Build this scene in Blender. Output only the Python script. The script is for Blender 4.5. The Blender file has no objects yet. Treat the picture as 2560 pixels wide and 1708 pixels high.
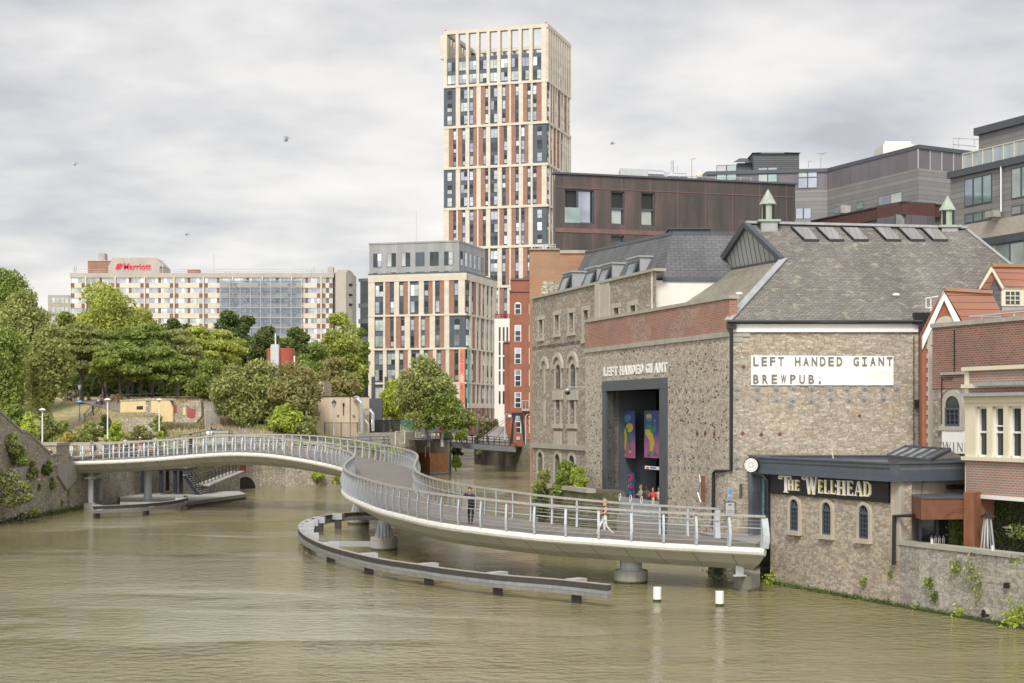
import bpy, bmesh, math, random
import numpy as np
from mathutils import Vector, Matrix
R = math.radians
sc = bpy.context.scene
col = sc.collection
# camera
F, CH, YH, CX = 3911.0, 8.0, 1043.0, 1280.0      # focal length in pixels of a 2560 px wide frame, eye height, horizon row
cam = bpy.data.cameras.new('camera'); cam_o = bpy.data.objects.new('camera', cam); col.objects.link(cam_o)
cam.sensor_width = 36.0; cam.lens = 36.0 * F / 2560.0
cam_o.location = (0, 0, CH); cam_o.rotation_euler = (R(90), 0, 0)
cam.shift_y = (YH - 854.0) / 2560.0
cam.clip_start = 0.5; cam.clip_end = 6000
sc.camera = cam_o
# light
SUN_EL, SUN_AZ = R(44), R(190)
sd = Vector((math.sin(SUN_AZ) * math.cos(SUN_EL), math.cos(SUN_AZ) * math.cos(SUN_EL), math.sin(SUN_EL)))
sun = bpy.data.lights.new('sun', 'SUN'); sun.energy = 2.0; sun.angle = R(14); sun.color = (1.0, 0.95, 0.86)
sun_o = bpy.data.objects.new('sun', sun); col.objects.link(sun_o)
sun_o.rotation_euler = sd.to_track_quat('Z', 'Y').to_euler(); sun_o.location = (0, -50, 200)
w = bpy.data.worlds.new('World'); sc.world = w; w.use_nodes = True
nt = w.node_tree; N = nt.nodes; L = nt.links; N.clear()
def wn(t, **k):
    n = N.new(t)
    for a, b in k.items(): setattr(n, a, b)
    return n
def wm(op, a, b=None, c=None):
    n = wn('ShaderNodeMath', operation=op)
    for i, v in enumerate((a, b, c)):
        if v is None: continue
        if isinstance(v, (int, float)): n.inputs[i].default_value = v
        else: L.new(v, n.inputs[i])
    return n.outputs[0]
tc = wn('ShaderNodeTexCoord'); sp = wn('ShaderNodeSeparateXYZ'); L.new(tc.outputs['Generated'], sp.inputs[0])
zc = wm('ADD', wm('MAXIMUM', sp.outputs[2], 0.0), 0.17)
u = wm('DIVIDE', sp.outputs[0], zc); v = wm('DIVIDE', sp.outputs[1], zc)
cb = wn('ShaderNodeCombineXYZ'); L.new(wm('MULTIPLY', u, 1.0), cb.inputs[0]); L.new(v, cb.inputs[1]); cb.inputs[2].default_value = 9.1
n1 = wn('ShaderNodeTexNoise'); L.new(cb.outputs[0], n1.inputs['Vector']); n1.inputs['Scale'].default_value = 0.95; n1.inputs['Detail'].default_value = 5; n1.inputs['Roughness'].default_value = 0.5; n1.inputs['Distortion'].default_value = 0.12
n2 = wn('ShaderNodeTexNoise'); L.new(cb.outputs[0], n2.inputs['Vector']); n2.inputs['Scale'].default_value = 3.4; n2.inputs['Detail'].default_value = 8; n2.inputs['Roughness'].default_value = 0.55
dens = wm('ADD', n1.outputs['Fac'], wm('MULTIPLY', n2.outputs['Fac'], 0.46))
dens = wm('ADD', dens, wm('MULTIPLY', wm('SUBTRACT', sp.outputs[2], 0.15), 0.75))
rp = wn('ShaderNodeValToRGB'); L.new(dens, rp.inputs[0])
e = rp.color_ramp.elements; e[0].position = 0.575; e[0].color = (0.81, 0.78, 0.745, 1); e[1].position = 0.97; e[1].color = (0.41, 0.42, 0.445, 1)
m_ = rp.color_ramp.elements.new(0.73); m_.color = (0.70, 0.68, 0.66, 1)
dt = wn('ShaderNodeVectorMath', operation='DOT_PRODUCT'); L.new(tc.outputs['Generated'], dt.inputs[0]); dt.inputs[1].default_value = sd
glow = wm('ADD', 1.0, wm('MULTIPLY', wm('POWER', wm('MAXIMUM', dt.outputs['Value'], 0.0), 3.0), 2.2))
mx = wn('ShaderNodeMix', data_type='RGBA', blend_type='MULTIPLY'); mx.inputs[0].default_value = 1
L.new(rp.outputs[0], mx.inputs[6]); cg = wn('ShaderNodeCombineXYZ')
for i in range(3): L.new(wm('MULTIPLY', glow, 10.0), cg.inputs[i])
L.new(cg.outputs[0], mx.inputs[7])
sky = wn('ShaderNodeTexSky', sky_type='NISHITA'); sky.sun_disc = False; sky.sun_elevation = SUN_EL; sky.sun_rotation = SUN_AZ
mm = wn('ShaderNodeMix', data_type='RGBA'); mm.inputs[0].default_value = 0.93
L.new(sky.outputs[0], mm.inputs[6]); L.new(mx.outputs[2], mm.inputs[7])
bg = wn('ShaderNodeBackground'); bg.inputs[1].default_value = 0.1; L.new(mm.outputs[2], bg.inputs[0])
ow = wn('ShaderNodeOutputWorld'); L.new(bg.outputs[0], ow.inputs[0])
sc.view_settings.view_transform = 'Standard'; sc.view_settings.look = 'None'; sc.view_settings.gamma = 1; sc.view_settings.exposure = 0.4
sc.view_settings.use_curve_mapping = False
sc.cycles.max_bounces = 6; sc.cycles.transparent_max_bounces = 8
# helpers: placing
rnd = random.Random(7)
def at(px, py, Y): return Vector(((px - CX) / F * Y, Y, CH - (py - YH) / F * Y))
def XY(px, Y): return ((px - CX) / F * Y, Y)
def onz(px, py, z):
    Y = (CH - z) * F / (py - YH); return at(px, py, Y)
def zat(py, Y): return CH - (py - YH) / F * Y
def ss(a, b, x):
    t = min(1, max(0, (x - a) / (b - a))); return t * t * (3 - 2 * t)
def wpos(o):
    p = Vector((0, 0, 0))
    while o: p += o.location; o = o.parent
    return p
def tag(o, label=None, cat=None, group=None, kind=None):
    for k, v in (('label', label), ('category', cat), ('group', group), ('kind', kind)):
        if v: o[k] = v
    return o
def thing(name, label, cat, loc, group=None):
    o = bpy.data.objects.new(name, None); o.empty_display_size = 0.3; col.objects.link(o); o.location = loc
    return tag(o, label, cat, group)
class MB:
    def __init__(s): s.v = []; s.f = []; s.m = []; s.uv = []
    def face(s, pts, m=0, uv=None):
        b = len(s.v); s.v += [tuple(p) for p in pts]; s.f.append(tuple(range(b, b + len(pts)))); s.m.append(m); s.uv.append(uv)
    def box(s, p, ex, ey, ez, m=0):
        p, ex, ey, ez = map(Vector, (p, ex, ey, ez))
        if ex.cross(ey).dot(ez) < 0: ex, ey = ey, ex
        c = [p, p + ex, p + ex + ey, p + ey]; d = [q + ez for q in c]
        s.face([c[3], c[2], c[1], c[0]], m); s.face(d, m)
        for i in range(4):
            j = (i + 1) % 4; s.face([c[i], c[j], d[j], d[i]], m)
    def cbox(s, x0, x1, y0, y1, z0, z1, m=0): s.box((x0, y0, z0), (x1 - x0, 0, 0), (0, y1 - y0, 0), (0, 0, z1 - z0), m)
    def bar(s, a, b, w, h=None, m=0, up=(0, 0, 1)):
        a, b = Vector(a), Vector(b); h = h or w; d = b - a
        x = d.cross(Vector(up))
        if x.length < 1e-5: x = Vector((1, 0, 0))
        x.normalize(); y = x.cross(d).normalized()
        s.box(a - x * w / 2 - y * h / 2, x * w, y * h, d, m)
    def tube(s, pts, rad, n=8, m=0, cap=True):
        pts = [Vector(p) for p in pts]
        if not hasattr(rad, '__len__'): rad = [rad] * len(pts)
        rings = []; ref = None
        for i, p in enumerate(pts):
            d = (pts[min(i + 1, len(pts) - 1)] - pts[max(i - 1, 0)])
            d = d.normalized() if d.length > 1e-6 else Vector((0, 0, 1))
            if ref is None: ref = Vector((0, 0, 1)) if abs(d.z) < .9 else Vector((1, 0, 0))
            x = d.cross(ref); x = x.normalized() if x.length > 1e-4 else Vector((1, 0, 0)); y = d.cross(x).normalized(); ref = -y if abs(d.z) >= .9 else ref
            rings.append([p + (x * math.cos(2 * math.pi * k / n) + y * math.sin(2 * math.pi * k / n)) * rad[i] for k in range(n)])
        for a, b in zip(rings, rings[1:]):
            for k in range(n):
                j = (k + 1) % n; s.face([a[k], a[j], b[j], b[k]], m)
        if cap: s.face(rings[0][::-1], m); s.face(rings[-1], m)
    def lathe(s, c, prof, n=16, m=0):
        c = Vector(c)
        rings = [[c + Vector((r * math.cos(2 * math.pi * k / n), r * math.sin(2 * math.pi * k / n), z)) for k in range(n)] for r, z in prof]
        for a, b in zip(rings, rings[1:]):
            for k in range(n):
                j = (k + 1) % n; s.face([a[k], a[j], b[j], b[k]], m)
        s.face(rings[0][::-1], m); s.face(rings[-1], m)
    def prism(s, pts, d, m=0):
        pts = [Vector(p) for p in pts]; d = Vector(d); q = [p + d for p in pts]
        n = Vector((0, 0, 0))
        for i in range(len(pts)): n += pts[i].cross(pts[(i + 1) % len(pts)])
        if n.dot(d) < 0: pts, q = pts[::-1], q[::-1]
        s.face(pts[::-1], m); s.face(q, m)
        for i in range(len(pts)):
            j = (i + 1) % len(pts); s.face([pts[i], pts[j], q[j], q[i]], m)
    def ball(s, c, r, m=0, n=8, sq=(1, 1, 1)):
        c = Vector(c); k = n // 2
        P = [[c + Vector((r * sq[0] * math.sin(math.pi * i / k) * math.cos(2 * math.pi * j / n), r * sq[1] * math.sin(math.pi * i / k) * math.sin(2 * math.pi * j / n), r * sq[2] * math.cos(math.pi * i / k))) for j in range(n)] for i in range(k + 1)]
        for i in range(k):
            for j in range(n):
                q = (j + 1) % n
                if i == 0: s.face([P[0][0], P[1][j], P[1][q]], m)
                elif i == k - 1: s.face([P[i][j], P[k][0], P[i][q]], m)
                else: s.face([P[i][j], P[i + 1][j], P[i + 1][q], P[i][q]], m)
    def build(s, name, mats, parent=None, smooth=False, origin=None):
        if not isinstance(mats, (list, tuple)): mats = [mats]
        V = np.array(s.v, dtype=float)
        if parent: o0 = wpos(parent)
        elif origin is not None: o0 = Vector(origin)
        else: o0 = Vector(((V[:, 0].min() + V[:, 0].max()) / 2, (V[:, 1].min() + V[:, 1].max()) / 2, V[:, 2].min()))
        me = bpy.data.meshes.new(name)
        me.from_pydata([tuple(q) for q in (V - np.array(o0))], [], s.f)
        for m in mats: me.materials.append(m)
        me.polygons.foreach_set('material_index', s.m)
        uvl = me.uv_layers.new(name='UVMap'); uvs = []
        for f, cu in zip(s.f, s.uv):
            if cu is not None:
                for q in cu: uvs += [q[0], q[1]]
                continue
            P = V[list(f)]; nx = ny = nz = 0.0
            for i in range(len(P)):
                a = P[i]; b = P[(i + 1) % len(P)]
                nx += (a[1] - b[1]) * (a[2] + b[2]); ny += (a[2] - b[2]) * (a[0] + b[0]); nz += (a[0] - b[0]) * (a[1] + b[1])
            l = math.sqrt(nx * nx + ny * ny + nz * nz) or 1; nx /= l; ny /= l; nz /= l
            h = math.hypot(nx, ny)
            if h < 0.05:
                for q in P: uvs += [q[0], q[1]]
            else:
                ux, uy = -ny / h, nx / h; vx, vy, vz = -nx / h * nz, -ny / h * nz, h
                for q in P: uvs += [q[0] * ux + q[1] * uy, q[0] * vx + q[1] * vy + q[2] * vz]
        uvl.data.foreach_set('uv', uvs)
        if smooth: me.polygons.foreach_set('use_smooth', [True] * len(s.f))
        me.update()
        ob = bpy.data.objects.new(name, me); col.objects.link(ob)
        if parent: ob.parent = parent; ob.location = (0, 0, 0)
        else: ob.location = o0
        return ob
class Wall:      # a vertical plane: p0 plan point, u direction to the right as seen from the river, n towards the viewer
    def __init__(s, p0, u):
        s.p = Vector((p0[0], p0[1])); s.u = Vector((u[0], u[1])).normalized(); s.n = Vector((s.u.y, -s.u.x))
    def P(s, a, z, o=0.0):
        q = s.p + s.u * a + s.n * o; return Vector((q.x, q.y, z))
    def S(s, px):
        k = (px - CX) / F; return (k * s.p.y - s.p.x) / (s.u.x - k * s.u.y)
    def Z(s, a, py): return zat(py, s.p.y + s.u.y * a)
    def L(s, px, py):
        a = s.S(px); return a, s.Z(a, py)
    def pt(s, px, py, o=0.0):
        a, z = s.L(px, py); return s.P(a, z, o)
    def box(s, mb, a0, a1, z0, z1, o0, o1, m=0):
        q = s.P(a0, z0, o0); mb.box(q, s.P(a1, z0, o0) - q, s.P(a0, z0, o1) - q, (0, 0, z1 - z0), m)
    def pbox(s, mb, px0, py0, px1, py1, o0, o1, m=0):
        a0, a1 = s.S(px0), s.S(px1); am = (a0 + a1) / 2; s.box(mb, a0, a1, s.Z(am, py1), s.Z(am, py0), o0, o1, m)
    def poly(s, mb, az, o0, o1, m=0):
        mb.prism([s.P(a, z, o0) for a, z in az], s.P(0, 0, o1) - s.P(0, 0, o0), m)
    def holes(s, mb, a0, a1, z0, z1, ops, depth, m=0, mr=None):
        A = sorted({a0, a1} | {x for o in ops for x in o[:2]}); Zs = sorted({z0, z1} | {x for o in ops for x in o[2:]})
        for i in range(len(A) - 1):
            for j in range(len(Zs) - 1):
                x, y = (A[i] + A[i + 1]) / 2, (Zs[j] + Zs[j + 1]) / 2
                if any(o[0] < x < o[1] and o[2] < y < o[3] for o in ops): continue
                mb.face([s.P(A[i], Zs[j]), s.P(A[i + 1], Zs[j]), s.P(A[i + 1], Zs[j + 1]), s.P(A[i], Zs[j + 1])], m)
        mr = m if mr is None else mr
        for (a, b, c, d) in ops:
            mb.face([s.P(a, c), s.P(a, c, -depth), s.P(a, d, -depth), s.P(a, d)][::-1], mr)
            mb.face([s.P(b, c), s.P(b, c, -depth), s.P(b, d, -depth), s.P(b, d)], mr)
            mb.face([s.P(a, c), s.P(b, c), s.P(b, c, -depth), s.P(a, c, -depth)], mr)
            mb.face([s.P(a, d), s.P(b, d), s.P(b, d, -depth), s.P(a, d, -depth)][::-1], mr)
# helpers: materials
MATS = {}
class NT:
    def __init__(s, name):
        s.mat = bpy.data.materials.new(name); s.mat.use_nodes = True; s.t = s.mat.node_tree; s.t.nodes.clear()
        s.out = s.n('ShaderNodeOutputMaterial'); s.b = s.n('ShaderNodeBsdfPrincipled'); s.l(s.b.outputs[0], s.out.inputs[0]); MATS[name] = s.mat
    def n(s, t, **k):
        x = s.t.nodes.new(t)
        for a, b in k.items(): setattr(x, a, b)
        return x
    def l(s, a, b): s.t.links.new(a, b)
    def val(s, sock, v):
        if isinstance(v, (int, float)): sock.default_value = v
        elif isinstance(v, tuple): sock.default_value = (v + (1,)) if len(v) == 3 and len(sock.default_value) == 4 else v
        else: s.l(v, sock)
    def math(s, op, a, b=0.0):
        x = s.n('ShaderNodeMath', operation=op); s.val(x.inputs[0], a); s.val(x.inputs[1], b); return x.outputs[0]
    def mix(s, f, a, b, bt='MIX'):
        x = s.n('ShaderNodeMix', data_type='RGBA', blend_type=bt); s.val(x.inputs[0], f); s.val(x.inputs[6], a); s.val(x.inputs[7], b); return x.outputs[2]
    def uv(s): return s.n('ShaderNodeUVMap').outputs[0]
    def obj(s): return s.n('ShaderNodeTexCoord').outputs['Object']
    def mapping(s, v, sc=(1, 1, 1), loc=(0, 0, 0)):
        x = s.n('ShaderNodeMapping'); s.l(v, x.inputs[0]); x.inputs[3].default_value = sc; x.inputs[1].default_value = loc; return x.outputs[0]
    def noise(s, v, scale, detail=3, rough=.5, col_=False):
        x = s.n('ShaderNodeTexNoise'); s.l(v, x.inputs['Vector']); x.inputs['Scale'].default_value = scale; x.inputs['Detail'].default_value = detail; x.inputs['Roughness'].default_value = rough
        return x.outputs['Color' if col_ else 'Fac']
    def ramp(s, f, stops, interp='LINEAR'):
        x = s.n('ShaderNodeValToRGB'); s.l(f, x.inputs[0]); r = x.color_ramp; r.interpolation = interp
        while len(r.elements) < len(stops): r.elements.new(.5)
        for e_, (p, c) in zip(r.elements, stops): e_.position = p; e_.color = (c + (1,)) if len(c) == 3 else c
        return x.outputs[0]
    def bump(s, h, strength=.5, dist=.05):
        x = s.n('ShaderNodeBump'); s.l(h, x.inputs['Height']); x.inputs['Strength'].default_value = strength; x.inputs['Distance'].default_value = dist
        s.l(x.outputs[0], s.b.inputs['Normal'])
    def set(s, c=None, rough=None, metal=None, spec=None):
        if c is not None: s.val(s.b.inputs['Base Color'], c)
        if rough is not None: s.val(s.b.inputs['Roughness'], rough)
        if metal is not None: s.val(s.b.inputs['Metallic'], metal)
        if spec is not None: s.val(s.b.inputs['Specular IOR Level'], spec)
        return s.mat
def g(v): return (v, v, v)
def sc3(c, k): return tuple(min(1, x * k) for x in c)
def plain(name, c, rough=.7, metal=0., var=.18, scale=1.2, bump=0.):
    t = NT(name); o = t.uv(); n = t.noise(t.mapping(o, (1, .6, 1)), scale, 5, .6)
    n2 = t.noise(t.mapping(o, (1, .15, 1)), scale * 4, 3)
    cc = t.ramp(t.math('ADD', t.math('MULTIPLY', n, .65), t.math('MULTIPLY', n2, .35)), [(.3, sc3(c, 1 - var)), (.7, sc3(c, 1 + var * .7))])
    if bump: t.bump(n2, bump, .02)
    return t.set(cc, rough, metal)
def stone(name, pal, w=.42, h=.17, mortar=(.4, .35, .28), mw=.055, stain=.25, holes=0., rnd_=.8):
    t = NT(name); uv = t.uv()
    ds = t.n('ShaderNodeVectorMath', operation='ADD'); nz = t.n('ShaderNodeVectorMath', operation='SCALE'); nz.inputs[3].default_value = .16
    t.l(t.noise(uv, 1.7, 2, .5, True), nz.inputs[0]); t.l(uv, ds.inputs[0]); t.l(nz.outputs[0], ds.inputs[1])
    mp = t.mapping(ds.outputs[0], (1 / w, 1 / h, 1))
    vo = t.n('ShaderNodeTexVoronoi', voronoi_dimensions='2D'); t.l(mp, vo.inputs['Vector']); vo.inputs['Scale'].default_value = 1; vo.inputs['Randomness'].default_value = rnd_
    ve = t.n('ShaderNodeTexVoronoi', voronoi_dimensions='2D', feature='DISTANCE_TO_EDGE'); t.l(mp, ve.inputs['Vector']); ve.inputs['Scale'].default_value = 1; ve.inputs['Randomness'].default_value = rnd_
    sp_ = t.n('ShaderNodeSeparateColor'); t.l(vo.outputs['Color'], sp_.inputs[0])
    k = len(pal); c = t.ramp(sp_.outputs[0], [(i / k, pal[i]) for i in range(k)], 'CONSTANT')
    c = t.mix(1., c, t.ramp(t.noise(uv, 7, 4, .65), [(.32, g(.62)), (.66, g(1.18))]), 'MULTIPLY')
    edge = t.math('LESS_THAN', ve.outputs['Distance'], mw); c = t.mix(edge, c, mortar)
    # deep joints read as thin dark lines under some stones
    jn = t.math('MULTIPLY', t.math('LESS_THAN', ve.outputs['Distance'], mw * .8), t.math('GREATER_THAN', t.noise(uv, 3.1, 2), .48)); c = t.mix(t.math('MULTIPLY', jn, .6), c, (.09, .075, .055))
    if holes:
        hm = t.math('MULTIPLY', t.math('GREATER_THAN', sp_.outputs[1], .93), t.math('GREATER_THAN', t.noise(uv, .22, 2), .5 - holes)); hm = t.math('MULTIPLY', hm, t.math('GREATER_THAN', ve.outputs['Distance'], mw * 1.5)); c = t.mix(hm, c, (.07, .055, .045))
    st = t.noise(uv, .35, 4, .6); c = t.mix(1.0, c, t.ramp(st, [(.3, g(1 - stain)), (.7, g(1 + 0 * stain))]), 'MULTIPLY')
    t.bump(t.math('MINIMUM', ve.outputs['Distance'], .2), .5, .05)
    return t.set(c, .9)
def brick(name, c1, c2, mortar, w=.225, h=.075, ms=.012, pale=None):
    t = NT(name); uv = t.uv(); b = t.n('ShaderNodeTexBrick'); t.l(uv, b.inputs['Vector'])
    b.inputs['Scale'].default_value = 1; b.inputs['Brick Width'].default_value = w; b.inputs['Row Height'].default_value = h; b.inputs['Mortar Size'].default_value = ms; b.inputs['Bias'].default_value = -.1; b.inputs['Mortar Smooth'].default_value = .2
    b.inputs['Color1'].default_value = c1 + (1,); b.inputs['Color2'].default_value = c2 + (1,); b.inputs['Mortar'].default_value = mortar + (1,)
    c = b.outputs['Color']
    if pale: c = t.mix(t.math('MULTIPLY', t.ramp(t.noise(uv, .3, 2), [(.5, g(0)), (.56, g(1))]), t.ramp(t.noise(uv, 4.5, 3), [(.45, g(0)), (.55, g(.9))])), c, pale)
    c = t.mix(1., c, t.ramp(t.noise(uv, .5, 4), [(.3, g(.78)), (.7, g(1))]), 'MULTIPLY')
    return t.set(c, .88)
def slate(name, c1, c2, lich=0., rh=.22, w=.35, moss=0.):
    t = NT(name); uv = t.uv(); b = t.n('ShaderNodeTexBrick'); t.l(uv, b.inputs['Vector']); b.inputs['Scale'].default_value = 1
    b.inputs['Brick Width'].default_value = w; b.inputs['Row Height'].default_value = rh; b.inputs['Mortar Size'].default_value = .014; b.inputs['Mortar Smooth'].default_value = .4
    b.inputs['Color1'].default_value = c1 + (1,); b.inputs['Color2'].default_value = c2 + (1,); b.inputs['Mortar'].default_value = sc3(c1, .3) + (1,)
    c = b.outputs['Color']
    c = t.mix(1., c, t.ramp(t.noise(t.mapping(uv, (1, .35, 1)), .5, 5, .6), [(.3, g(.62)), (.72, g(1.))]), 'MULTIPLY')
    if lich:
        c = t.mix(t.ramp(t.noise(uv, 1.6, 6, .7), [(.60 - lich * .1, g(0)), (.66, g(.7))]), c, (.36, .33, .23))
        c = t.mix(t.ramp(t.noise(t.mapping(uv, (1, 1, 1), (31, 7, 0)), 2.4, 6, .75), [(.66 - lich * .05, g(0)), (.70, g(.8))]), c, (.50, .27, .05))
    if moss: c = t.mix(t.ramp(t.noise(t.mapping(uv, (.3, 1, 1)), .6, 5, .7), [(.45, g(0)), (.7, g(moss))]), c, (.19, .17, .07))
    t.bump(b.outputs['Fac'], .4, -.03)
    return t.set(c, .75)
def rows(name, c, pitch, vertical=False, line=.35, rough=.5, metal=0., lw=.06, var=.12):
    t = NT(name); uv = t.uv(); sp_ = t.n('ShaderNodeSeparateXYZ'); t.l(uv, sp_.inputs[0])
    q = t.math('FRACT', t.math('MULTIPLY', sp_.outputs[0 if vertical else 1], 1 / pitch)); e_ = t.math('LESS_THAN', q, lw)
    fl = t.math('FLOOR', t.math('MULTIPLY', sp_.outputs[0 if vertical else 1], 1 / pitch)); wnn = t.n('ShaderNodeTexWhiteNoise', noise_dimensions='1D'); t.l(fl, wnn.inputs['W'])
    b = t.ramp(wnn.outputs[0], [(0, sc3(c, 1 - var)), (1, sc3(c, 1 + var))])
    b = t.mix(1., b, t.ramp(t.noise(uv, .6, 4), [(.3, g(.85)), (.7, g(1))]), 'MULTIPLY')
    return t.set(t.mix(e_, b, sc3(c, line)), rough, metal)
def glass(name, c, metal=.45, rough=.06):
    t = NT(name); n = t.noise(t.uv(), .35, 2); return t.set(t.ramp(n, [(.35, sc3(c, .75)), (.65, sc3(c, 1.25))]), rough, metal)
M = {}
M['cream'] = rows('cream_panel', (.66, .595, .49), .6, False, .86, .8, lw=.04, var=.05)
M['brickred'] = brick('orange_brick', (.36, .185, .13), (.31, .16, .11), (.34, .22, .17), .3, .1, .01)
M['dark_clad'] = rows('dark_grey_cladding', (.085, .105, .125), .5, True, .7, .5, lw=.05)
M['grey_clad'] = rows('grey_cladding', (.33, .335, .33), 1.2, True, .75, .5, lw=.03)
M['zinc'] = rows('zinc_cladding', (.24, .235, .225), .42, False, .45, .5, lw=.09)
M['plum'] = rows('plum_cladding', (.16, .145, .16), 1.5, True, .5, .35, lw=.03)
M['dark_brick'] = brick('dark_brick', (.15, .062, .05), (.11, .05, .045), (.09, .05, .04), .23, .08, .01)
M['stone_front'] = stone('buff_rubble_stone', [(.50, .435, .34), (.43, .38, .30), (.57, .49, .38), (.39, .35, .29), (.48, .41, .31), (.53, .47, .375), (.41, .32, .24), (.45, .395, .315), (.61, .54, .44)], .32, .10, (.44, .38, .29), .07, .2)
M['stone_door'] = stone('grey_rubble_stone', [(.52, .45, .35), (.46, .40, .31), (.57, .50, .40), (.40, .34, .27), (.60, .53, .43), (.50, .42, .32)], .24, .11, (.54, .48, .39), .10, .2, .10)
M['stone_warehouse'] = stone('warehouse_stone', [(.42, .37, .29), (.34, .30, .24), (.46, .36, .26), (.30, .28, .24), (.38, .28, .2), (.54, .50, .42), (.38, .34, .27)], .26, .12, (.38, .34, .28), .07, .25)
M['stone_pub'] = stone('pub_stone', [(.50, .43, .33), (.42, .37, .30), (.56, .48, .36), (.36, .32, .27), (.47, .38, .27), (.54, .49, .42), (.40, .31, .22)], .30, .12, (.54, .47, .38), .08, .22)
M['stone_quay'] = stone('quay_stone', [(.46, .43, .38), (.40, .37, .32), (.52, .48, .42), (.34, .31, .27), (.48, .43, .35)], .36, .16, (.48, .44, .38), .07, .35)
M['stone_old'] = stone('weathered_quay_stone', [(.60, .53, .41), (.46, .40, .31), (.66, .59, .48), (.52, .45, .32), (.56, .52, .40)], .46, .19, (.34, .30, .23), .08, .4)
M['dressed'] = plain('dressed_stone', (.44, .40, .33), .85, var=.15, scale=1.5)
M['coping'] = plain('coping_stone', (.38, .36, .30), .85, var=.25, scale=1.2)
M['concrete'] = plain('concrete', (.38, .36, .32), .85, var=.25, scale=.8)
M['pale_concrete'] = plain('hotel_concrete', (.44, .40, .35), .85, var=.18, scale=.2)
M['parapet_brick'] = brick('parapet_brick', (.36, .155, .10), (.25, .10, .075), (.42, .33, .27), .24, .085, .012, (.38, .29, .25))
M['house_brick'] = brick('house_brick', (.30, .115, .075), (.15, .08, .06), (.36, .28, .23), .26, .1, .016)
M['faded_brick'] = brick('faded_bay_brick', (.37, .17, .115), (.33, .22, .18), (.42, .37, .32), .28, .1, .02)
M['stair_brick'] = brick('orange_buff_brick', (.45, .22, .11), (.38, .17, .09), (.42, .29, .19), .24, .085, .013, (.36, .25, .16))
M['orange_brick'] = brick('gable_brick', (.38, .145, .08), (.34, .125, .07), (.30, .1, .06), .24, .085, .008)
M['mid_brick'] = brick('canal_block_brick', (.33, .13, .08), (.30, .115, .07), (.32, .12, .07), .24, .085, .01)
M['slate'] = slate('old_slate', (.185, .168, .15), (.27, .245, .215), .55, .17, .28)
M['slate_end'] = slate('mossy_slate', (.27, .245, .20), (.35, .32, .27), 1.0, .17, .28, .3)
M['slate_new'] = slate('grey_slate', (.135, .135, .14), (.165, .165, .17), 0, .25, .5)
M['tile'] = rows('red_pantile', (.41, .19, .125), .34, False, .45, .8, lw=.13, var=.1)
M['copper'] = None
t = NT('weathered_copper'); uv = t.uv(); mp = t.mapping(uv, (1, .12, 1)); st = t.noise(mp, 1.1, 5, .65); bl = t.noise(uv, .22, 2)
sp_ = t.n('ShaderNodeSeparateXYZ'); t.l(uv, sp_.inputs[0]); c = t.ramp(t.math('ADD', t.math('MULTIPLY', st, .7), t.math('MULTIPLY', bl, .4)), [(.40, (.052, .047, .043)), (.57, (.085, .066, .058)), (.74, (.15, .098, .088))])
c = t.mix(t.math('LESS_THAN', t.math('FRACT', t.math('MULTIPLY', sp_.outputs[0], .42)), .02), c, (.17, .10, .09))
c = t.mix(t.ramp(t.noise(t.mapping(uv, (2, .25, 1), (4, 1, 0)), 2, 5, .7), [(.68, g(0)), (.74, g(.5))]), c, (.34, .32, .28)); M['copper'] = t.set(c, .6, .1)
M['copper_red'] = plain('red_copper_trim', (.19, .10, .09), .6, var=.3)
M['white'] = plain('white_render', (.74, .71, .64), .8, var=.05)
M['whitepaint'] = plain('white_paint', (.80, .79, .76), .5, var=.05)
M['creampaint'] = plain('cream_paint', (.70, .635, .48), .6, var=.06)
M['midsteel'] = plain('mid_grey_steel', (.17, .18, .19), .5, var=.2)
M['greysteel'] = plain('dark_grey_steel', (.075, .085, .098), .45, var=.2)
M['roofdark'] = plain('roof_membrane', (.16, .155, .15), .7, var=.2)
M['black'] = plain('black_paint', (.018, .018, .02), .4, var=.2)
M['bluesteel'] = plain('navy_steel', (.012, .017, .032), .45, var=.25)
M['bluerail'] = plain('blue_railing_paint', (.06, .12, .26), .5, var=.2)
M['galv'] = plain('galvanised_steel', (.52, .54, .55), .4, .35, var=.12)
M['silver'] = plain('silver_duct', (.75, .75, .74), .25, .85, var=.08)
M['bridgegrey'] = plain('pale_blue_grey_paint', (.48, .52, .54), .45, var=.15)
M['bridgecream'] = plain('cream_white_edge', (.72, .69, .62), .45, var=.22, scale=1.6)
M['belly'] = rows('girder_panel', (.56, .56, .50), 1.62, True, .45, .5, lw=.014, var=.03)
M['deck'] = rows('deck_planks', (.225, .20, .175), .16, True, .55, .8, lw=.12, var=.12)
M['wood'] = plain('weathered_timber', (.35, .325, .285), .8, var=.3, scale=3)
M['darkwood'] = plain('dark_wet_timber', (.06, .054, .048), .7, var=.4, scale=2)
M['greywood'] = plain('silvered_timber', (.24, .225, .20), .8, var=.3, scale=2)
M['larch'] = rows('larch_boards', (.66, .53, .385), .14, True, .75, .8, lw=.12, var=.1)
M['corten'] = plain('rusted_steel', (.52, .235, .10), .85, var=.35, scale=1.5)
M['rustdark'] = plain('dark_rusted_steel', (.17, .07, .035), .8, var=.35, scale=1.5)
M['verdigris'] = plain('verdigris_copper', (.36, .42, .34), .7, var=.25, scale=2)
M['lead'] = plain('lead_flashing', (.36, .365, .37), .6, var=.25, scale=2)
M['redtank'] = plain('red_tank', (.42, .10, .06), .6, var=.15)
M['red'] = plain('red_paint', (.62, .03, .03), .5, var=.05)
M['maroon'] = plain('maroon_railing', (.25, .03, .05), .5, var=.1)
M['yellowboard'] = plain('scaffold_board', (.70, .52, .25), .8, var=.15)
M['gl_dark'] = glass('dark_glass', (.045, .055, .06), .35)
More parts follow.
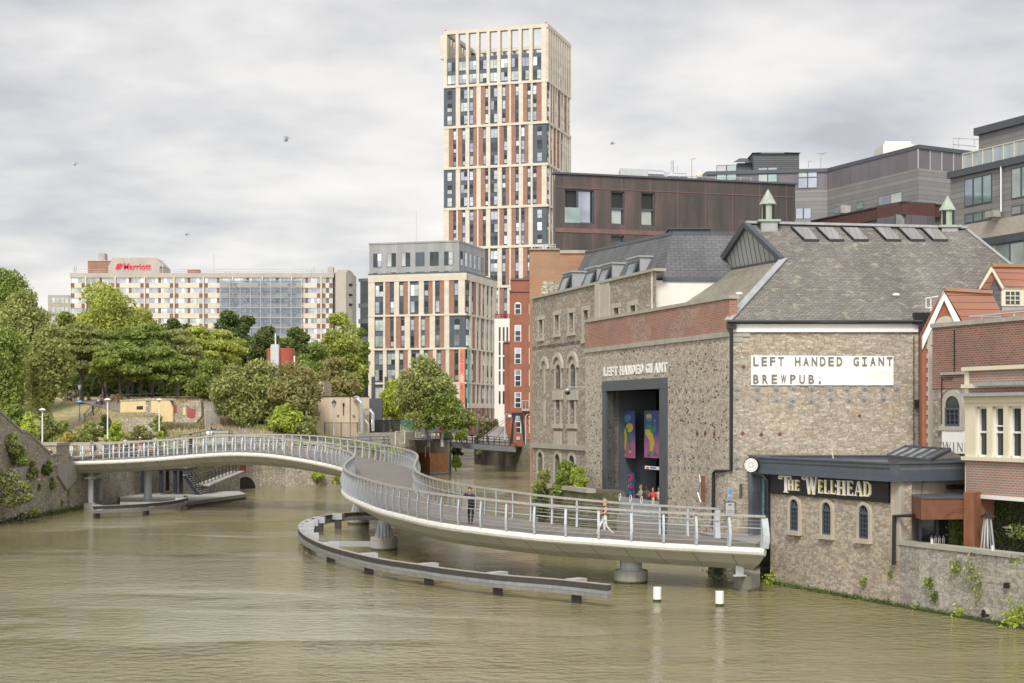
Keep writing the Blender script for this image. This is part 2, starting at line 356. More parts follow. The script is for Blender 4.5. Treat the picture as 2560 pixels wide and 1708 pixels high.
M['gl_sky'] = glass('sky_glass', (.33, .36, .42), .55)  # grey-blue base colour paints in part of the reflected sky
M['gl_pale'] = glass('curtained_glass', (.42, .46, .43), .25, .15)
M['gl_green'] = glass('green_glass', (.30, .40, .38), .5)
M['gl_black'] = plain('open_dark_window', (.02, .02, .022), .6)
M['gl_white'] = glass('pale_glass', (.62, .66, .68), .4)
M['banner'] = plain('banner_cloth', (.84, .83, .79), .7, var=.04, scale=.4, bump=.3)
M['lettergrey'] = plain('letter_brown_grey', (.19, .165, .155), .8, var=.05)
M['signblack'] = plain('sign_board', (.012, .012, .013), .5, var=.3)
M['gold'] = plain('gold_letter_edge', (.48, .36, .06), .5, var=.1)
M['letterwhite'] = plain('letter_white', (.78, .77, .73), .5, var=.03)
M['signred'] = plain('sign_red', (.70, .03, .05), .4, var=.03)
M['moss'] = plain('wet_moss', (.055, .07, .018), .9, var=.5, scale=2)
M['soil'] = plain('soil', (.16, .12, .08), .95, var=.3)
M['paving'] = plain('grey_paving', (.30, .285, .26), .9, var=.15)
M['tarmac'] = plain('path_tarmac', (.24, .225, .21), .9, var=.15)
M['yellowplaster'] = plain('yellow_plaster', (.68, .52, .28), .9, var=.15, scale=.8)
M['redplaster'] = plain('red_plaster', (.35, .08, .07), .9, var=.3, scale=1)
M['bark'] = plain('bark', (.12, .10, .08), .9, var=.4, scale=3)
M['birchbark'] = plain('birch_bark', (.42, .40, .36), .9, var=.5, scale=2)
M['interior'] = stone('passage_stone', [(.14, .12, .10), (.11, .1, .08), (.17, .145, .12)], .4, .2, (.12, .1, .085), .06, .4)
def leafmat(name, dark, light, hue=None, trans=.35):
    dark, light = [tuple(x * k for x, k in zip(c_, (1.46, 1.38, 1.5))) for c_ in (dark, light)]
    t = NT(name); ge = t.n('ShaderNodeNewGeometry'); o = t.obj()
    r = ge.outputs['Random Per Island']; nn = t.noise(o, .35, 3)
    f = t.math('ADD', t.math('MULTIPLY', r, .55), t.math('MULTIPLY', nn, .6))
    c = t.ramp(f, [(.2, dark), (.85, light)]) if hue is None else t.ramp(f, [(.2, dark), (.55, light), (.9, hue)])
    t.set(c, .6, 0, .3); tr = t.n('ShaderNodeBsdfTranslucent'); t.val(tr.inputs[0], c); mxs = t.n('ShaderNodeMixShader'); mxs.inputs[0].default_value = trans
    t.l(t.b.outputs[0], mxs.inputs[1]); t.l(tr.outputs[0], mxs.inputs[2]); t.l(mxs.outputs[0], t.out.inputs[0]); return t.mat
M['lf_mid'] = leafmat('leaves_mid_green', (.085, .125, .025), (.26, .33, .075))
M['lf_bright'] = leafmat('leaves_bright_green', (.15, .19, .03), (.42, .47, .11))
M['lf_dark'] = leafmat('leaves_dark_green', (.045, .075, .022), (.15, .20, .055))
M['lf_olive'] = leafmat('leaves_olive', (.12, .15, .04), (.33, .37, .12))
M['lf_brown'] = leafmat('leaves_brownish', (.125, .145, .045), (.27, .28, .10), (.35, .27, .12))
M['lf_yellow'] = leafmat('leaves_yellow', (.26, .24, .04), (.45, .42, .10))
M['lf_lime'] = leafmat('leaves_lime', (.17, .24, .03), (.42, .50, .09))
M['lf_purple'] = leafmat('flowers_purple', (.24, .14, .36), (.45, .32, .58))
M['straw'] = leafmat('dry_grass', (.27, .23, .125), (.44, .39, .24))
M['plate'] = plain('iron_plate', (.30, .295, .28), .7, var=.2)
# water
t = NT('river_water'); o = t.obj()
big = t.noise(t.mapping(o, (.022, .035, 1)), 1.0, 3, .5)
t.set(t.ramp(big, [(.35, (.205, .178, .085)), (.65, (.285, .248, .130))]), .07, 0); t.b.inputs['IOR'].default_value = 1.33
r1 = t.noise(t.mapping(o, (1.75, 2.0, 1)), 1.0, 4, .55); r2 = t.noise(t.mapping(o, (.35, .5, 1)), 1.0, 2)
ruff = t.ramp(t.noise(t.mapping(o, (.03, .045, 1), (5, 2, 0)), 1.0, 3, .55), [(.42, g(.10)), (.58, g(1))])
hh = t.math('MULTIPLY', t.math('ADD', r1, t.math('MULTIPLY', r2, .8)), ruff)
t.bump(hh, 1.0, .24); M['water'] = t.mat
mb = MB(); mb.face([(-700, -80, 0), (700, -80, 0), (700, 600, 0), (-700, 600, 0)])
tag(mb.build('water', M['water'], origin=(0, 0, 0)), kind='structure')
mb = MB(); mb.face([(-700, -80, -2.5), (700, -80, -2.5), (700, 600, -2.5), (-700, 600, -2.5)]); tag(mb.build('river_bed', M['soil'], origin=(0, 0, -2.5)), kind='structure')
# terrain of the park bank
def hN(X, Y):
    hill = 1 - ss(-31, -16, X)
    z = 4.3 + hill * (2.4 * ss(174, 190, Y) + 3.4 * ss(189, 206, Y) + 1.6 * ss(206, 260, Y)) + (1 - hill) * .7 * ss(186, 200, Y)
    z += (1 - ss(-46, -37, X) * .25) * ss(-32, -37, X) * 3.3 * (1 - ss(112, 141, Y))
    return z
t = NT('park_ground'); o = t.obj(); c1 = t.noise(o, .09, 4, .6); c2 = t.noise(o, 1.1, 5, .7)
c = t.ramp(t.math('ADD', t.math('MULTIPLY', c1, .7), t.math('MULTIPLY', c2, .35)), [(.40, (.20, .20, .075)), (.52, (.40, .34, .17)), (.64, (.54, .44, .25))]); t.bump(c2, .6, .2); M['park'] = t.set(c, .95)
t = NT('lawn'); o = t.obj(); c2 = t.noise(o, .5, 5, .7); M['lawn'] = t.set(t.ramp(c2, [(.35, (.20, .21, .075)), (.65, (.34, .31, .13))]), .95)
Bp = [(-38.6, 30), (-38.6, 117), (-37.7, 138), (-37, 148), (-35, 160), (-32, 171), (-30, 175.8), (-26, 179.8), (-19.7, 183.3), (-15.5, 190), (-13.6, 205), (-13.4, 222), (-9.1, 222.2), (-9.0, 232), (-8.6, 300)]
Fp = [(-600, 0), (-600, 60), (-600, 120), (-600, 180), (-600, 300), (-600, 500), (-600, 800), (-500, 1200), (-400, 1500), (-250, 1500), (-150, 1500), (-80, 1500), (-50, 1500), (-30, 1500), (-8.6, 1500)]
cols = []
for i in range(len(Bp) - 1):
    for k in range(8):
        q = k / 8; cols.append(((Bp[i][0] * (1 - q) + Bp[i + 1][0] * q, Bp[i][1] * (1 - q) + Bp[i + 1][1] * q), (Fp[i][0] * (1 - q) + Fp[i + 1][0] * q, Fp[i][1] * (1 - q) + Fp[i + 1][1] * q)))
cols.append((Bp[-1], Fp[-1])); RN = 70; mb = MB(); G_ = []
for b, f in cols:
    row = []
    for k in range(RN + 1):
        q = (k / RN) ** 2.4; x = b[0] + (f[0] - b[0]) * q; y = b[1] + (f[1] - b[1]) * q; row.append((x, y, hN(x, y)))
    G_.append(row)
for i in range(len(G_) - 1):
    for k in range(RN): mb.face([G_[i][k + 1], G_[i + 1][k + 1], G_[i + 1][k], G_[i][k]][::-1])
tag(mb.build('park_ground', M['park'], smooth=True, origin=(0, 0, 0)), kind='structure')
def flat(name, pts, z0, z1, mat, kind='structure'):
    m_b = MB(); m_b.prism([(x, y, z0) for x, y in pts], (0, 0, z1 - z0)); ob = m_b.build(name, mat); return tag(ob, kind=kind)
flat('city_ground', [(-7.0, 300), (-6.4, 265), (-1, 250), (3.1, 235), (3.6, 118), (30, 118), (30, 60), (300, -40), (700, 200), (700, 1500), (-8, 1500)], -2, 4.55, M['paving'])
flat('quay_paving', [(9.6, 79.4), (10.2, 76.4), (11.3, 72.6), (12.3, 75.6), (16.9, 66.5), (24, 66.5), (31, 62), (31, 79.4)], 1.9, 2.13, M['paving'])
flat('terrace_paving', [(17.0, 66.4), (17.3, 65.6), (20.4, 58.4), (24.4, 49), (36, 49), (36, 66.6)], -2, 1.9, M['paving'])
flat('passage_floor', [(4.8, 98.6), (11.2, 79.2), (25, 84), (15, 104)], -1.2, 2.16, M['paving'])
# quay walls
def polywall(name, label, pts, tops, z0, th, mat, cmat=None, chh=.16, cat='wall', smooth_n=1):
    root = thing(name, label, cat, (pts[0][0], pts[0][1], 0)); mb = MB(); mc = MB()
    for i in range(len(pts) - 1):
        a, b = Vector(pts[i]), Vector(pts[i + 1]); d = (b - a).normalized(); n_ = Vector((d.y, -d.x))
        ta, tb = tops[i], tops[i + 1]; e_ = d * .0
        A0, A1, B0, B1 = a, a - n_ * th, b, b - n_ * th
        def q(p, z): return (p.x, p.y, z)
        mb.face([q(A0, z0), q(B0, z0), q(B0, tb), q(A0, ta)]); mb.face([q(B1, z0), q(A1, z0), q(A1, ta), q(B1, tb)]); mb.face([q(A0, ta), q(B0, tb), q(B1, tb), q(A1, ta)])
        mb.face([q(A1, z0), q(A0, z0), q(A0, ta), q(A1, ta)]); mb.face([q(B0, z0), q(B1, z0), q(B1, tb), q(B0, tb)])
        if cmat:
            p = [a + n_ * .07, b + n_ * .07, b - n_ * (th + .07), a - n_ * (th + .07)]
            lo = [q(p[0], ta + .003), q(p[1], tb + .003), q(p[2], tb + .003), q(p[3], ta + .003)]
            mc.prism(lo, (0, 0, chh))
    mb.build('wall_face', mat, root)
    if cmat: mc.build('coping', cmat, root)
    return root
LW = Wall(XY(0, 117.0), Vector(XY(215, 137.8)) - Vector(XY(0, 117.0)))
pl = [(-45, 60), (-39.2, 100)] + [tuple(Vector(XY(p, 1)) * 0 + LW.p + LW.u * LW.S(p)) for p in (0, 54, 70, 128, 168)]
tp = [9, 8.9, 8.35, LW.Z(LW.S(54), 1081), LW.Z(LW.S(70), 1083), LW.Z(LW.S(128), 1139), LW.Z(LW.S(168), 1139)]
left_wall = polywall('river_wall', 'weathered stone river wall stepping down to the left end of the bridge', pl, tp, -1.5, .7, M['stone_old'], M['coping'])
mb = MB(); LW.pbox(mb, 139, 1110, 171, 1160, -1.2, .06); LW.pbox(mb, 126, 1138, 152, 1165, -1.0, .12); mb.build('parapet_block', M['stone_old'], left_wall)
mb = MB(); LW.pbox(mb, 138, 1107, 173, 1113, -1.3, .14); LW.pbox(mb, 125, 1133, 154, 1138.5, -1.1, .2); mb.build('cap_stone', M['coping'], left_wall)
mb = MB(); LW.poly(mb, [LW.L(139, 1160), LW.L(188, 1157), LW.L(188, 1196), LW.L(164, 1226), LW.L(141, 1190)], -.5, .18); mb.build('concrete_patch', M['concrete'], left_wall)
pts = [LW.P(LW.S(176), 0).xy, (-37.0, 146), (-35.3, 158), (-32.2, 170), (-30.4, 175.0), (-26, 179.4), (-19.7, 182.9), (-15.3, 189.6), (-13.6, 204), (-13.4, 221)]
bank_wall = polywall('bank_wall', 'old mossy stone bank wall with a round culvert under the bridge', [tuple(p) for p in pts], [4.35, 4.5, 4.6, 4.9, 4.9, 4.6, 4.35, 4.4, 4.4, 4.5], -1.5, .6, M['stone_old'], M['coping'])
W_ = Wall((-30.4, 175.0), (4.4, 4.4)); mb = MB()
c0, cz = W_.L(612, 1221); r = 1.45
W_.poly(mb, [(c0 + r * math.cos(math.pi * k / 10), -.2 + cz * 0 + r * 1.05 * math.sin(math.pi * k / 10)) for k in range(11)], -.5, .03); mb.build('culvert_mouth', M['gl_black'], bank_wall)
mb = MB(); P_ = lambda rr, k: (c0 + rr * math.cos(math.pi * k / 10), -.2 + rr * 1.05 * math.sin(math.pi * k / 10))
for k in range(10): W_.poly(mb, [P_(r, k), P_(r + .4, k), P_(r + .4, k + 1), P_(r, k + 1)], -.02, .10)
mb.build('culvert_arch', M['concrete'], bank_wall)
mb = MB(); W_.pbox(mb, 593, 1163, 615, 1190, -.1, .03); mb.build('red_graffiti', M['redplaster'], bank_wall)
polywall('canal_wall', 'mossy stone canal wall below the small footbridge', [(-7, 300), (-6.4, 265), (-1, 250), (3.0, 235), (3.3, 160), (3.4, 118)], [4.6] * 6, -1.5, .6, M['stone_old'], M['coping'])
cw = thing('concrete_quay_corner', 'grey concrete quay corner behind the rusted steel box', 'quay', (-11, 222, 0))
mb = MB(); mb.cbox(-16.6, -9.0, 221.6, 232, -1.5, 4.5); mb.build('block', M['concrete'], cw); mb = MB(); mb.cbox(-16.8, -8.85, 221.4, 232, 4.5, 4.72); mb.build('coping', M['coping'], cw)
rb = thing('rusted_steel_box', 'big rust coloured steel box hanging on the quay corner', 'box', (-11.5, 220, 0))
a, b_, c_ = onz(1075, 1183, .15), onz(1045, 1176, .15), onz(1118, 1178, .15); a = at(1075, 1183, 219); b_ = at(1043, 1183, 222.0); c_ = at(1118, 1180, 221.2)
mb = MB(); zt = zat(1133, 219); mb.prism([(a.x, a.y, .25), (b_.x, b_.y, .25), (b_.x + 1, 224, .25), (c_.x, 224, .25), (c_.x, c_.y, .25)], (0, 0, zt - .25)); mb.build('panel', M['corten'], rb)
mb = MB(); mb.prism([(a.x, a.y - .25, .05), (b_.x - .2, b_.y, .05), (b_.x + 1, 224, .05), (c_.x + .2, 224, .05), (c_.x + .2, c_.y, .05)], (0, 0, .18)); mb.build('base_frame', M['galv'], rb)
def strip(name, pts, wd, mat, hf, kind='structure', lift=.03, n=12):
    mb = MB(); S_ = []
    P = [Vector(p) for p in pts]
    for i in range(len(P) - 1):
        for k in range(n):
            q = k / n; S_.append(P[i].lerp(P[i + 1], q))
    S_.append(P[-1]); prev = None
    for i, p in enumerate(S_):
        d = (S_[min(i + 1, len(S_) - 1)] - S_[max(0, i - 1)]).normalized(); nn_ = Vector((-d.y, d.x)); r_ = []
        for k in range(5):
            q = p + nn_ * wd * (k / 4 - .5); r_.append((q.x, q.y, hf(q.x, q.y) + lift))
        if prev:
            for k in range(4): mb.face([prev[k + 1], prev[k], r_[k], r_[k + 1]][::-1])
        prev = r_
    return tag(mb.build(name, mat, origin=(0, 0, 0)), kind=kind)
strip('path', [(-56, 205), (-50, 200), (-43, 199), (-38, 203), (-30, 216)], 3.0, M['tarmac'], hN, lift=.07)
strip('quay_path', [(-38, 150), (-33, 166), (-30, 181), (-20, 192), (-14, 205), (-11, 226), (-12, 250)], 4.2, M['tarmac'], hN, lift=.06)
strip('lawn', [(-33.5, 184), (-30, 188.5), (-24, 192)], 7, M['lawn'], hN, lift=.05)
strip('lawn_path', [(-31, 178), (-32, 186), (-29, 196)], 1.8, M['tarmac'], hN, lift=.09)
# trees and shrubs
def leafcloud(name, C, size, mat, parent, rng, up=.3, kind=None):
    n = len(C); a = rng.normal(size=(n, 3)); a /= np.linalg.norm(a, axis=1)[:, None]
    nrm = rng.normal(size=(n, 3)); nrm[:, 2] += up * 2; b = np.cross(a, nrm); b /= (np.linalg.norm(b, axis=1)[:, None] + 1e-6)
    s = (size * rng.uniform(.6, 1.35, n))[:, None]
    V = np.empty((n, 4, 3)); V[:, 0] = C - a * s; V[:, 1] = C - b * s * .5 ; V[:, 2] = C + a * s; V[:, 3] = C + b * s * .5
    o0 = np.array(wpos(parent)) if parent else C.mean(axis=0); V = (V.reshape(-1, 3) - o0)
    me = bpy.data.meshes.new(name); me.vertices.add(4 * n); me.vertices.foreach_set('co', V.ravel()); me.loops.add(4 * n); me.loops.foreach_set('vertex_index', np.arange(4 * n, dtype=np.int32))
    me.polygons.add(n); me.polygons.foreach_set('loop_start', np.arange(0, 4 * n, 4, dtype=np.int32)); me.polygons.foreach_set('loop_total', np.full(n, 4, dtype=np.int32)); me.update(calc_edges=True); me.materials.append(mat)
    ob = bpy.data.objects.new(name, me); col.objects.link(ob)
    if parent: ob.parent = parent
    else: ob.location = Vector(o0)
    return ob
def crown_pts(rng, c, rx, ry, rz, nb, per, style):
    out = []; blobs = []
    for i in range(nb):
        d = rng.normal(size=3); d /= np.linalg.norm(d)
        if style != 'weep' and d[2] < -.55: d[2] *= -.6
        if i in (nb - 1, nb - 2): d = np.array([.25 * (i - nb + 1.5), 0, 1.0])
        rr = rng.uniform(.7, .82) if i > nb - 3 else rng.uniform(.38, .86) if i > nb // 5 else rng.uniform(.1, .4)
        p = np.array(c) + d * rr * np.array([rx, ry, rz]); br = rng.uniform(.24, .42) * min(rx, rz) * (1.1 if style == 'round' else 1)
        blobs.append(p); k = int(per * rng.uniform(.7, 1.3))
        q = rng.normal(size=(k, 3)); q /= np.linalg.norm(q, axis=1)[:, None]; q *= (rng.uniform(.45, 1.0, k) ** .5)[:, None] * br * rng.uniform(.85, 1.15, (k, 1))
        if style == 'layer': q[:, 2] *= .38; q[:, :2] *= 1.35; q[:, 2] -= .12 * np.linalg.norm(q[:, :2], axis=1)
        elif style == 'weep':
            q[:, 2] *= .7; st = rng.integers(0, max(3, k // 26), k); off = rng.uniform(-1, 1, (max(3, k // 26), 3)) * br * .9; ln = rng.uniform(1.0, 4.2, max(3, k // 26)) * rz / 7
            hang = rng.random(k) < .72; tt = rng.random(k); h = off[st].copy(); h[:, 2] = off[st][:, 2] * .3 - tt * ln[st]; h += rng.normal(size=(k, 3)) * .13; q[hang] = h[hang]
        else: q[:, 2] *= .8
        out.append(p + q)
    return np.concatenate(out), blobs
TREEN = [0]
def tree(name, label, px, ytop, hw, Y, zb, mat, style='round', nb=34, per=330, ls=.27, tall=None, trunk=True, group=None, bark='bark', cat='tree', under=.0, lean=0, depth=None):
    TREEN[0] += 1; rng = np.random.default_rng(100 + TREEN[0])
    base = at(px, 1000, Y); base.z = zb; top = zat(ytop, Y); r = hw / F * Y; H = top - zb
    cb_ = zb + H * under; rz = (top - cb_) / 2 * 1.04; cz = (top + cb_) / 2 - .1
    root = thing(name, label, cat, tuple(base), group)
    C, bl = crown_pts(rng, (base.x + lean, base.y, cz), r, depth or r, rz, nb, per, style)
    C = C[C[:, 2] > zb + .05]
    leafcloud('crown' if cat == 'tree' else 'foliage', C, ls, M[mat], root, rng)
    if trunk:
        mb = MB(); tr = max(.10, H * .022); n = 7
        tp_ = Vector((base.x + lean, base.y, cz + rz * .45)); pts_ = [base + (tp_ - base) * (k / n) + Vector((rng.normal() * .12, rng.normal() * .12, 0)) * (k > 0) for k in range(n + 1)]
        mb.tube(pts_, [tr * (1.25 if k == 0 else 1 - .8 * k / n) for k in range(n + 1)], 7)
        for p in bl[::2]:
            k = rng.integers(2, n - 1); s_ = pts_[k]; e_ = Vector(p)
            if (e_ - s_).length > .8: mid = s_.lerp(e_, .5) + Vector((0, 0, .25)); mb.tube([s_, mid, e_], [tr * .38, tr * .24, tr * .06], 5)
        mb.build('trunk' if cat == 'tree' else 'stems', M[bark], root)
    return root
G = 'trees of the riverside park'
tree('broadleaf_tree', 'dark round headed tree rising highest at the far left edge', 25, 664, 95, 236, 10.5, 'lf_mid', nb=44, per=400, group=G)
tree('maple_tree', 'bright green maple whose crown covers the lower left of the hotel', 262, 706, 108, 232, 10.5, 'lf_bright', nb=52, per=400, group=G)
tree('maple_tree', 'bright green tree filling in between the maple and the weeping birch', 165, 772, 62, 214, 10.0, 'lf_mid', nb=34, group=G)
tree('maple_tree', 'bright green tree on the right shoulder of the tall maple', 352, 752, 62, 238, 10.5, 'lf_bright', nb=36, group=G)
tree('pine_tree', 'dark green pointed tree just left of the blue scaffold netting', 432, 785, 34, 262, 11, 'lf_dark', 'round', nb=44, group=G)
tree('broadleaf_tree', 'small dark round tree in front of the hotel centre bays', 470, 795, 36, 268, 11, 'lf_dark', nb=28, group=G)
tree('pine_tree', 'tall dark spire topped tree against the blue netting', 575, 772, 46, 264, 11, 'lf_dark', 'round', nb=52, group=G)
tree('pine_tree', 'second spire topped dark tree under the scaffold', 617, 778, 36, 266, 11, 'lf_dark', 'round', nb=46, group=G)
tree('pine_tree', 'blackish pine right of the scaffold foot', 668, 806, 52, 258, 11, 'lf_dark', 'round', nb=52, group=G)
tree('broadleaf_tree', 'dark green tree behind the red tank', 736, 812, 52, 252, 10, 'lf_dark', nb=40, per=380, group=G)
tree('broadleaf_tree', 'tall bright tree standing against the grey and cream apartment block', 846, 768, 64, 262, 8, 'lf_bright', nb=46, per=400, group=G)
tree('broadleaf_tree', 'dark green tree at the left corner of the apartment block', 898, 806, 34, 272, 7, 'lf_mid', nb=30, group=G)
tree('broadleaf_tree', 'mid green tree in the dip behind the timber lodge', 790, 848, 56, 240, 9, 'lf_mid', nb=36, group=G)
for i, (px, yt, hw, Y, m_, lab) in enumerate([
    (205, 800, 62, 208, 'lf_olive', 'layered olive crowned tree over the blue lamp post'), (262, 812, 66, 214, 'lf_mid', 'layered tree shading the people on the grass'),
    (322, 806, 62, 218, 'lf_mid', 'layered tree behind the tall blue lamp post'), (382, 800, 66, 222, 'lf_mid', 'layered tree over the paired dark trunks'),
    (442, 812, 62, 224, 'lf_olive', 'layered tree above the yellow ruin wall'), (498, 806, 58, 230, 'lf_bright', 'layered tree above the red ruin wall'),
    (548, 812, 66, 236, 'lf_bright', 'yellow green tree below the scaffold'), (300, 850, 70, 203, 'lf_mid', 'low spreading dark tree in the shade of the row'), (410, 860, 74, 206, 'lf_mid', 'low spreading dark tree in the middle of the row')]):
    tree('spreading_tree', lab, px, yt, hw, Y, 10.2, m_, 'layer', nb=62, per=360, under=.14, group='layered trees in the park row')
tree('spreading_tree', 'bushy yellow green tree just left of the metal paling fence', 520, 892, 50, 205, 8.5, 'lf_mid', nb=34, group='layered trees in the park row')
rg = np.random.default_rng(55); nn = 30000; X = rg.uniform(-86, -26, nn); Yv = rg.uniform(238, 262, nn); Zv = 10.4 + rg.random(nn) ** 1.2 * (5.5 + 1.6 * np.sin(X * .5) + np.sin(X * 1.3))
tag(leafcloud('woodland', np.stack([X, Yv, Zv], 1), .5, M['lf_dark'], None, rg), 'dense dark woodland edge behind the park trees', 'woodland', kind='stuff')
tree('weeping_birch', 'weeping birch with light green hanging branches at the left edge', 12, 800, 62, 178, 7.5, 'lf_mid', 'weep', nb=46, per=420, ls=.22, under=.05, bark='birchbark', group='weeping birches')
tree('weeping_birch', 'tall olive weeping birch behind the light green one', 52, 718, 84, 196, 8.2, 'lf_olive', 'weep', nb=60, per=420, ls=.24, under=.18, bark='birchbark', group='weeping birches')
tree('weeping_birch', 'olive weeping birch with the white trunk beside the path', 122, 800, 68, 186, 7.6, 'lf_olive', 'weep', nb=56, per=420, ls=.23, under=.12, bark='birchbark', group='weeping birches')
tree('rowan_tree', 'brownish rowan in front of the left half of the timber lodge', 728, 902, 76, 189, 4.6, 'lf_brown', nb=74, per=230, ls=.25, under=.0, group='rowans by the timber lodge')
tree('rowan_tree', 'olive green rowan hiding the tall lodge wall', 655, 900, 70, 190, 5.0, 'lf_olive', nb=70, per=230, ls=.25, under=.0, group='rowans by the timber lodge')
tree('rowan_tree', 'dense rowan between the paling fence and the lodge', 586, 910, 60, 189, 5.8, 'lf_olive', nb=60, per=230, ls=.25, under=.02, group='rowans by the timber lodge')
tree('hawthorn_tree', 'brown tinged hawthorn behind the lodge roof at right', 838, 892, 60, 222, 6, 'lf_brown', nb=38, ls=.28)
tree('hawthorn_tree', 'olive hawthorn between the lodge and the apartment block', 884, 930, 46, 226, 5, 'lf_olive', nb=32, ls=.28)
tree('elder_bush', 'fresh green elder at the lodge corner beside the paling', 712, 1010, 44, 185.5, 5, 'lf_lime', nb=26, per=170, ls=.22, cat='shrub')
tree('elder_bush', 'yellowish bramble heap below the lodge windows', 768, 1040, 34, 185.5, 4.9, 'lf_olive', nb=20, per=150, ls=.2, cat='shrub')
tree('silver_birch', 'big full silver birch in front of the striped apartment block', 1068, 893, 80, 214, 4.0, 'lf_olive', nb=84, per=300, ls=.25, under=.0, bark='birchbark')
tree('silver_birch', 'darker lower half of a second birch beside the big one', 1106, 950, 52, 212, 4.0, 'lf_mid', nb=50, per=260, ls=.25, under=.0, bark='birchbark')
tree('lime_tree', 'small bright green tree left of the big silver birch', 982, 944, 42, 220, 4.9, 'lf_lime', nb=36, per=240, ls=.25, under=.05)
tree('laburnum_bush', 'rounded olive bush beside the ramp right of the birch', 1162, 1022, 32, 226, 4.7, 'lf_olive', nb=24, per=180, ls=.24, cat='shrub')
def shrub(lab, px, yt, hw, Y, zb, m_, nb=14, per=130, ls=.2, name='shrub', **k): return tree(name, lab, px, yt, hw, Y, zb, m_, nb=nb, per=per, ls=ls, cat='shrub', trunk=k.pop('trunk', True), **k)
shrub('light green bush beside the red post', 1118, 1076, 16, 223, 4.6, 'lf_lime'); shrub('light green bush at the left end of the footbridge', 1150, 1078, 22, 224, 4.6, 'lf_lime')
shrub('bright weeds growing on the rocks under the footbridge', 1140, 1140, 18, 226, .3, 'lf_lime')
shrub('small plant over the quay edge by the white gate', 1011, 1102, 12, 206, 4.2, 'lf_mid', nb=8)
shrub('dark ivy hanging below the footbridge', 1142, 1112, 16, 232, 1.2, 'lf_dark')
shrub('ivy hanging down the far canal wall', 1205, 1122, 20, 262, 1.6, 'lf_olive'); shrub('green fringe on the canal wall under the footbridge', 1225, 1112, 12, 251, 3.8, 'lf_mid')
for a in [('feathery green shrub on top of the river wall at the far left', 32, 1012, 46, 135, 5.6, 'lf_mid', 26), ('fern like shrub leaning over the wall coping', 72, 1030, 26, 134, 5.0, 'lf_lime', 16),
          ('olive shrub behind the second white lamp', 118, 1034, 44, 152, 4.4, 'lf_olive', 24), ('dark green shrub right of the lamp', 160, 1050, 26, 156, 4.4, 'lf_mid', 16), ('golden yellow shrub above the stone pier block', 170, 1081, 24, 148, 4.2, 'lf_yellow', 14),
          ('grey green shrub between the yellow shrub and the maple bush', 214, 1080, 30, 158, 4.2, 'lf_mid', 18), ('cream flecked variegated shrub', 222, 1056, 34, 168, 4.4, 'lf_olive', 20), ('dark pointed shrub behind the third lamp', 262, 1032, 22, 174, 4.6, 'lf_dark', 14),
          ('bright green rounded maple bush in front of the third lamp', 289, 1054, 25, 162, 4.2, 'lf_lime', 22), ('reddish brown shrub mound beside the maple bush', 350, 1066, 38, 166, 4.3, 'lf_brown', 20), ('low green shrub behind the bridge rail', 318, 1088, 30, 160, 4.3, 'lf_olive', 14),
          ('yellow flowering shrub near the fourth lamp', 402, 1078, 16, 168, 4.5, 'lf_lime', 8), ('low shrub at the foot of the ruin wall', 395, 1040, 24, 182, 5.6, 'lf_olive', 12),
          ('green climber on the bank behind the bridge rail', 480, 1118, 22, 169, 2.5, 'lf_lime', 12), ('bush on the bank seen through the curved rail', 985, 1120, 44, 186, 2.8, 'lf_lime', 20),
          ('brambles hanging over the bank right of the culvert', 745, 1170, 30, 181, .8, 'lf_olive', 20), ('bright ivy trailing to the water under the bridge', 792, 1178, 26, 181, .4, 'lf_lime', 18), ('ivy on the bank just left of the curved rail', 842, 1186, 22, 182.5, .2, 'lf_lime', 14),
          ('ivy on top of the culvert wall', 640, 1164, 26, 175.5, 3.6, 'lf_olive', 10)]:
    shrub(*a[:7], nb=a[7], group='bank shrubs')
for a in [('buddleia with purple spikes hanging over the water at the lower left', 20, 1172, 56, 116.5, .5, 'lf_olive', 44), ('ivy patch hanging below the stepped coping', 78, 1150, 20, 123.5, 2.6, 'lf_olive', 14), ('long ivy streak on the wall beside the concrete patch', 128, 1190, 13, 128.5, 1.4, 'lf_olive', 12), ('trailing olive creeper above the buddleia', 30, 1080, 26, 118.6, 4.6, 'lf_olive', 14), ('small fern on the wall between the buddleia and the ivy patch', 70, 1205, 11, 123.3, 1.7, 'lf_olive', 7), ('creeper hanging from the coping next to the pier block', 120, 1152, 12, 127.6, 3.3, 'lf_mid', 8), ('dark shrub rooted high in the river wall', 46, 1112, 32, 119.3, 3.6, 'lf_mid', 16), ('small shrub below the wall coping', 112, 1160, 12, 126.5, 2.9, 'lf_dark', 8),
          ('yellow green weeds at the foot of the river wall', 88, 1270, 16, 123.5, .15, 'lf_lime', 8), ('tuft of weeds low on the wall near the bridge', 146, 1246, 13, 131, .2, 'lf_olive', 8), ('green ferns on the wall under the bridge end', 196, 1195, 20, 139, 1.5, 'lf_mid', 12), ('small fern tuft in the middle of the river wall', 96, 1210, 8, 125.5, 2.1, 'lf_mid', 5), ('weeds at the wall foot beside the buddleia', 54, 1282, 14, 120.5, .1, 'lf_mid', 8)]:
    r_ = shrub(*a[:7], nb=a[7], ls=.14, per=320, trunk=False, depth=1.1, group='plants growing out of the river wall')
rng = np.random.default_rng(5); C = np.array(at(26, 1235, 115.6)) + rng.normal(size=(700, 3)) * np.array([.9, .5, 1.4]); leafcloud('flower_spikes', C, .05, M['lf_purple'], None, rng)
fl = col.objects['flower_spikes']; par = [o for o in col.objects if o.get('label', '').startswith('buddleia with purple')][0]; fl.location = fl.location - par.location; fl.parent = par
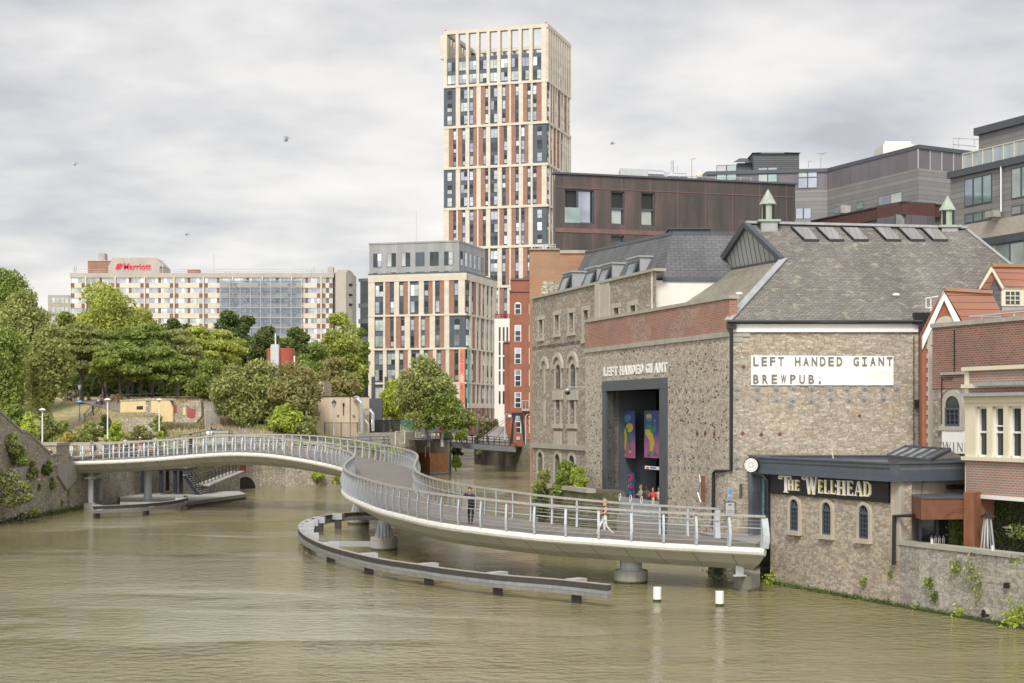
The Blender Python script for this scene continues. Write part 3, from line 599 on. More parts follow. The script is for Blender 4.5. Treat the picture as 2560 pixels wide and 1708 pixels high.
for a in [('dark glossy shrub on the mossy ledge below the warehouse arches', 1418, 1152, 44, 98.5, 2.5, 'lf_mid', 36), ('fern like bright shrub at the right end of the mossy ledge', 1449, 1162, 22, 96.5, 2.6, 'lf_lime', 20), ('grey leaved buddleia at the left end of the mossy ledge', 1360, 1168, 34, 103, 1.0, 'lf_olive', 34), ('low leafy growth hanging over the ledge', 1352, 1220, 22, 102, .8, 'lf_dark', 14)]:
    shrub(*a[:7], nb=a[7], ls=.13, per=330, group='shrubs on the mossy ledge')
def tufts(name, label, n, fx, mat, h=.5, seed=1):
    rng = np.random.default_rng(seed); V = []; mb = MB()
    for i in range(n):
        x, y, z = fx(rng); hh_ = h * rng.uniform(.5, 1.3); a = rng.uniform(0, 6.28); wd = .07; dx, dy = math.cos(a) * wd, math.sin(a) * wd; lx, ly = rng.normal() * .15, rng.normal() * .15
        mb.face([(x - dx, y - dy, z - .05), (x + dx, y + dy, z - .05), (x + lx, y + ly, z + hh_)])
    return tag(mb.build(name, mat, origin=(0, 0, 0)), label, 'grass', kind='stuff')
def fx1(r):
    x = r.uniform(-54, -25); y = r.uniform(176, 208); return x, y, hN(x, y)
tufts('dry_grass', 'straw coloured dry grass on the park slope', 9000, fx1, M['straw'], .45, 3)
def fx2(r):
    x = r.uniform(-46, -33); y = r.uniform(191, 196); return x, y, hN(x, y) + 0
tufts('tall_dry_grass', 'tall pale seeding grass above the ruin walls', 4000, fx2, M['straw'], 1.0, 4)
def fx3(r):
    x = r.uniform(-31, -16); y = r.uniform(186.5, 190.5); return x, y, hN(x, y)
tufts('rough_grass', 'green rough grass along the foot of the rowans', 5000, fx3, M['lf_olive'], .6, 6)
# the footbridge
ST = [(1912, 71.5, 1795, 77.4, 1.67), (1650, 74, 1640, 79.6, 1.72), (1528, 75, 1526, 81.1, 1.8), (1373, 76, 1416, 82.5, 1.93), (1283, 77, 1340, 84, 2.03), (1200, 78.3, 1280, 85.7, 2.13), (1126, 80, 1220, 87.8, 2.2), (1066, 82.5, 1170, 90.5, 2.25), (1012, 86, 1125, 94, 2.3), (950, 91, 1085, 98, 2.36), (905, 97, 1055, 102.5, 2.45), (875, 102.5, 1040, 106.5, 2.53), (861, 108, 1035, 111, 2.66), (864, 113, 1037, 115.5, 2.82), (874, 117, 1041, 119.5, 2.96), (884, 120.5, 1043, 123, 3.1), (884, 123.5, 1038, 127, 3.25), (872, 126, 1022, 131, 3.42), (848, 128.5, 990, 135, 3.6), (810, 131, 942, 139, 3.84), (745, 133, 870, 141.5, 4.2), (663, 135, 770, 144, 4.52), (582, 136, 650, 145, 4.6), (500, 136.5, 540, 145, 4.45), (400, 137, 420, 145, 4.15), (290, 137, 300, 145, 3.92), (172, 137, 176, 145, 3.78)]
SP, NP = [], []
for s in ST:
    z = CH - (7.65 - s[4]) * .98; a = at(s[0], YH, s[1] * .98); b = at(s[2], YH, s[3] * .98); a.z = b.z = z; SP.append(a); NP.append(b)
def cr(P, t):
    i = min(int(t), len(P) - 2); f = t - i; p0, p1, p2, p3 = P[max(i - 1, 0)], P[i], P[i + 1], P[min(i + 2, len(P) - 1)]
    return .5 * ((2 * p1) + (p2 - p0) * f + (2 * p0 - 5 * p1 + 4 * p2 - p3) * f * f + (3 * p1 - p0 - 3 * p2 + p3) * f ** 3)
NS = 9; TT = [i / NS for i in range((len(ST) - 1) * NS + 1)]
SC = [cr(SP, t) for t in TT]; NC = [cr(NP, t) for t in TT]
bridge = thing('footbridge', 'long curving pale grey footbridge with timber handrails crossing the river', 'bridge', tuple((SC[60] + NC[60]) / 2 * 1.0)[:2] + (0,))
Z = Vector((0, 0, 1))
def off(i):   # outward unit vector from N to S edge at sample i
    d = SC[i] - NC[i]; d.z = 0; return d.normalized()
md = MB(); cum = 0
for i in range(len(TT) - 1):
    ca = (SC[i] + NC[i]) / 2; cb2 = (SC[i + 1] + NC[i + 1]) / 2; l = (cb2 - ca).length
    md.face([SC[i], SC[i + 1], NC[i + 1], NC[i]][::-1], 0, [(cum, 6), (cum + l, 6), (cum + l, 0), (cum, 0)]); cum += l
    for A in (SC, NC): md.face([A[i], A[i + 1], A[i + 1] - Z * .12, A[i] - Z * .12], 0)
o_ = md.build('deck', M['deck'], bridge)
mg = MB(); cum = 0
for i in range(len(TT) - 1):
    prof = []
    for j in (i, i + 1):
        o1 = off(j); wd = (SC[j] - NC[j]).length; ins = min(1.5, wd * .25); s_, n_ = SC[j], NC[j]
        prof.append([s_ + o1 * .02 - Z * .10, s_ - o1 * .06 - Z * .38, s_ - o1 * (ins * .45) - Z * .80, s_ - o1 * ins - Z * 1.12, n_ + o1 * ins - Z * 1.12, n_ + o1 * (ins * .45) - Z * .80, n_ + o1 * .06 - Z * .38, n_ - o1 * .02 - Z * .10])
    l = ((SC[i + 1] + NC[i + 1]) / 2 - (SC[i] + NC[i]) / 2).length; l = (SC[i + 1] - SC[i]).length if l < .01 else l
    for k in range(7): mg.face([prof[0][k], prof[0][k + 1], prof[1][k + 1], prof[1][k]][::-1], 0, [(cum + k * .35, k), (cum + k * .35 + .35, k + 1), (cum + l + k * .35 + .35, k + 1), (cum + l + k * .35, k)][::-1])
    if i == 0: mg.face(prof[0], 0)
    if i == len(TT) - 2: mg.face(prof[1][::-1], 0)
    cum += l
t = NT('girder_panels'); uv = t.uv(); sp_ = t.n('ShaderNodeSeparateXYZ'); t.l(uv, sp_.inputs[0]); q = t.math('LESS_THAN', t.math('FRACT', t.math('MULTIPLY', sp_.outputs[0], 1 / 1.62)), .028)
c = t.mix(1., (.50, .50, .445), t.ramp(t.noise(t.mapping(uv, (1, .3, 1)), .7, 5), [(.3, g(.85)), (.7, g(1))]), 'MULTIPLY'); M['girder'] = t.set(t.mix(q, c, (.2, .2, .18)), .5)
mg.build('girder', M['girder'], bridge)
for A, sg in ((SC, 1), (NC, -1)):
    m_b = MB(); m_b.tube([A[i] + off(i) * .03 * sg - Z * .19 for i in range(len(TT))], .19, 10); m_b.build('rounded_edge', M['bridgecream'], bridge, smooth=True)
    m_b = MB()
    for i in range(len(TT) - 1):      # timber handrail
        r_ = []
        for j in (i, i + 1):
            c_ = A[j] + Z * 1.36 + off(j) * .02 * sg; o1 = off(j) * .125; r_.append([c_ - o1, c_ + o1, c_ + o1 * .8 + Z * .10, c_ - o1 * .8 + Z * .10])
        for k in range(4): m_b.face([r_[0][k], r_[0][(k + 1) % 4], r_[1][(k + 1) % 4], r_[1][k]], 0)
    m_b.face(r_[1], 0); m_b.build('handrail', M['wood'], bridge)
    m_b = MB(); m_b.tube([A[i] + Z * .86 - off(i) * .12 * sg for i in range(0, len(TT), 3)], .024, 5)
    for zz in (.2, .38, .56, 1.04, 1.2): m_b.tube([A[i] + Z * zz for i in range(0, len(TT), 4)], .006, 3)
    m_b.build('rail_wires', M['galv'], bridge)
def blade(m_b, p, o1, tg, hgt=1.36, end=1.0):
    pr = [(0, .02, .15), (.3, .12, .17), (.6, .16, .16), (.9, .13, .12), (hgt, -.02, .07)]; rings = []
    for z, a, h in pr:
        c_ = p + Z * z + o1 * a * .8; rings.append([c_ - o1 * h - tg * .058 * end, c_ + o1 * h - tg * .058 * end, c_ + o1 * h + tg * .058 * end, c_ - o1 * h + tg * .058 * end])
    for a, b in zip(rings, rings[1:]):
        for k in range(4): m_b.face([a[k], a[(k + 1) % 4], b[(k + 1) % 4], b[k]])
    m_b.face(rings[-1])
posts = []
for A, sg in ((SC, 1), (NC, -1)):
    acc = 0; nxt = .12
    for i in range(len(TT) - 1):
        l = (A[i + 1] - A[i]).length
        while nxt <= acc + l and l > 0:
            f = (nxt - acc) / l; p = A[i].lerp(A[i + 1], f); tg = (A[i + 1] - A[i]).normalized(); tg.z = 0; posts.append((p, off(i) * sg, tg.normalized())); nxt += 1.6 if p.y < 84 else 1.3 if p.y < 103 else .88
        acc += l
    posts.append((A[-1] - (A[-1] - A[-2]).normalized() * .12, off(len(TT) - 1) * sg, (A[-1] - A[-2]).normalized()))
posts.sort(key=lambda q: q[0].y); rest = MB()
for k, (p, o1, tg) in enumerate(posts):
    if k < 99: m_b = MB(); blade(m_b, p, o1, tg); m_b.build('post', M['bridgegrey'], bridge)
    else: blade(rest, p, o1, tg)
tag(rest.build('post', M['bridgegrey'], bridge), kind='stuff')
m_b = MB(); p = SC[0]; blade(m_b, p - Z * .02 + (SC[0] - SC[1]).normalized() * .02, off(0), (SC[1] - SC[0]).normalized(), 1.36, 1.7); p = NC[0]; blade(m_b, p, -off(0), (NC[1] - NC[0]).normalized(), 1.36, 1.7); m_b.build('end_post', M['bridgegrey'], bridge)
def pier(px, Y, ztop, rs=.34, rb=.82, fl=True, capz=.78, hb=.9):
    c = at(px, YH, Y); c.z = 0
    if capz:
        m_b = MB(); m_b.lathe(c, [(rb * .96, -2), (rb * .96, .12), (rb, .14), (rb, capz - .05), (rb * .97, capz)], 28); pc = m_b.build('pier_base', M['concrete'], bridge)
        m_b = MB(); m_b.lathe(c, [(rb * .985, -.1), (rb * .985, .10)], 28); m_b.build('moss_ring', M['moss'], pc)
    m_b = MB(); m_b.lathe(c, [(rs * 1.2, capz), (rs, capz + .12), (rs, ztop - .9), (rs, ztop)], 18)
    if fl:
        for k in range(14):
            a = 2 * math.pi * k / 14; d = Vector((math.cos(a), math.sin(a), 0)); e1 = Vector((-d.y, d.x, 0)) * .035
            q0 = c + Z * capz; pts_ = [q0 + d * rs * .9, q0 + d * rb * .72, q0 + d * rb * .66 + Z * .1, q0 + d * rs * .98 + Z * hb]
            m_b.prism([p_ - e1 / 2 for p_ in pts_], e1)
    m_b.build('pier_column', M['bridgegrey'], bridge)
pier(1577, 75.6, 1.4, .52, .82, True, .62, .8)
pier(960, 94.3, 1.8, .36, .82); pier(896, 117.5, 2.2, .36, .82); pier(370, 139.0, 3.5, .33, .7, True, .35, .95)
for px, Y in ((227, 136.6), (251, 141.2)):
    c = at(px, YH, Y); m_b = MB(); m_b.cbox(c.x - .48, c.x + .48, c.y - .48, c.y + .48, -1.5, .50); m_b.build('pier_base', M['concrete'], bridge)
    m_b = MB(); m_b.lathe((c.x, c.y, 0), [(.24, .5), (.24, 2.55)], 14); m_b.build('pier_column', M['bridgegrey'], bridge)
a, b = at(224, YH, 136.2), at(253, YH, 141.8); m_b = MB(); m_b.bar((a.x, a.y, 2.7), (b.x, b.y, 2.7), .3, .3); m_b.cbox(a.x - .45, a.x + .45, a.y, a.y + .3, 2.6, 2.75); m_b.tube([(a.x, a.y + .4, 2.7), (a.x, a.y + .4, 3.2)], [.15, .28], 10); m_b.build('cross_beam', M['bridgegrey'], bridge)
c = onz(1852, 1430, .95); m_b = MB(); m_b.cbox(c.x - .18, c.x + .18, c.y + .3, c.y + .6, .72, 1.2); m_b.cbox(c.x - .3, c.x + .3, c.y + .2, c.y + .7, .72, .8); m_b.build('bearing', M['galv'], bridge)
ab = thing('concrete_abutment', 'pale concrete block carrying the right end of the bridge above the water', 'abutment', (10.6, 73, 0)); m_b = MB()
q = [at(1834, YH, 73.2), at(1869, YH, 71.2), at(1900, YH, 72.6), at(1900, YH, 77), at(1834, YH, 77)]
m_b.prism([(p_.x, p_.y, .12) for p_ in q], (0, 0, .6)); m_b.prism([(p_.x * .985 + .15, p_.y + .12, -1.5) for p_ in q], (0, 0, 1.61)); m_b.build('block', M['concrete'], ab)
q = [at(1770, YH, 77.6), at(1834, YH, 76.2), at(1834, YH, 79), at(1770, YH, 79)]; m_b = MB(); m_b.prism([(p_.x, p_.y, -1.5) for p_ in q], (0, 0, 2.2)); m_b.build('rear_step', M['stone_old'], ab)
# river fenders
def fender(name, label, pix, zt, hts, brk, postpx, rev=False):
    P = [onz(px, py, zt) for px, py in pix]; n = 6; C_ = [cr(P, i / n) for i in range((len(P) - 1) * n + 1)]
    root = thing(name, label, 'fender', (C_[0].x, C_[0].y, 0), 'curved fenders in the river'); cen = sum(C_, Vector()) / len(C_)
    def nrm(i):
        d = C_[min(i + 1, len(C_) - 1)] - C_[max(0, i - 1)]; nn_ = Vector((-d.y, d.x, 0)).normalized(); return nn_
    sgn = 1
    for pname, z0, z1, o0, o1, mt in hts:
        m_b = MB()
        for i in range(len(C_) - 1):
            r_ = []
            for j in (i, i + 1):
                a = C_[j] + nrm(j) * o0; b2 = C_[j] + nrm(j) * o1; r_.append([Vector((a.x, a.y, z0)), Vector((b2.x, b2.y, z0)), Vector((b2.x, b2.y, z1)), Vector((a.x, a.y, z1))])
            for k in range(4): m_b.face([r_[0][k], r_[0][(k + 1) % 4], r_[1][(k + 1) % 4], r_[1][k]], 0)
            if i == 0: m_b.face(r_[0])
        m_b.face(r_[1]); m_b.build(pname, M[mt], root)
    for i in brk:
        i = int(i * (len(C_) - 1)); d = nrm(i); tg = Vector((d.y, -d.x, 0)); m_b = MB(); c = C_[i]
        m_b.box(Vector((c.x, c.y, zt - .38)) - tg * .25 + d * (-.1 if not rev else 0) , tg * .5, d * (.85 if not rev else -.85), Z * .42); m_b.build('bracket', M['galv'], root)
        m_b = MB(); c2 = c + d * (.45 if not rev else -.45); m_b.cbox(c2.x - .22, c2.x + .22, c2.y - .22, c2.y + .22, -2, zt - .38); m_b.build('pile', M['darkwood'], root)
    return root, C_
M['railsteel'] = plain('fender_steel', (.27, .29, .295), .5, var=.25)
prof = [('top_timber', .74, .97, -.11, .11, 'darkwood'), ('top_board', .97, 1.0, -.13, .12, 'wood'), ('steel_rail', .57, .73, -.07, .09, 'railsteel'), ('lower_timber', .40, .56, -.11, .12, 'greywood')]
fender('river_fender', 'large hooked timber and steel fender round the middle piers of the bridge', [(1523, 1461), (1400, 1448), (1250, 1436), (1120, 1421), (1052, 1411), (941, 1394), (831, 1367), (775, 1344), (753, 1326), (750, 1313), (762, 1302), (780, 1295), (808, 1289), (857, 1282), (919, 1280), (1000, 1283)], 1.0, prof, (.06, .15, .27, .36, .43, .5, .56, .60, .64, .68, .75, .84), (), True)
fender('river_fender', 'short curved timber fender in front of the left bridge columns', [(234, 1265), (290, 1262.5), (344, 1260), (390, 1256.5), (425, 1252.6), (452, 1248), (467, 1243), (462, 1239)], 1.0, prof, (.05, .4, .8), ())
fb = thing('mooring_beam', 'pale steel beam running from the big fender to the nearer pier base', 'beam', (-6, 94, 0)); m_b = MB(); m_b.bar(onz(820, 1362, .6) + Z * .05, onz(940, 1360, .55), .3, .3); m_b.build('beam', M['galv'], fb)
for px, yb, lab in ((1643, 1505, 'white marker post in the water nearer the pier, left one'), (1799, 1516, 'white marker post in the water near the pub wall, right one')):
    c = onz(px, yb, 0); r_ = thing('marker_post', lab, 'post', (c.x, c.y, 0), 'white marker posts'); m_b = MB(); m_b.lathe((c.x, c.y, 0), [(.175, -1), (.175, .12)], 20); m_b.build('wet_base', M['moss'], r_)
    m_b = MB(); m_b.lathe((c.x, c.y, 0), [(.18, .12), (.18, .62), (.175, .64)], 24); m_b.build('sleeve', M['whitepaint'], r_)
# landing stage, steel stair platform and gangway under the bridge
lp = thing('pontoon', 'low grey landing pontoon at the foot of the blue steel stairs', 'pontoon', (-30, 158, 0)); m_b = MB()
q = [onz(458, 1240, .7), onz(473, 1248, .7), onz(612, 1232, .7), onz(560, 1224, .7)]; q = [onz(300, 1249, .8), onz(472, 1247, .8), onz(615, 1228, .8), onz(600, 1221.5, .8), onz(450, 1222, .8), onz(300, 1224, .8)]
m_b.prism([(p_.x, p_.y, .32) for p_ in q], (0, 0, .22)); m_b.build('deck', M['concrete'], lp); m_b = MB(); m_b.prism([(p_.x * 1.0, p_.y + .1, -1) for p_ in q], (0, 0, 1.3)); m_b.build('hull', M['darkwood'], lp)
m_b = MB(); a_, b2 = onz(472, 1247, .8), onz(615, 1228, .8); m_b.bar(a_ - Vector((0, .08, .42)), b2 - Vector((0, .08, .42)), .12, .3); m_b.build('edge_timber', M['greywood'], lp)
stg = thing('stair_platform', 'navy blue steel stair platform standing under the left bridge span', 'staircase', (-32, 152, 0)); Y0, Y1 = 150.5, 155.5
for px, Y in ((322, Y0), (338, Y1), (357, Y0), (403, Y0), (419, Y1), (438, Y0), (453, Y0 + 1)):
    c = at(px, YH, Y); m_b = MB(); m_b.cbox(c.x - .16, c.x + .16, c.y - .16, c.y + .16, .7, 3.6 if px < 360 else 3.05); m_b.build('column', M['bluesteel'], stg)
m_b = MB()
a_, b2 = at(300, YH, Y0), at(366, YH, Y0); m_b.cbox(a_.x, b2.x, Y0 - .3, Y1 + .3, 3.6, 3.85)
a_, b2 = at(379, YH, Y0), at(468, YH, Y0); m_b.cbox(a_.x, b2.x, Y0 - .5, Y1, 2.85, 3.1); m_b.build('platform_beam', M['bluesteel'], stg)
m_b = MB(); m_b.cbox(a_.x - .1, b2.x + .1, Y0 - .6, Y1, 3.1, 3.2); m_b.build('platform_deck', M['concrete'], stg)
m_b = MB(); s0, s1 = at(464, 1187, Y0), at(500, 1238, Y0)
for k in range(11):
    f = k / 10; c = s0.lerp(s1, f); m_b.cbox(c.x - .2, c.x + .25, Y0 - .4, Y0 + 1.1, c.z - .05, c.z + .02)
m_b.build('treads', M['concrete'], stg)
for yy in (Y0 - .45, Y0 + 1.15): m_b = MB(); m_b.bar((s0.x, yy, s0.z - .1), (s1.x, yy, s1.z - .1), .08, .32); m_b.build('stringer', M['bluesteel'], stg)
m_b = MB()
for yy in (Y0 - .45, Y0 + 1.15):
    for dz in (.5, 1.0): m_b.tube([(s0.x, yy, s0.z + dz), (s1.x, yy, s1.z + dz)], .03, 5)
    for k in range(5): c = s0.lerp(s1, k / 4); m_b.tube([(c.x, yy, c.z), (c.x, yy, c.z + 1)], .03, 5)
for k in range(9): x = a_.x + (b2.x - a_.x) * k / 8; m_b.tube([(x, Y0 - .5, 3.1), (x, Y0 - .5, 4.2)], .035, 5)
for dz in (.55, 1.1): m_b.tube([(a_.x, Y0 - .5, 3.1 + dz), (b2.x, Y0 - .5, 3.1 + dz)], .03, 5)
m_b.build('stair_railing', M['bluesteel'], stg)
gw = thing('gangway', 'sloping gangway with thin railings from the bank down to the pontoon', 'gangway', (-28, 162, 0)); a0, a1 = at(505, 1214, 152), at(594, 1179, 168); m_b = MB()
m_b.bar(a0, a1, 1.5, .14); m_b.build('deck', M['concrete'], gw); m_b = MB(); m_b.bar(a0 - Z * .2 - Vector((0, .75, 0)), a1 - Z * .2 - Vector((0, .75, 0)), .12, .32); m_b.build('side_beam', M['darkwood'], gw)
m_b = MB()
for yo in (-.75, .75):
    for k in range(11): c = a0.lerp(a1, k / 10) + Vector((0, yo, 0)); m_b.tube([c, c + Z * 1.1], .03, 4)
    for dz in (.4, .75, 1.1): m_b.tube([a0 + Vector((0, yo, dz)), a1 + Vector((0, yo, dz))], .022, 4)
m_b.build('railing', M['darkwood'], gw)
lw_ = thing('ledge_wall', 'low concrete ledge behind the left bridge column', 'wall', (-34, 146, 0)); m_b = MB(); p_, p2 = onz(300, 1255, 0), onz(452, 1255, 0); m_b.cbox(at(303, YH, 147).x, at(450, YH, 147).x, 146.8, 149, -1, .5); m_b.build('face', M['stone_old'], lw_)
# facade kit for the striped blocks
GL = ['gl_sky', 'gl_sky', 'gl_pale', 'gl_pale', 'gl_dark', 'gl_sky']
def win_mesh(mb, W, a0, a1, z0, z1, o, kind, seed, fr='dark_clad'):
    # mats: 0 frame, 1..  glass
    r_ = random.Random(seed); w_ = a1 - a0; t_ = .07
    W.box(mb, a0, a1, z0, z1, o, o + .05, 0)
    cols_ = 2 if kind == 'd' else 1; cw = (w_ - t_ * (cols_ + 1)) / cols_
    for k in range(cols_):
        x0 = a0 + t_ + k * (cw + t_); sp = (kind == 's') or k == 1
        gz = [(z0 + t_, z0 + (z1 - z0) * .44), (z0 + (z1 - z0) * .44 + t_, z1 - t_)] if sp else [(z0 + t_, z1 - t_)]
        base = r_.choice([1, 1, 2, 2, 3, 3, 5]); 
        for j, (p, q) in enumerate(gz):
            m_ = base
            if j == 1 and r_.random() < .22: m_ = 4
            elif j == 1 and r_.random() < .18: m_ = 5
            W.box(mb, x0, x0 + cw, p, q, o + .05, o + .065, m_)
WM = lambda: [M['dark_clad'], M['gl_sky'], M['gl_pale'], M['gl_dark'], M['gl_black'], M['gl_white']]
class Facade:
    def __init__(s, root): s.root = root; s.C = MB(); s.B = MB(); s.G = MB(); s.wins = []
    def zone(s, W, cols, z0, z1, ns, po=.30, sparse=()):
        # cols: (kind, a0, a1): C cream, B brick, s/d window strip, k dark cladding with a small window
        for k, a0, a1 in cols:
            if k == 'C': W.box(s.C, a0, a1, z0, z1, -.1, po)
            elif k == 'B': W.box(s.B, a0, a1, z0, z1, -.1, po - .12)
            else:
                h = (z1 - z0) / ns
                for i in range(ns):
                    b0, b1 = a0 + .04, a1 - .04
                    if k == 'k': m_ = (a0 + a1) / 2; b0, b1 = m_ - .6, m_ + .55
                    s.wins.append((W, b0, b1, z0 + h * i + h * .10, z0 + h * i + h * .80, .13 if k == 'k' else .02, 'd' if k == 'd' else 's'))
                if k == 'k': m_ = MB(); W.box(m_, a0, a1, z0, z1, -.1, .12); m_.build('corner_cladding', M['dark_clad'], s.root)
    def finish(s, lim=98):
        if s.C.f: s.C.build('stone_grid', M['cream'], s.root)
        if s.B.f: s.B.build('brick_panels', M['brickred'], s.root)
        
        s.wins.sort(key=lambda q: -(q[2] - q[1]) * (q[4] - q[3]) * abs(q[0].n.y)); rest = MB()
        for i, q in enumerate(s.wins):
            if i < lim: m_ = MB(); win_mesh(m_, *q, i); m_.build('window', WM(), s.root)
            else: win_mesh(rest, *q, i)
        if rest.f: tag(rest.build('window', WM(), s.root), kind='stuff')
def colsof(spec, x0, x1, a0, a1):
    f = lambda x: a0 + (x - x0) / (x1 - x0) * (a1 - a0); out = []; 
    for k, p, q in spec: out.append((k, f(p), f(q)))
    return out
def parse(s):   # 'C270 335G...' -> list
    out = []; tk = s.split()
    for i in range(0, len(tk) - 2, 2): out.append((tk[i + 1], float(tk[i]), float(tk[i + 2])))
    return out
# the tower
TY = 340.0; cx, cy = XY(1367.3, TY); uL = Vector((3.3, -1)).normalized(); uR = Vector((1, 3.3)).normalized()
WL = Wall((cx, cy), uL); WR = Wall((cx, cy), uR); aL = WL.S(1110); bR = WR.S(1424.5)
tower = thing('residential_tower', 'very tall cream, brick and grey striped residential tower with an open crown frame', 'tower', (cx - 10, cy + 8, 4.5))
zc_ = lambda y: zat(y, TY)
zt = zc_(59.5); zroof = zc_(130); zb = [zc_(v) for v in (205.5, 309, 413.5, 517, 617, 717, 817, 917, 1040)]
mb = MB(); c0 = WL.P(aL, 4.5); c1 = WL.P(0, 4.5); c2 = WR.P(bR, 4.5); c3 = c2 + (c0 - c1); mb.prism([c0, c1, c2, c3], (0, 0, zroof - 4.5)); mb.build('core_wall', M['dark_clad'], tower)
fc = Facade(tower)
A_ = parse('287 C 335 d 458 C 498 d 603 C 642 d 750 C 788 d 893 C 935 d 1040 C 1085 d 1187 C 1230 d 1335 C 1378 d 1482 C 1530 d 1650 C 1722')
B_ = parse('287 k 460 C 522 d 625 C 648 s 705 B 752 C 812 B 868 s 918 C 942 d 1045 C 1105 s 1158 B 1210 C 1232 B 1288 s 1340 C 1400 B 1455 s 1505 C 1530 s 1585 B 1655 C 1722')
C_z = parse('287 C 362 B 420 s 468 C 490 B 548 s 595 C 652 s 708 B 760 C 780 B 838 s 885 C 945 d 1050 C 1072 B 1130 s 1180 C 1238 B 1295 s 1345 C 1368 s 1420 B 1475 C 1532 k 1722')
RA = parse('0 C 4 s 9 C 13 s 19 C 23 s 29 C 33 s 39 C 43 s 49 C 53 s 59 C 63 s 69 C 73 s 79 C 83 s 89 C 92 s 97 C 100')
RB = parse('0 s 8 C 11 B 18 C 21 B 28 C 31 s 38 C 42 s 49 B 54 C 57 s 65 C 69 s 76 B 82 C 86 s 93 C 95 s 100')
RC = parse('0 s 6 C 9 B 14 s 19 C 23 s 29 B 34 C 38 s 44 B 50 C 54 B 59 s 65 C 69 s 74 C 79 s 85 C 88 s 94 C 100')
zones = [(zc_(133) , zb[0], A_, RA, 2), (zb[0], zb[1], B_, RB, 3), (zb[1], zb[2], C_z, RC, 3), (zb[2], zb[3], B_, RB, 3), (zb[3], zb[4], C_z, RC, 3), (zb[4], zb[5], B_, RB, 3), (zb[5], zb[6], C_z, RC, 3), (zb[6], zb[7], B_, RB, 3), (zb[7], zb[8], C_z, RC, 3)]
for z1, z0, L_, R_, ns in zones:
    fc.zone(WL, colsof(L_, 287, 1722, aL, 0), z0 + .55, z1, ns); fc.zone(WR, colsof(R_, 0, 100, 0, bR), z0 + .55, z1, ns)
    WL.box(fc.C, aL - .05, .38, z0, z0 + .55, -.1, .38); WR.box(fc.C, 0, bR, z0, z0 + .55, -.1, .38)
WB = Wall(tuple(WR.P(bR, 0).xy), -uL); WS = Wall(tuple(WL.P(aL, 0).xy), -uR)
wL_, wR_ = -aL, bR
for k, x0, x1 in colsof(A_, 287, 1722, aL, 0):
    if k == 'C': WL.box(fc.C, x0, x1, zc_(133), zt - .8, -.9, .30); q = WL.P(x0, 0); WBs = uR * bR; o_ = Vector((WBs.x, WBs.y, 0)); p_ = WL.P(x0, zroof, .0) + o_; mb = fc.C; mb.box(p_, WL.P(x1, 0) - WL.P(x0, 0), WL.P(0, 0, -.9) - WL.P(0, 0), (0, 0, zt - .8 - zroof))
for k, x0, x1 in colsof(RA, 0, 100, 0, bR):
    if k == 'C':
        WR.box(fc.C, x0, x1, zc_(133), zt - .8, -.9, .30); d_ = WL.P(aL, 0) - WL.P(0, 0); fc.C.box(WR.P(x0, zroof) + d_, WR.P(x1, 0) - WR.P(x0, 0), WR.P(0, 0, -.9) - WR.P(0, 0), (0, 0, zt - .8 - zroof))
ringc = MB(); WL.box(ringc, aL, .3, zt - .8, zt, -1.0, .31); WR.box(ringc, 0, bR, zt - .8, zt, -1.0, .31)
for W0, a0_, a1_, d_ in ((WL, aL, 0, Vector((uR.x, uR.y, 0)) * (bR - 1)), (WR, 0, bR, Vector((uL.x, uL.y, 0)) * (aL + 1))):
    ringc.box(W0.P(a0_, zt - .8) + d_, W0.P(a1_, 0) - W0.P(a0_, 0), W0.P(0, 0, -1.0) - W0.P(0, 0), (0, 0, .8))
ringc.build('crown_beam', M['cream'], tower)
fc.finish()
mb = MB()
for W0, a0_ in ((WL, aL + .3), (WL, -.2)): mb.ball(W0.P(a0_, zt + .2), .2)
mb.build('warning_lamp', M['red'], tower)
# the mid rise block
AY = 290.0; cx, cy = XY(1163, AY); uL = Vector((3.395, -1)).normalized(); uR = Vector((1, 3.395)).normalized(); WL = Wall((cx, cy), uL); WR = Wall((cx, cy), uR)
aL = WL.S(922); a898 = WL.S(899); bR = WR.S(1238); zc_ = lambda y: zat(y, AY)
apt = thing('apartment_block', 'striped cream and brick apartment block with a grey top storey and a hanging banner', 'apartment building', (cx - 8, cy + 8, 4.5))
zt = zc_(682); zz = [zc_(v) for v in (700, 788.5, 873.5, 960, 1046)]
mb = MB(); c0, c1, c2 = WL.P(aL, 4.5), WL.P(0, 4.5), WR.P(bR, 4.5); mb.prism([c0, c1, c2, c2 + c0 - c1], (0, 0, zt - 4.8)); mb.build('core_wall', M['dark_clad'], apt)
fc = Facade(apt)
Z1 = parse('155 C 215 d 295 C 313 B 355 s 395 C 440 s 482 B 523 C 540 d 622 C 668 s 710 B 750 C 770 s 812 B 855 C 897 B 942 s 982 C 1040')
Z2 = parse('155 C 213 d 293 C 313 B 357 s 393 C 413 B 455 s 493 C 542 s 580 B 623 C 640 s 680 B 722 C 770 s 812 B 855 C 900 k 1040')
Z3 = parse('155 C 212 d 292 C 325 d 405 C 440 s 480 B 522 C 552 d 632 C 667 s 709 B 752 C 784 s 826 B 868 C 900 B 945 s 985 C 1040')
RZ = parse('0 s 11 C 16 s 24 B 32 C 38 B 47 C 52 s 60 C 66 s 75 C 80 s 88 C 100'); RZ2 = parse('0 s 12 C 18 B 28 C 33 s 41 C 46 B 53 s 59 C 65 s 73 C 79 s 86 C 90 s 97 C 100')
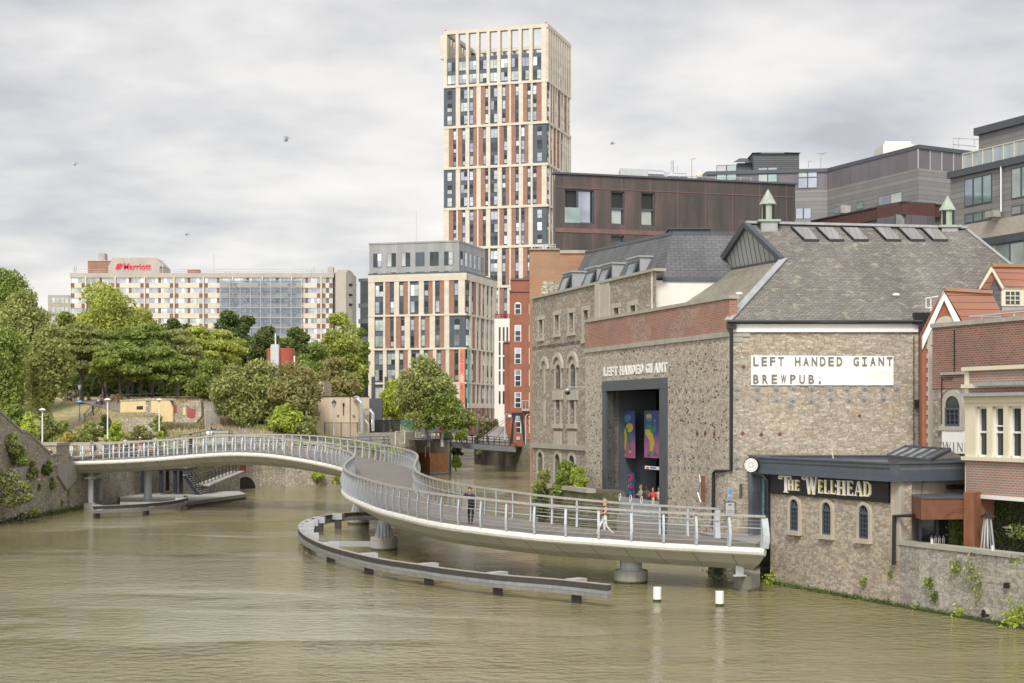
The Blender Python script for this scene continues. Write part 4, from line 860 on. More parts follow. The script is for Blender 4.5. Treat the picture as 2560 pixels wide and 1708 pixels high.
for i, (L_, R_) in enumerate(((Z1, RZ), (Z2, RZ2), (Z3, RZ), (Z2[:-1] + [('C', 900, 1040)], RZ2))):
    z1, z0 = zz[i], zz[i + 1]; fc.zone(WL, colsof(L_, 155, 1040, aL, 0), z0 + .35, z1, 2); fc.zone(WR, colsof(R_, 0, 100, 0, bR), z0 + .35, z1, 2)
    WL.box(fc.C, aL - .02, .36, z0, z0 + .35, -.1, .36); WR.box(fc.C, 0, bR, z0, z0 + .35, -.1, .36)
WL.box(fc.C, aL - .02, .36, zz[0], zt, -.3, .36); WR.box(fc.C, 0, bR, zz[0], zt, -.3, .36)
fc.finish()
mb = MB(); WL.box(mb, aL, .4, zt, zt + .25, -.5, .4); WR.box(mb, 0, bR, zt, zt + .25, -.5, .4); mb.build('parapet_cap', M['dark_clad'], apt)
mb = MB(); WR.box(mb, 0, bR, zc_(1020), zc_(1008), .37, .5); mb.build('stone_band', M['cream'], apt)
mb = MB()
for k in range(8): a_ = bR * (k + .3) / 8; WR.box(mb, a_, a_ + bR * .07, 4.4, zc_(1020), .1, .42)
mb.build('brick_pier', M['brickred'], apt)
t0, t1 = zt + .2, zat(604, AY + 2); WT = Wall(tuple(WL.P(-.4, 0, -2.0).xy), WL.u); WTR = Wall(tuple(WT.P(0, 0).xy), uR)
tl = WT.S(922); tr_ = WTR.S(1210); WT = Wall(tuple(WT.P(0, 0).xy), uL); sh = WT.S(1147); WT = Wall(tuple(WT.P(sh, 0).xy), uL); WTR = Wall(tuple(WT.P(0, 0).xy), uR); tl = WT.S(923); tr_ = WTR.S(1211)
mb = MB(); d0, d1, d2 = WT.P(tl, t0), WT.P(0, t0), WTR.P(tr_, t0); mb.prism([d0, d1, d2, d2 + d0 - d1], (0, 0, t1 - t0)); mb.build('top_storey', M['grey_clad'], apt)
mb = MB(); WT.box(mb, tl - .1, .1, t1, t1 + .3, -1, .12); WTR.box(mb, 0, tr_, t1, t1 + .3, -1, .12); mb.build('roof_edge', M['grey_clad'], apt)
for i in range(6):
    f0 = (195 + i * 130.5 - 157) / (980 - 157); a0 = tl * (1 - f0); a1 = a0 + abs(tl) * .099
    for (ya, yb) in ((632, 662), (676, 693)):
        m_ = MB(); z1_, z0_ = zat(ya - 5 if ya == 632 else ya, AY + 2), zat(yb, AY + 2) if ya == 632 else t0 + .05
        if i == 3: WT.box(m_, a0, a1, z0_, z1_, .0, .06, 0)
        else: win_mesh(m_, WT, a0, a1, z0_, z1_, .01, 'd', 900 + i)
        m_.build('window', WM(), apt)
for i in range(6):
    a0 = tr_ * (.05 + i * .165); m_ = MB(); win_mesh(m_, WTR, a0, a0 + tr_ * .09, zat(662, AY + 2), zat(625, AY + 2), .01, 's', 950 + i); m_.build('window', WM(), apt)
mg_ = MB(); WLo = Wall(tuple(WL.P(aL, 0, -1.2).xy), uL); aw = WLo.S(899)
mb2 = MB(); WLo.box(mb2, aw, 0, 4.5, zc_(692), -9, -.3); mb2.build('side_wall', M['dark_clad'], apt)
for i, yy in enumerate((688, 755, 795, 840, 882, 926)):
    mb = MB(); WLo.box(mb, aw - .2, 0, zc_(yy + 8), zc_(yy - 3 if i else 688), -.3, .1); mb.build('balcony_slab', M['dark_clad'], apt)
    if i < 5: nx = (688, 755, 795, 840, 882, 926)[i + 1]; WLo.box(mg_, aw + .1, -.05, zc_(nx - 3), zc_(yy + 8), -.29, -.05)
WLo.box(mg_, aw + .1, -.05, zc_(1000), zc_(934), -.29, -.05)
mg_.build('balcony_glazing', M['gl_dark'], apt)
mb = MB(); p_ = WT.P(tl * .47, t1); mb.tube([p_, p_ + Vector((0, 0, 6.2))], .06, 5); mb.build('mast', M['galv'], apt)
# lettering
def glyphs(txt, size=1.0, bold=0.0, ext=0.0, sp=1.0):
    cu = bpy.data.curves.new('t', 'FONT'); cu.body = txt; cu.size = size; cu.offset = bold; cu.extrude = ext; cu.space_character = sp; cu.resolution_u = 3
    ob = bpy.data.objects.new('t', cu); col.objects.link(ob); dg = bpy.context.evaluated_depsgraph_get(); ev = ob.evaluated_get(dg); me = ev.to_mesh()
    v = [tuple(x.co) for x in me.vertices]; f = [tuple(p.vertices) for p in me.polygons]; ev.to_mesh_clear(); bpy.data.objects.remove(ob); bpy.data.curves.remove(cu); return v, f
def put_text(mb, txt, fr, w_, h_, bold=.0, ext=0., m=0, fit=True):
    # fr(x, y, z) maps text space to world; the text is scaled to w_ x h_
    v, f = glyphs(txt, 1, bold, 1 if ext else 0); xs = [q[0] for q in v]; ys = [q[1] for q in v]; x0, x1, y0, y1 = min(xs), max(xs), min(ys), max(ys)
    b = len(mb.v)
    for q in v: mb.v.append(tuple(fr((q[0] - x0) / (x1 - x0) * w_, (q[1] - y0) / (y1 - y0) * h_, q[2] * ext)))
    for p in f: mb.f.append(tuple(b + i for i in p)); mb.m.append(m); mb.uv.append(None)
def wfr(W, a, z, o): return lambda x, y, k: W.P(a + x, z + y, o + k)
bn = MB(); a0, a1 = WL.S(1151), WL.S(1164.6); z1, z0 = zc_(872), zc_(1008); WL.box(bn, a0, 0.0, z0, z1, .42, .5); sgn = bn.build('banner', plain('orange_banner', (.78, .22, .10), .7, var=.05), apt)
bn = MB(); WR.box(bn, 0, WR.S(1167.5), z0, z1, .42, .5); bn.build('banner', plain('green_banner', (.16, .42, .33), .7, var=.05), apt)
def vert_text(W, words, o, a_c, wid, zt_, parent):
    z = zt_
    for txt, ln, mt in words:
        m_ = MB(); put_text(m_, txt, lambda x, y, k: W.P(a_c - wid / 2 + y, z - x, o), ln, wid, .02); m_.build('lettering', M[mt], parent); z -= ln + .35
M['bannerpink'] = plain('banner_pink', (.62, .14, .26), .7, var=.05)
vert_text(WL, [('CASTLE', 2.15, 'lettergrey'), ('PARK', 1.5, 'bannerpink'), ('VIEW', 1.6, 'letterwhite'), ('BRISTOL.CO.UK', 3.9, 'lettergrey')], .52, a0 / 2, abs(a0) * .62, z1 - .4, sgn)
# the hotel
HY = 462.0; WH = Wall((0, HY), (1, 0)); hs = WH.S; hz = lambda y: zat(y, HY)
hotel = thing('hotel', 'long concrete hotel slab with cream spandrels and red lettering on its roof block', 'hotel', (WH.P(hs(500), 0).x, HY, 10))
x0, x1 = hs(177.5), hs(834); mb = MB(); mb.cbox(x0, x1, HY, HY + 16, 8, hz(684)); mb.build('slab_block', M['gl_dark'], hotel)
mb = MB(); WH.box(mb, x0 - .2, x1 + .1, hz(694.5), hz(683.5), -.2, .5); WH.box(mb, x0, x1, hz(683.5), hz(682.8), -16, .3); mb.build('parapet', M['pale_concrete'], hotel)
pil = [215 + 73.5 * i for i in range(9)]
mb = MB(); WH.box(mb, hs(177.5), hs(178.5), 8, hz(694), -.2, .3)
for p in pil:
    if p < 834: WH.box(mb, hs(p - 1.6), hs(p + 2), 8, hz(692), -.1, .55)
mb.build('mullion_column', M['cream'], hotel)
sp, br = MB(), MB(); edges = [177.5] + pil; hw_ = []
for r_ in range(7):
    yt = 694.5 + 25.4 * r_; yw = yt + 13; yb = yt + 25.4
    for i in range(len(edges)):
        e0 = edges[i] + (2 if i else 0); e1 = (edges[i + 1] if i + 1 < len(edges) else 834) - 1.6; md_ = (e0 + e1) / 2
        if i + 1 >= len(edges) and e1 - e0 > 50: pass
        WH.box(sp, hs(e0), hs(e1), hz(yb), hz(yw), -.1, .25)
        for q0 in ((e0 + .3, e0 + 9), (e1 - 9, e1 - .3)): WH.box(br, hs(q0[0]), hs(q0[1]), hz(yb - .8), hz(yw + .8), .25, .30)
        if i: WH.box(br, hs(md_ - 2.4), hs(md_ + 2.4), hz(yw), hz(yt), -.1, .15)
        for w0, w1 in ((e0, md_ - 2.4), (md_ + 2.4, e1)) if i else ((e0, e1),): hw_.append((hs(w0), hs(w1), hz(yw), hz(yt)))
sp.build('spandrel', M['cream'], hotel); br.build('brown_panel', plain('brown_panel', (.20, .115, .085), .8, var=.3, scale=.3), hotel)
rest = MB()
for k, (a0, a1, z0, z1) in enumerate(hw_):
    m_ = MB() if k < 95 else rest; WH.box(m_, a0 + .1, a1 - .1, z0, z1, -.05, .03, 0); rr = random.Random(k); n_ = 4; ww = (a1 - a0 - .2) / n_
    for j in range(n_): WH.box(m_, a0 + .1 + ww * j + .05, a0 + .1 + ww * (j + 1) - .05, z0 + .1, z1 - .12, .03, .06, rr.choice([1, 2, 2, 3]))
    if k < 95: m_.build('window', [M['galv'], M['gl_pale'], M['gl_sky'], M['gl_white']], hotel)
tag(rest.build('window', [M['galv'], M['gl_pale'], M['gl_sky'], M['gl_white']], hotel), kind='stuff')
mb = MB(); mb.prism([(hs(264), HY + 3, hz(683)), (hs(393), HY + 3, hz(683)), (hs(404), HY + 6, hz(683)), (hs(404), HY + 12, hz(683)), (hs(264), HY + 12, hz(683))], (0, 0, hz(664) - hz(683)))
a = [(264, 664), (275, 642), (383, 642), (404, 664)]; mb.prism([(hs(p), HY + 3.01, hz(q)) for p, q in a], (0, 9, 0)); mb.build('roof_block', M['pale_concrete'], hotel)
mb = MB(); mb.cbox(hs(208), hs(266), HY + 5, HY + 12, hz(683), hz(649)); mb.build('brick_penthouse', M['brickred'], hotel); mb = MB(); mb.cbox(hs(207.5), hs(266), HY + 4.8, HY + 12, hz(649), hz(647)); mb.build('penthouse_cap', M['pale_concrete'], hotel)
mb = MB(); mb.prism([(hs(232), HY + 6, hz(647)), (hs(250), HY + 6, hz(647)), (hs(248.5), HY + 6, hz(628)), (hs(233.5), HY + 6, hz(628))], (0, 3, 0)); mb.build('chimney', M['concrete'], hotel)
mb = MB(); mb.lathe((hs(475), HY + 6, hz(684)), [(2.0, 0), (2.0, 1.5), (1.8, 1.6)], 16); mb.build('brick_drum', M['brickred'], hotel)
st_ = [(hs(835), HY + 1), (hs(841), HY - 1.4), (hs(866), HY - 1.4), (hs(879), HY + 2), (hs(879), HY + 14), (hs(835), HY + 14)]
mb = MB(); mb.prism([(x, y, 8) for x, y in st_], (0, 0, hz(682) - 8)); q = hz(682); in_ = [(hs(841), HY + .6), (hs(868), HY + .6), (hs(873), HY + 3), (hs(873), HY + 12), (hs(841), HY + 12)]
mb.prism([(x, y, q) for x, y in in_], (0, 0, hz(674.5) - q)); mb.build('stair_tower', M['pale_concrete'], hotel)
mb = MB()
for yy in (712, 737, 761.5): q = Vector((hs(872), HY + .1, hz(yy + 3))); mb.box(q, (1.0, 1.1, 0), (-.05, .05, 0), (0, 0, .7))
mb.build('slit_window', M['gl_black'], hotel); mb = MB(); mb.cbox(hs(815), hs(829), HY + 4, HY + 7, hz(683), hz(664)); mb.build('roof_plant', M['pale_concrete'], hotel)
mb = MB()
for p, h_ in ((180, 662), (184, 664), (531, 634), (775, 664), (783, 663), (803, 665), (558, 678), (403, 648)): mb.tube([(hs(p), HY + 2, hz(683)), (hs(p), HY + 2, hz(h_))], .12, 5)
for p in (181, 184, 776, 781, 804): mb.cbox(hs(p) - .2, hs(p) + .25, HY + 1.8, HY + 2.2, hz(675), hz(664))
for p in (556, 565, 575, 583): mb.cbox(hs(p), hs(p + 6), HY + 3, HY + 4, hz(683), hz(677))
for dz in (.5, 1.1): mb.tube([(hs(180), HY + .5, hz(683) + dz), (hs(830), HY + .5, hz(683) + dz)], .04, 4)
mb.build('roof_aerial', M['galv'], hotel)
mb = MB(); put_text(mb, 'Marriott', lambda x, y, k: Vector((hs(303) + x, HY + 2.9 + k, hz(672) + y)), hs(371.5) - hs(303), hz(656) - hz(672), .012, -.15)
dc = Vector((hs(291), HY + 2.85, hz(664)))
for k in range(4):
    y_ = -.62 + k * .42; mb.prism([dc + Vector((x, 0, z)) for x, z in ((y_ - .14 + .3, math.sqrt(max(.05, .95 - (y_) ** 2))), (y_ + .14 + .3, math.sqrt(max(.05, .95 - (y_) ** 2)) * .95), (y_ + .14 - .3, -math.sqrt(max(.05, .95 - (y_) ** 2))), (y_ - .14 - .3, -math.sqrt(max(.05, .95 - (y_) ** 2)) * .95))], (0, -.15, 0))
mb.build('roof_sign', M['signred'], hotel)
lo = thing('office_block', 'low grey block just left of the hotel behind the trees', 'building', (hs(150), HY + 4, 10)); mb = MB(); mb.cbox(hs(112), hs(178), HY + 3, HY + 15, 8, hz(736)); mb.build('wall', M['concrete'], lo)
for r_ in range(3):
    for k in range(5): m_ = MB(); m_.cbox(hs(123 + k * 11), hs(131 + k * 11), HY + 2.9, HY + 3, hz(757 + 24 * r_), hz(743 + 24 * r_)); m_.build('window', M['gl_pale'], lo)
scf = thing('scaffolding', 'scaffolding wrapped in blue netting on the middle of the hotel front', 'scaffolding', (hs(650), HY - 2, 8)); mb = MB(); y0 = HY - 1.6
t = NT('blue_net'); n_ = t.noise(t.mapping(t.uv(), (.3, 1, 1)), .8, 4); t.set(t.ramp(n_, [(.3, (.14, .21, .33)), (.7, (.32, .39, .48))]), .9); tr = t.n('ShaderNodeBsdfTransparent'); mxs = t.n('ShaderNodeMixShader'); mxs.inputs[0].default_value = .62; t.l(t.b.outputs[0], mxs.inputs[1]); t.l(tr.outputs[0], mxs.inputs[2]); t.l(mxs.outputs[0], t.out.inputs[0])
for r_ in range(6):
    yt = 703 + 25.4 * r_; m_ = MB(); m_.cbox(hs(552), hs(755), y0 - .03, y0, hz(yt + 24), hz(yt)); m_.build('netting', t.mat, scf)
    m_ = MB(); m_.cbox(hs(550), hs(756), y0 - .1, HY - .3, hz(yt + 16.5), hz(yt + 15.2)); m_.build('board', M['yellowboard'], scf)
for k in range(9): p = 552 + k * 25.4; mb.tube([(hs(p), y0 - .15, 8), (hs(p), y0 - .15, hz(696))], .09, 5)
for r_ in range(13): yt = 703 + 12.7 * r_; mb.tube([(hs(549), y0 - .15, hz(yt)), (hs(757), y0 - .15, hz(yt))], .06, 4)
mb.tube([(hs(610), y0 - .2, hz(742)), (hs(626), y0 - .2, hz(722))], .07, 4); mb.tube([(hs(608), y0 - .2, hz(744)), (hs(628), y0 - .2, hz(766))], .07, 4); mb.build('poles', M['galv'], scf)
wb = thing('white_building', 'narrow white rendered building between the striped block and the red brick one', 'building', XY(1256, 268) + (4.5,)); WW = Wall(XY(1230, 270), (1, -.12)); zq = lambda y: zat(y, 270)
mb = MB(); WW.box(mb, WW.S(1236), WW.S(1285), 4.5, zq(797), -10, 0); mb.build('wall', M['white'], wb)
for r_, (ya, yb) in enumerate(((818, 853), (856, 888), (892, 924), (928, 962), (978, 1010))):
    for px in (1247, 1257, 1266): m_ = MB(); WW.pbox(m_, px, ya, px + 4.5, yb, -.05, .03); m_.build('window', M['gl_dark'], wb)
mb = MB()
for yy in (785, 790, 795): mb.tube([WW.pt(1237, yy, -.3), WW.pt(1285, yy + 3, -.3)], .07, 4)
for k in range(12): mb.tube([WW.pt(1237 + 4 * k, 784, -.3), WW.pt(1237 + 4 * k, 797, -.3)], .05, 4)
mb.build('roof_railing', M['maroon'], wb)
rbk = thing('red_brick_block', 'tall orange red brick block with white framed windows beside the stone warehouse', 'building', XY(1300, 240) + (4.5,)); WB_ = Wall(XY(1274, 240), (1, 0)); zq = lambda y: zat(y, 240); s_ = WB_.S
mb = MB(); WB_.box(mb, s_(1274), s_(1345), 3.5, zq(728), -12, 0); WB_.box(mb, s_(1277), s_(1345), zq(728), zq(698), -12, -1.0); WB_.box(mb, s_(1261), s_(1274), 3.5, zq(856), -10, -.8); mb.build('wall', M['mid_brick'], rbk)
for q_ in ((s_(1273), s_(1346), zq(730), zq(726), -.2, .2), (s_(1276), s_(1346), zq(699), zq(695), -12, -.8), (s_(1260), s_(1274), zq(857), zq(853), -10, -.6)): mb = MB(); WB_.box(mb, *q_); mb.build('cornice', M['copper_red'], rbk)
mb = MB(); mb.prism([WB_.pt(1298, 695, -3), WB_.pt(1325, 682, -3), WB_.pt(1345, 682, -3), WB_.pt(1345, 695, -3)], (0, 6, 0)); mb.build('roof', M['slate_new'], rbk)
for px in (1286.5, 1322.5):
    for i, (ya, yb) in enumerate(((758, 786), (813, 854), (870, 910), (925, 966), (981, 1020), (1040, 1083))):
        wd = 16.5 if px < 1300 else 10; m_ = MB(); a0, a1 = s_(px), s_(px + wd); z0, z1 = zq(yb), zq(ya)
        WB_.box(m_, a0, a1, z0, z1 - (.3 if not i else 0), -.05, .06, 0)
        if not i: WB_.poly(m_, [((a0 + a1) / 2 + (a1 - a0) / 2 * math.cos(math.pi * k / 8), z1 - .3 + .45 * math.sin(math.pi * k / 8)) for k in range(9)], -.05, .06, 0)
        n_ = 2 if i == 0 else 3
        for k in range(n_): h_ = (z1 - z0) / n_; WB_.box(m_, a0 + .12, a1 - .12, z0 + h_ * k + .07, z0 + h_ * (k + 1) - .05 - (.1 if not i and k == 1 else 0), .06, .08, 1 if k < 2 or i == 0 else 2)
        m_.build('window', [M['whitepaint'], M['gl_dark'], M['gl_sky']], rbk)
mb = MB(); WB_.pbox(mb, 1304, 1022, 1331, 1028, 0, 1.2); mb.build('balcony', M['concrete'], rbk)
mb = MB(); WB_.pbox(mb, 1290, 1092, 1300, 1100, 0, .1)
for k in range(4): mb.tube([WB_.pt(1306 + 8 * k, 1002, 1.1), WB_.pt(1306 + 8 * k, 1022, 1.1)], .05, 4)
mb.tube([WB_.pt(1304, 1002, 1.1), WB_.pt(1331, 1002, 1.1)], .05, 4); mb.build('balcony_railing', M['galv'], rbk)
# the brewery (stone hall with the slate roof)
AX = Vector(XY(1823, 79.5)); WF = Wall(tuple(AX), (1, 0)); WD = Wall(tuple(AX), (.312, -1))
brew = thing('brewery_hall', 'big stone brewery hall with a hipped slate roof, white banner and tall dark doorway', 'building', (AX.x, AX.y, 2))
ze = WF.Z(0, 805); fR = WF.S(2303); dl = WD.S(1463)
mb = MB(); WF.box(mb, 0, fR, -1.2, ze - .3, -.8, 0); mb.build('front_wall', M['stone_front'], brew)
zb0, zb1, zct = WD.Z(0, 842), WD.Z(0, 829), WD.Z(0, 738)
o0, o1 = WD.S(1519.3), WD.S(1653); zl = WD.Z(o1, 972); mb = MB()
WD.holes(mb, dl, 0, -1.2, zb0, [(o0, o1, 2.17, zl)], .7); mb.face([WD.P(dl, -1.2), WD.P(dl, zb0), WD.P(dl, zb0, -2), WD.P(dl, -1.2, -2)]); mb.face([WD.P(dl, -1.2, -2), WD.P(0, -1.2, -.8), WD.P(0, -1.2), WD.P(dl, -1.2)]); mb.build('doorway_wall', M['stone_door'], brew)
mb = MB(); WD.box(mb, dl - .05, 0, zb1 + .01, zct - .18, -.42, 0); mb.build('brick_parapet', M['parapet_brick'], brew)
mb = MB(); WD.box(mb, dl - .08, .08, zb0, zb1, -.5, .10); WD.box(mb, dl - .1, .1, zct - .18, zct, -.5, .08); WF.box(mb, .12, WF.S(1874) , WF.Z(0, 842), WF.Z(0, 829), -.1, .07); WF.box(mb, .1, WF.S(1858), WF.Z(0, 855), WF.Z(0, 843), -.1, .05); mb.build('stone_band', M['coping'], brew)
def plane(p, q, r): n_ = (q - p).cross(r - p).normalized(); return p, n_
def hit(pl, px, py):
    d = at(px, py, 1.0) - Vector((0, 0, CH)); d.z = -(py - YH) / F; o_ = Vector((0, 0, CH)); return o_ + d * ((pl[0] - o_).dot(pl[1]) / d.dot(pl[1]))
E0 = WF.P(-.15, ze + .02, .25); E1 = WF.P(fR, ze + .02, .25); RY = 88.0; rz_ = zat(564, RY)
front = plane(E0, E1, Vector((0, RY, rz_))); Pb = hit(front, 1960, 649); apx = hit(front, 1868, 559); rt = hit(front, 2413, 572); br_ = hit(front, 2530, 665)
br2 = hit(front, 2640, 770); E1b = WF.P(WF.S(2330), ze + .02, .25); dv = Vector((-.312, 1, 0)).normalized()
endp = plane(E0, E0 + dv, Pb); P2 = hit(endp, 1790, 679); Be = hit(endp, 1590, 774)
Be2 = E0 + dv * 21.0
mb = MB(); mb.face([E0, E1b, Vector((br2.x, E0.y + .5, ze)), br_, rt, apx, Pb]); roof = mb.build('roof', M['slate'], brew)
Ei = E0.lerp(Pb, .09); mb = MB(); mb.face([Ei, Pb, P2, Be, Ei + dv * ((Be - E0).dot(dv))]); mb.face([Be, P2, P2 + Vector((3, 8, -5)), Be + Vector((2, 6, -4))]); mb.build('hip_roof', M['slate_end'], brew)
mb = MB(); mb.face([apx, rt, rt + Vector((0, 8.5, -5.6)), apx + Vector((0, 8.5, -5.6))]); mb.face([rt, br_, br2, rt + Vector((0, 8.5, -5.6))]); mb.face([apx, apx + Vector((0, 8.5, -5.6)), P2 + Vector((0, 4, -1)), P2]); mb.build('rear_roof', M['slate'], brew)
mb = MB(); h_ = (Pb + P2) / 2; mb.face([Pb, apx, P2][::1]); 
gl_ = mb.build('gable_panel', M['galv'], brew)
t = NT('vented_gable'); sp_ = t.n('ShaderNodeSeparateXYZ'); t.l(t.uv(), sp_.inputs[0]); t.set(t.mix(t.math('LESS_THAN', t.math('FRACT', t.math('MULTIPLY', sp_.outputs[0], 1.75)), .16), (.34, .355, .34), (.06, .065, .07)), .6); gl_.data.materials[0] = t.mat
mb = MB(); nn_ = ((Pb - apx).cross(P2 - apx)).normalized(); nn_ = nn_ if nn_.y < 0 else -nn_
for a_, b_ in ((apx, Pb), (P2, apx)): mb.bar(a_ + nn_ * .12, b_ + nn_ * .12, .32, .26, up=tuple(nn_))
mb.bar(P2 + nn_ * .1, Pb + nn_ * .1, .12, .14, up=tuple(nn_)); mb.build('barge_board', M['greysteel'], brew)
mb = MB(); mb.bar(apx + Vector((-.1, 0, .06)), rt + Vector((.1, 0, .06)), .5, .14); mb.bar(E0 + Vector((.05, 0, .05)), Pb + Vector((0, 0, .06)), .42, .06, up=(-.5, -.8, .6)); mb.bar(rt + Vector((0, 0, .05)), br_ + Vector((0, 0, .05)), .2, .06); mb.build('lead_ridge', M['lead'], brew)
mb = MB(); q0, q1 = WF.P(-.15, ze, .36), WF.P(WF.S(2300), ze, .36); mb.tube([q0, q1], .085, 8); mb.build('gutter', M['black'], brew)
mb = MB(); WF.box(mb, .15, WF.S(2294), ze - .52, ze - .12, 0, .14); mb.build('fascia_board', M['whitepaint'], brew)
def on_plane(pl, px, py, lift): return hit(pl, px, py) + (pl[1] if pl[1].z > 0 else -pl[1]) * lift
for px in (1978, 2040, 2102, 2183, 2243, 2300):
    a_ = [on_plane(front, px + 0, 571, .08), on_plane(front, px + 42, 572, .08), on_plane(front, px + 69, 602, .08), on_plane(front, px + 31, 601.5, .08)]; mb = MB(); up_ = (front[1] if front[1].z > 0 else -front[1]); mb.prism([p - up_ * .1 for p in a_], up_ * .1)
    rl = mb.build('roof_light', rows('slatted_vent', (.27, .27, .26), .33, True, .4, .6) if px == 1978 else bpy.data.materials['slatted_vent'], brew)
    mb = MB(); mb.bar(a_[3] - Vector((0, .05, .05)), a_[2] - Vector((0, .05, .05)), .08, .12); mb.bar(a_[0], a_[3], .07, .1); mb.build('frame', M['black'], rl)
for px, yt, ys, yb in ((1920, 474, 511, 566), (2369, 491, 526, 580)):
    c = at(px, 560, RY - .1); c.z = zat(ys, RY); z1 = zat(yt, RY); z0 = zat(yb - 14, RY); mb = MB(); r0 = .38
    mb.lathe((c.x, c.y, z0), [(r0 * .93, 0), (r0 * .93, c.z - z0)], 8); vt = mb.build('roof_vent', M['verdigris'], brew)
    mb = MB(); mb.lathe((c.x, c.y, c.z), [(r0 * 1.28, -.03), (r0 * 1.2, .05), (r0 * .68, (z1 - c.z) * .5), (.02, z1 - c.z)], 8); mb.build('cap', M['verdigris'], vt)
    mb = MB(); mb.cbox(c.x - .62, c.x + .62, c.y - .6, c.y + .6, z0 - .12, z0); mb.build('curb', M['verdigris'], vt)
    mb = MB(); mb.cbox(c.x - .45, c.x + .45, c.y - .5, c.y + .5, z0 - .75, z0 - .12); mb.build('lead_base', M['lead'], vt)
    mb = MB()
    for k in (1, 3, 5, 7):
        a_ = math.pi / 4 * k + math.pi / 8 * 0; d = Vector((math.cos(a_), math.sin(a_), 0)); e_ = Vector((-d.y, d.x, 0)); q = Vector((c.x, c.y, z0 + .06)) + d * r0 * .90; mb.box(q - e_ * .10, e_ * .2, d * .03, (0, 0, c.z - z0 - .14))
    mb.build('louvre', M['black'], vt)
for px, py, pl_ in ((1850, 738, endp), (2240, 741, front)):
    p = on_plane(pl_, px, py, .08); mb = MB(); mb.ball(p, .17, sq=(1.2, 1, .6)); mb.build('roof_cowl', M['whitepaint'], brew)
mb = None
def disc(W, px, py, r=.16, mt='plate', dia=False):
    a, z = W.L(px, py); m_ = MB(); n_ = 4 if dia else 12; W.poly(m_, [(a + r * math.cos(2 * math.pi * k / n_), z + r * math.sin(2 * math.pi * k / n_)) for k in range(n_)], 0, .03)
    if not dia: W.poly(m_, [(a + .05 * math.cos(2 * math.pi * k / 6), z + .05 * math.sin(2 * math.pi * k / 6)) for k in range(6)], .06, .12)
    m_.build('wall_plate', M[mt], brew)
C7 = lambda x, y: (1800 + x / 3.672, 700 + y / 3.672)
for x, y in ((157, 1000), (338, 998), (514, 998), (672, 990), (838, 992), (1008, 995), (1160, 1000), (1328, 990), (1493, 988), (1625, 988), (152, 1085), (342, 1093), (516, 1096), (670, 1098), (834, 1104), (1016, 1085), (1183, 1098), (1318, 1092), (1500, 1088), (643, 1140)): disc(WF, *C7(x, y))
for x, y in ((217, 797), (207, 1407), (380, 1418), (547, 1417), (1280, 1247)): disc(WF, *C7(x, y), .11, 'rustdark', True)
C6 = lambda x, y: (1300 + x / 3.672, 850 + y / 3.672)
for x, y in ((1990, 1080), (1992, 1168)): disc(WF, *C6(x, y), .15)
for x, y in [(a, b) for b, l in ((450, (1403, 1465, 1523, 1596, 1660, 1733)), (548, (1400, 1460, 1523, 1596, 1660, 1736)), (1058, (1383, 1450, 1516, 1588, 1645, 1733)), (1165, (1380, 1456, 1516, 1588, 1652, 1733))) for a in l]: disc(WD, *C6(x, y), .15)
for x, y in ((1628, 857), (1702, 857), (1785, 857)): disc(WD, *C6(x, y), .16, 'rustdark', True)
mb = MB(); a0, a1 = WD.S(1510), WD.S(1669.5); zt2 = WD.Z(a1, 944)
WD.box(mb, a0, o0, 1.0, zl, -.75, .12); WD.box(mb, o1, a1, 1.0, zl, -.75, .12); WD.box(mb, a0, a1, zl, zt2, -.75, .14); mb.build('steel_door_frame', M['greysteel'], brew)
mb = MB(); WD.box(mb, o0, o0 + .03, 2.17, zl, -3.2, -.75); WD.box(mb, o0 + .03, o0 + .14, 2.17, zl, -.35, -.25); mb.build('sliding_door', M['greysteel'], brew)
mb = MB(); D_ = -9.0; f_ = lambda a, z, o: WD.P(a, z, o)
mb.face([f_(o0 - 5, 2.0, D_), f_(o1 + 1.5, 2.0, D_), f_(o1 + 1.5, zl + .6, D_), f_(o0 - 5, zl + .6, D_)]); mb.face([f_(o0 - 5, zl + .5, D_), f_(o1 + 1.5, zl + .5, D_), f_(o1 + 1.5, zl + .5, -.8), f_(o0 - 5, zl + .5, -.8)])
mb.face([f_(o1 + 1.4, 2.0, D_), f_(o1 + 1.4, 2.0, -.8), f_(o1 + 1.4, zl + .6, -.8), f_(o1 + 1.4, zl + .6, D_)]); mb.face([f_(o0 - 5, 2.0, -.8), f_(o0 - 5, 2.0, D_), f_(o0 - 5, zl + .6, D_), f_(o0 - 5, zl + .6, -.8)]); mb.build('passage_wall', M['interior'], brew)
mb = MB(); p = [WF.pt(1827, 815, .22), WF.pt(1826.5, 1176, .16)]; jl = WD.pt(1795, 1178, .15); mb.tube([WF.pt(1827, 812, .30), p[0], WF.pt(1827, 1000, .16), p[1], jl, WD.pt(1790, 1184, .15), WD.P(WD.S(1790), 2.2, .15)], .09, 8); q = WF.pt(1827, 806, .12); mb.cbox(q.x - .2, q.x + .25, q.y - .2, q.y + .2, q.z - .35, q.z + .1); mb.build('downpipe', M['black'], brew)
mb = MB(); mb.tube([WF.pt(2299, 815, .2), WF.pt(2299, 1130, .2)], .10, 8); q = WF.pt(2299, 1020, .2); mb.cbox(q.x - .25, q.x + .25, q.y - .2, q.y + .2, q.z, q.z + .4); q = WF.pt(2297, 812, .2); mb.cbox(q.x - .3, q.x + .5, q.y - .2, q.y + .3, q.z, q.z + .6); mb.tube([WF.pt(2284, 840, .05), WF.pt(2284, 1120, .05)], .025, 5); mb.build('downpipe', M['black'], brew)
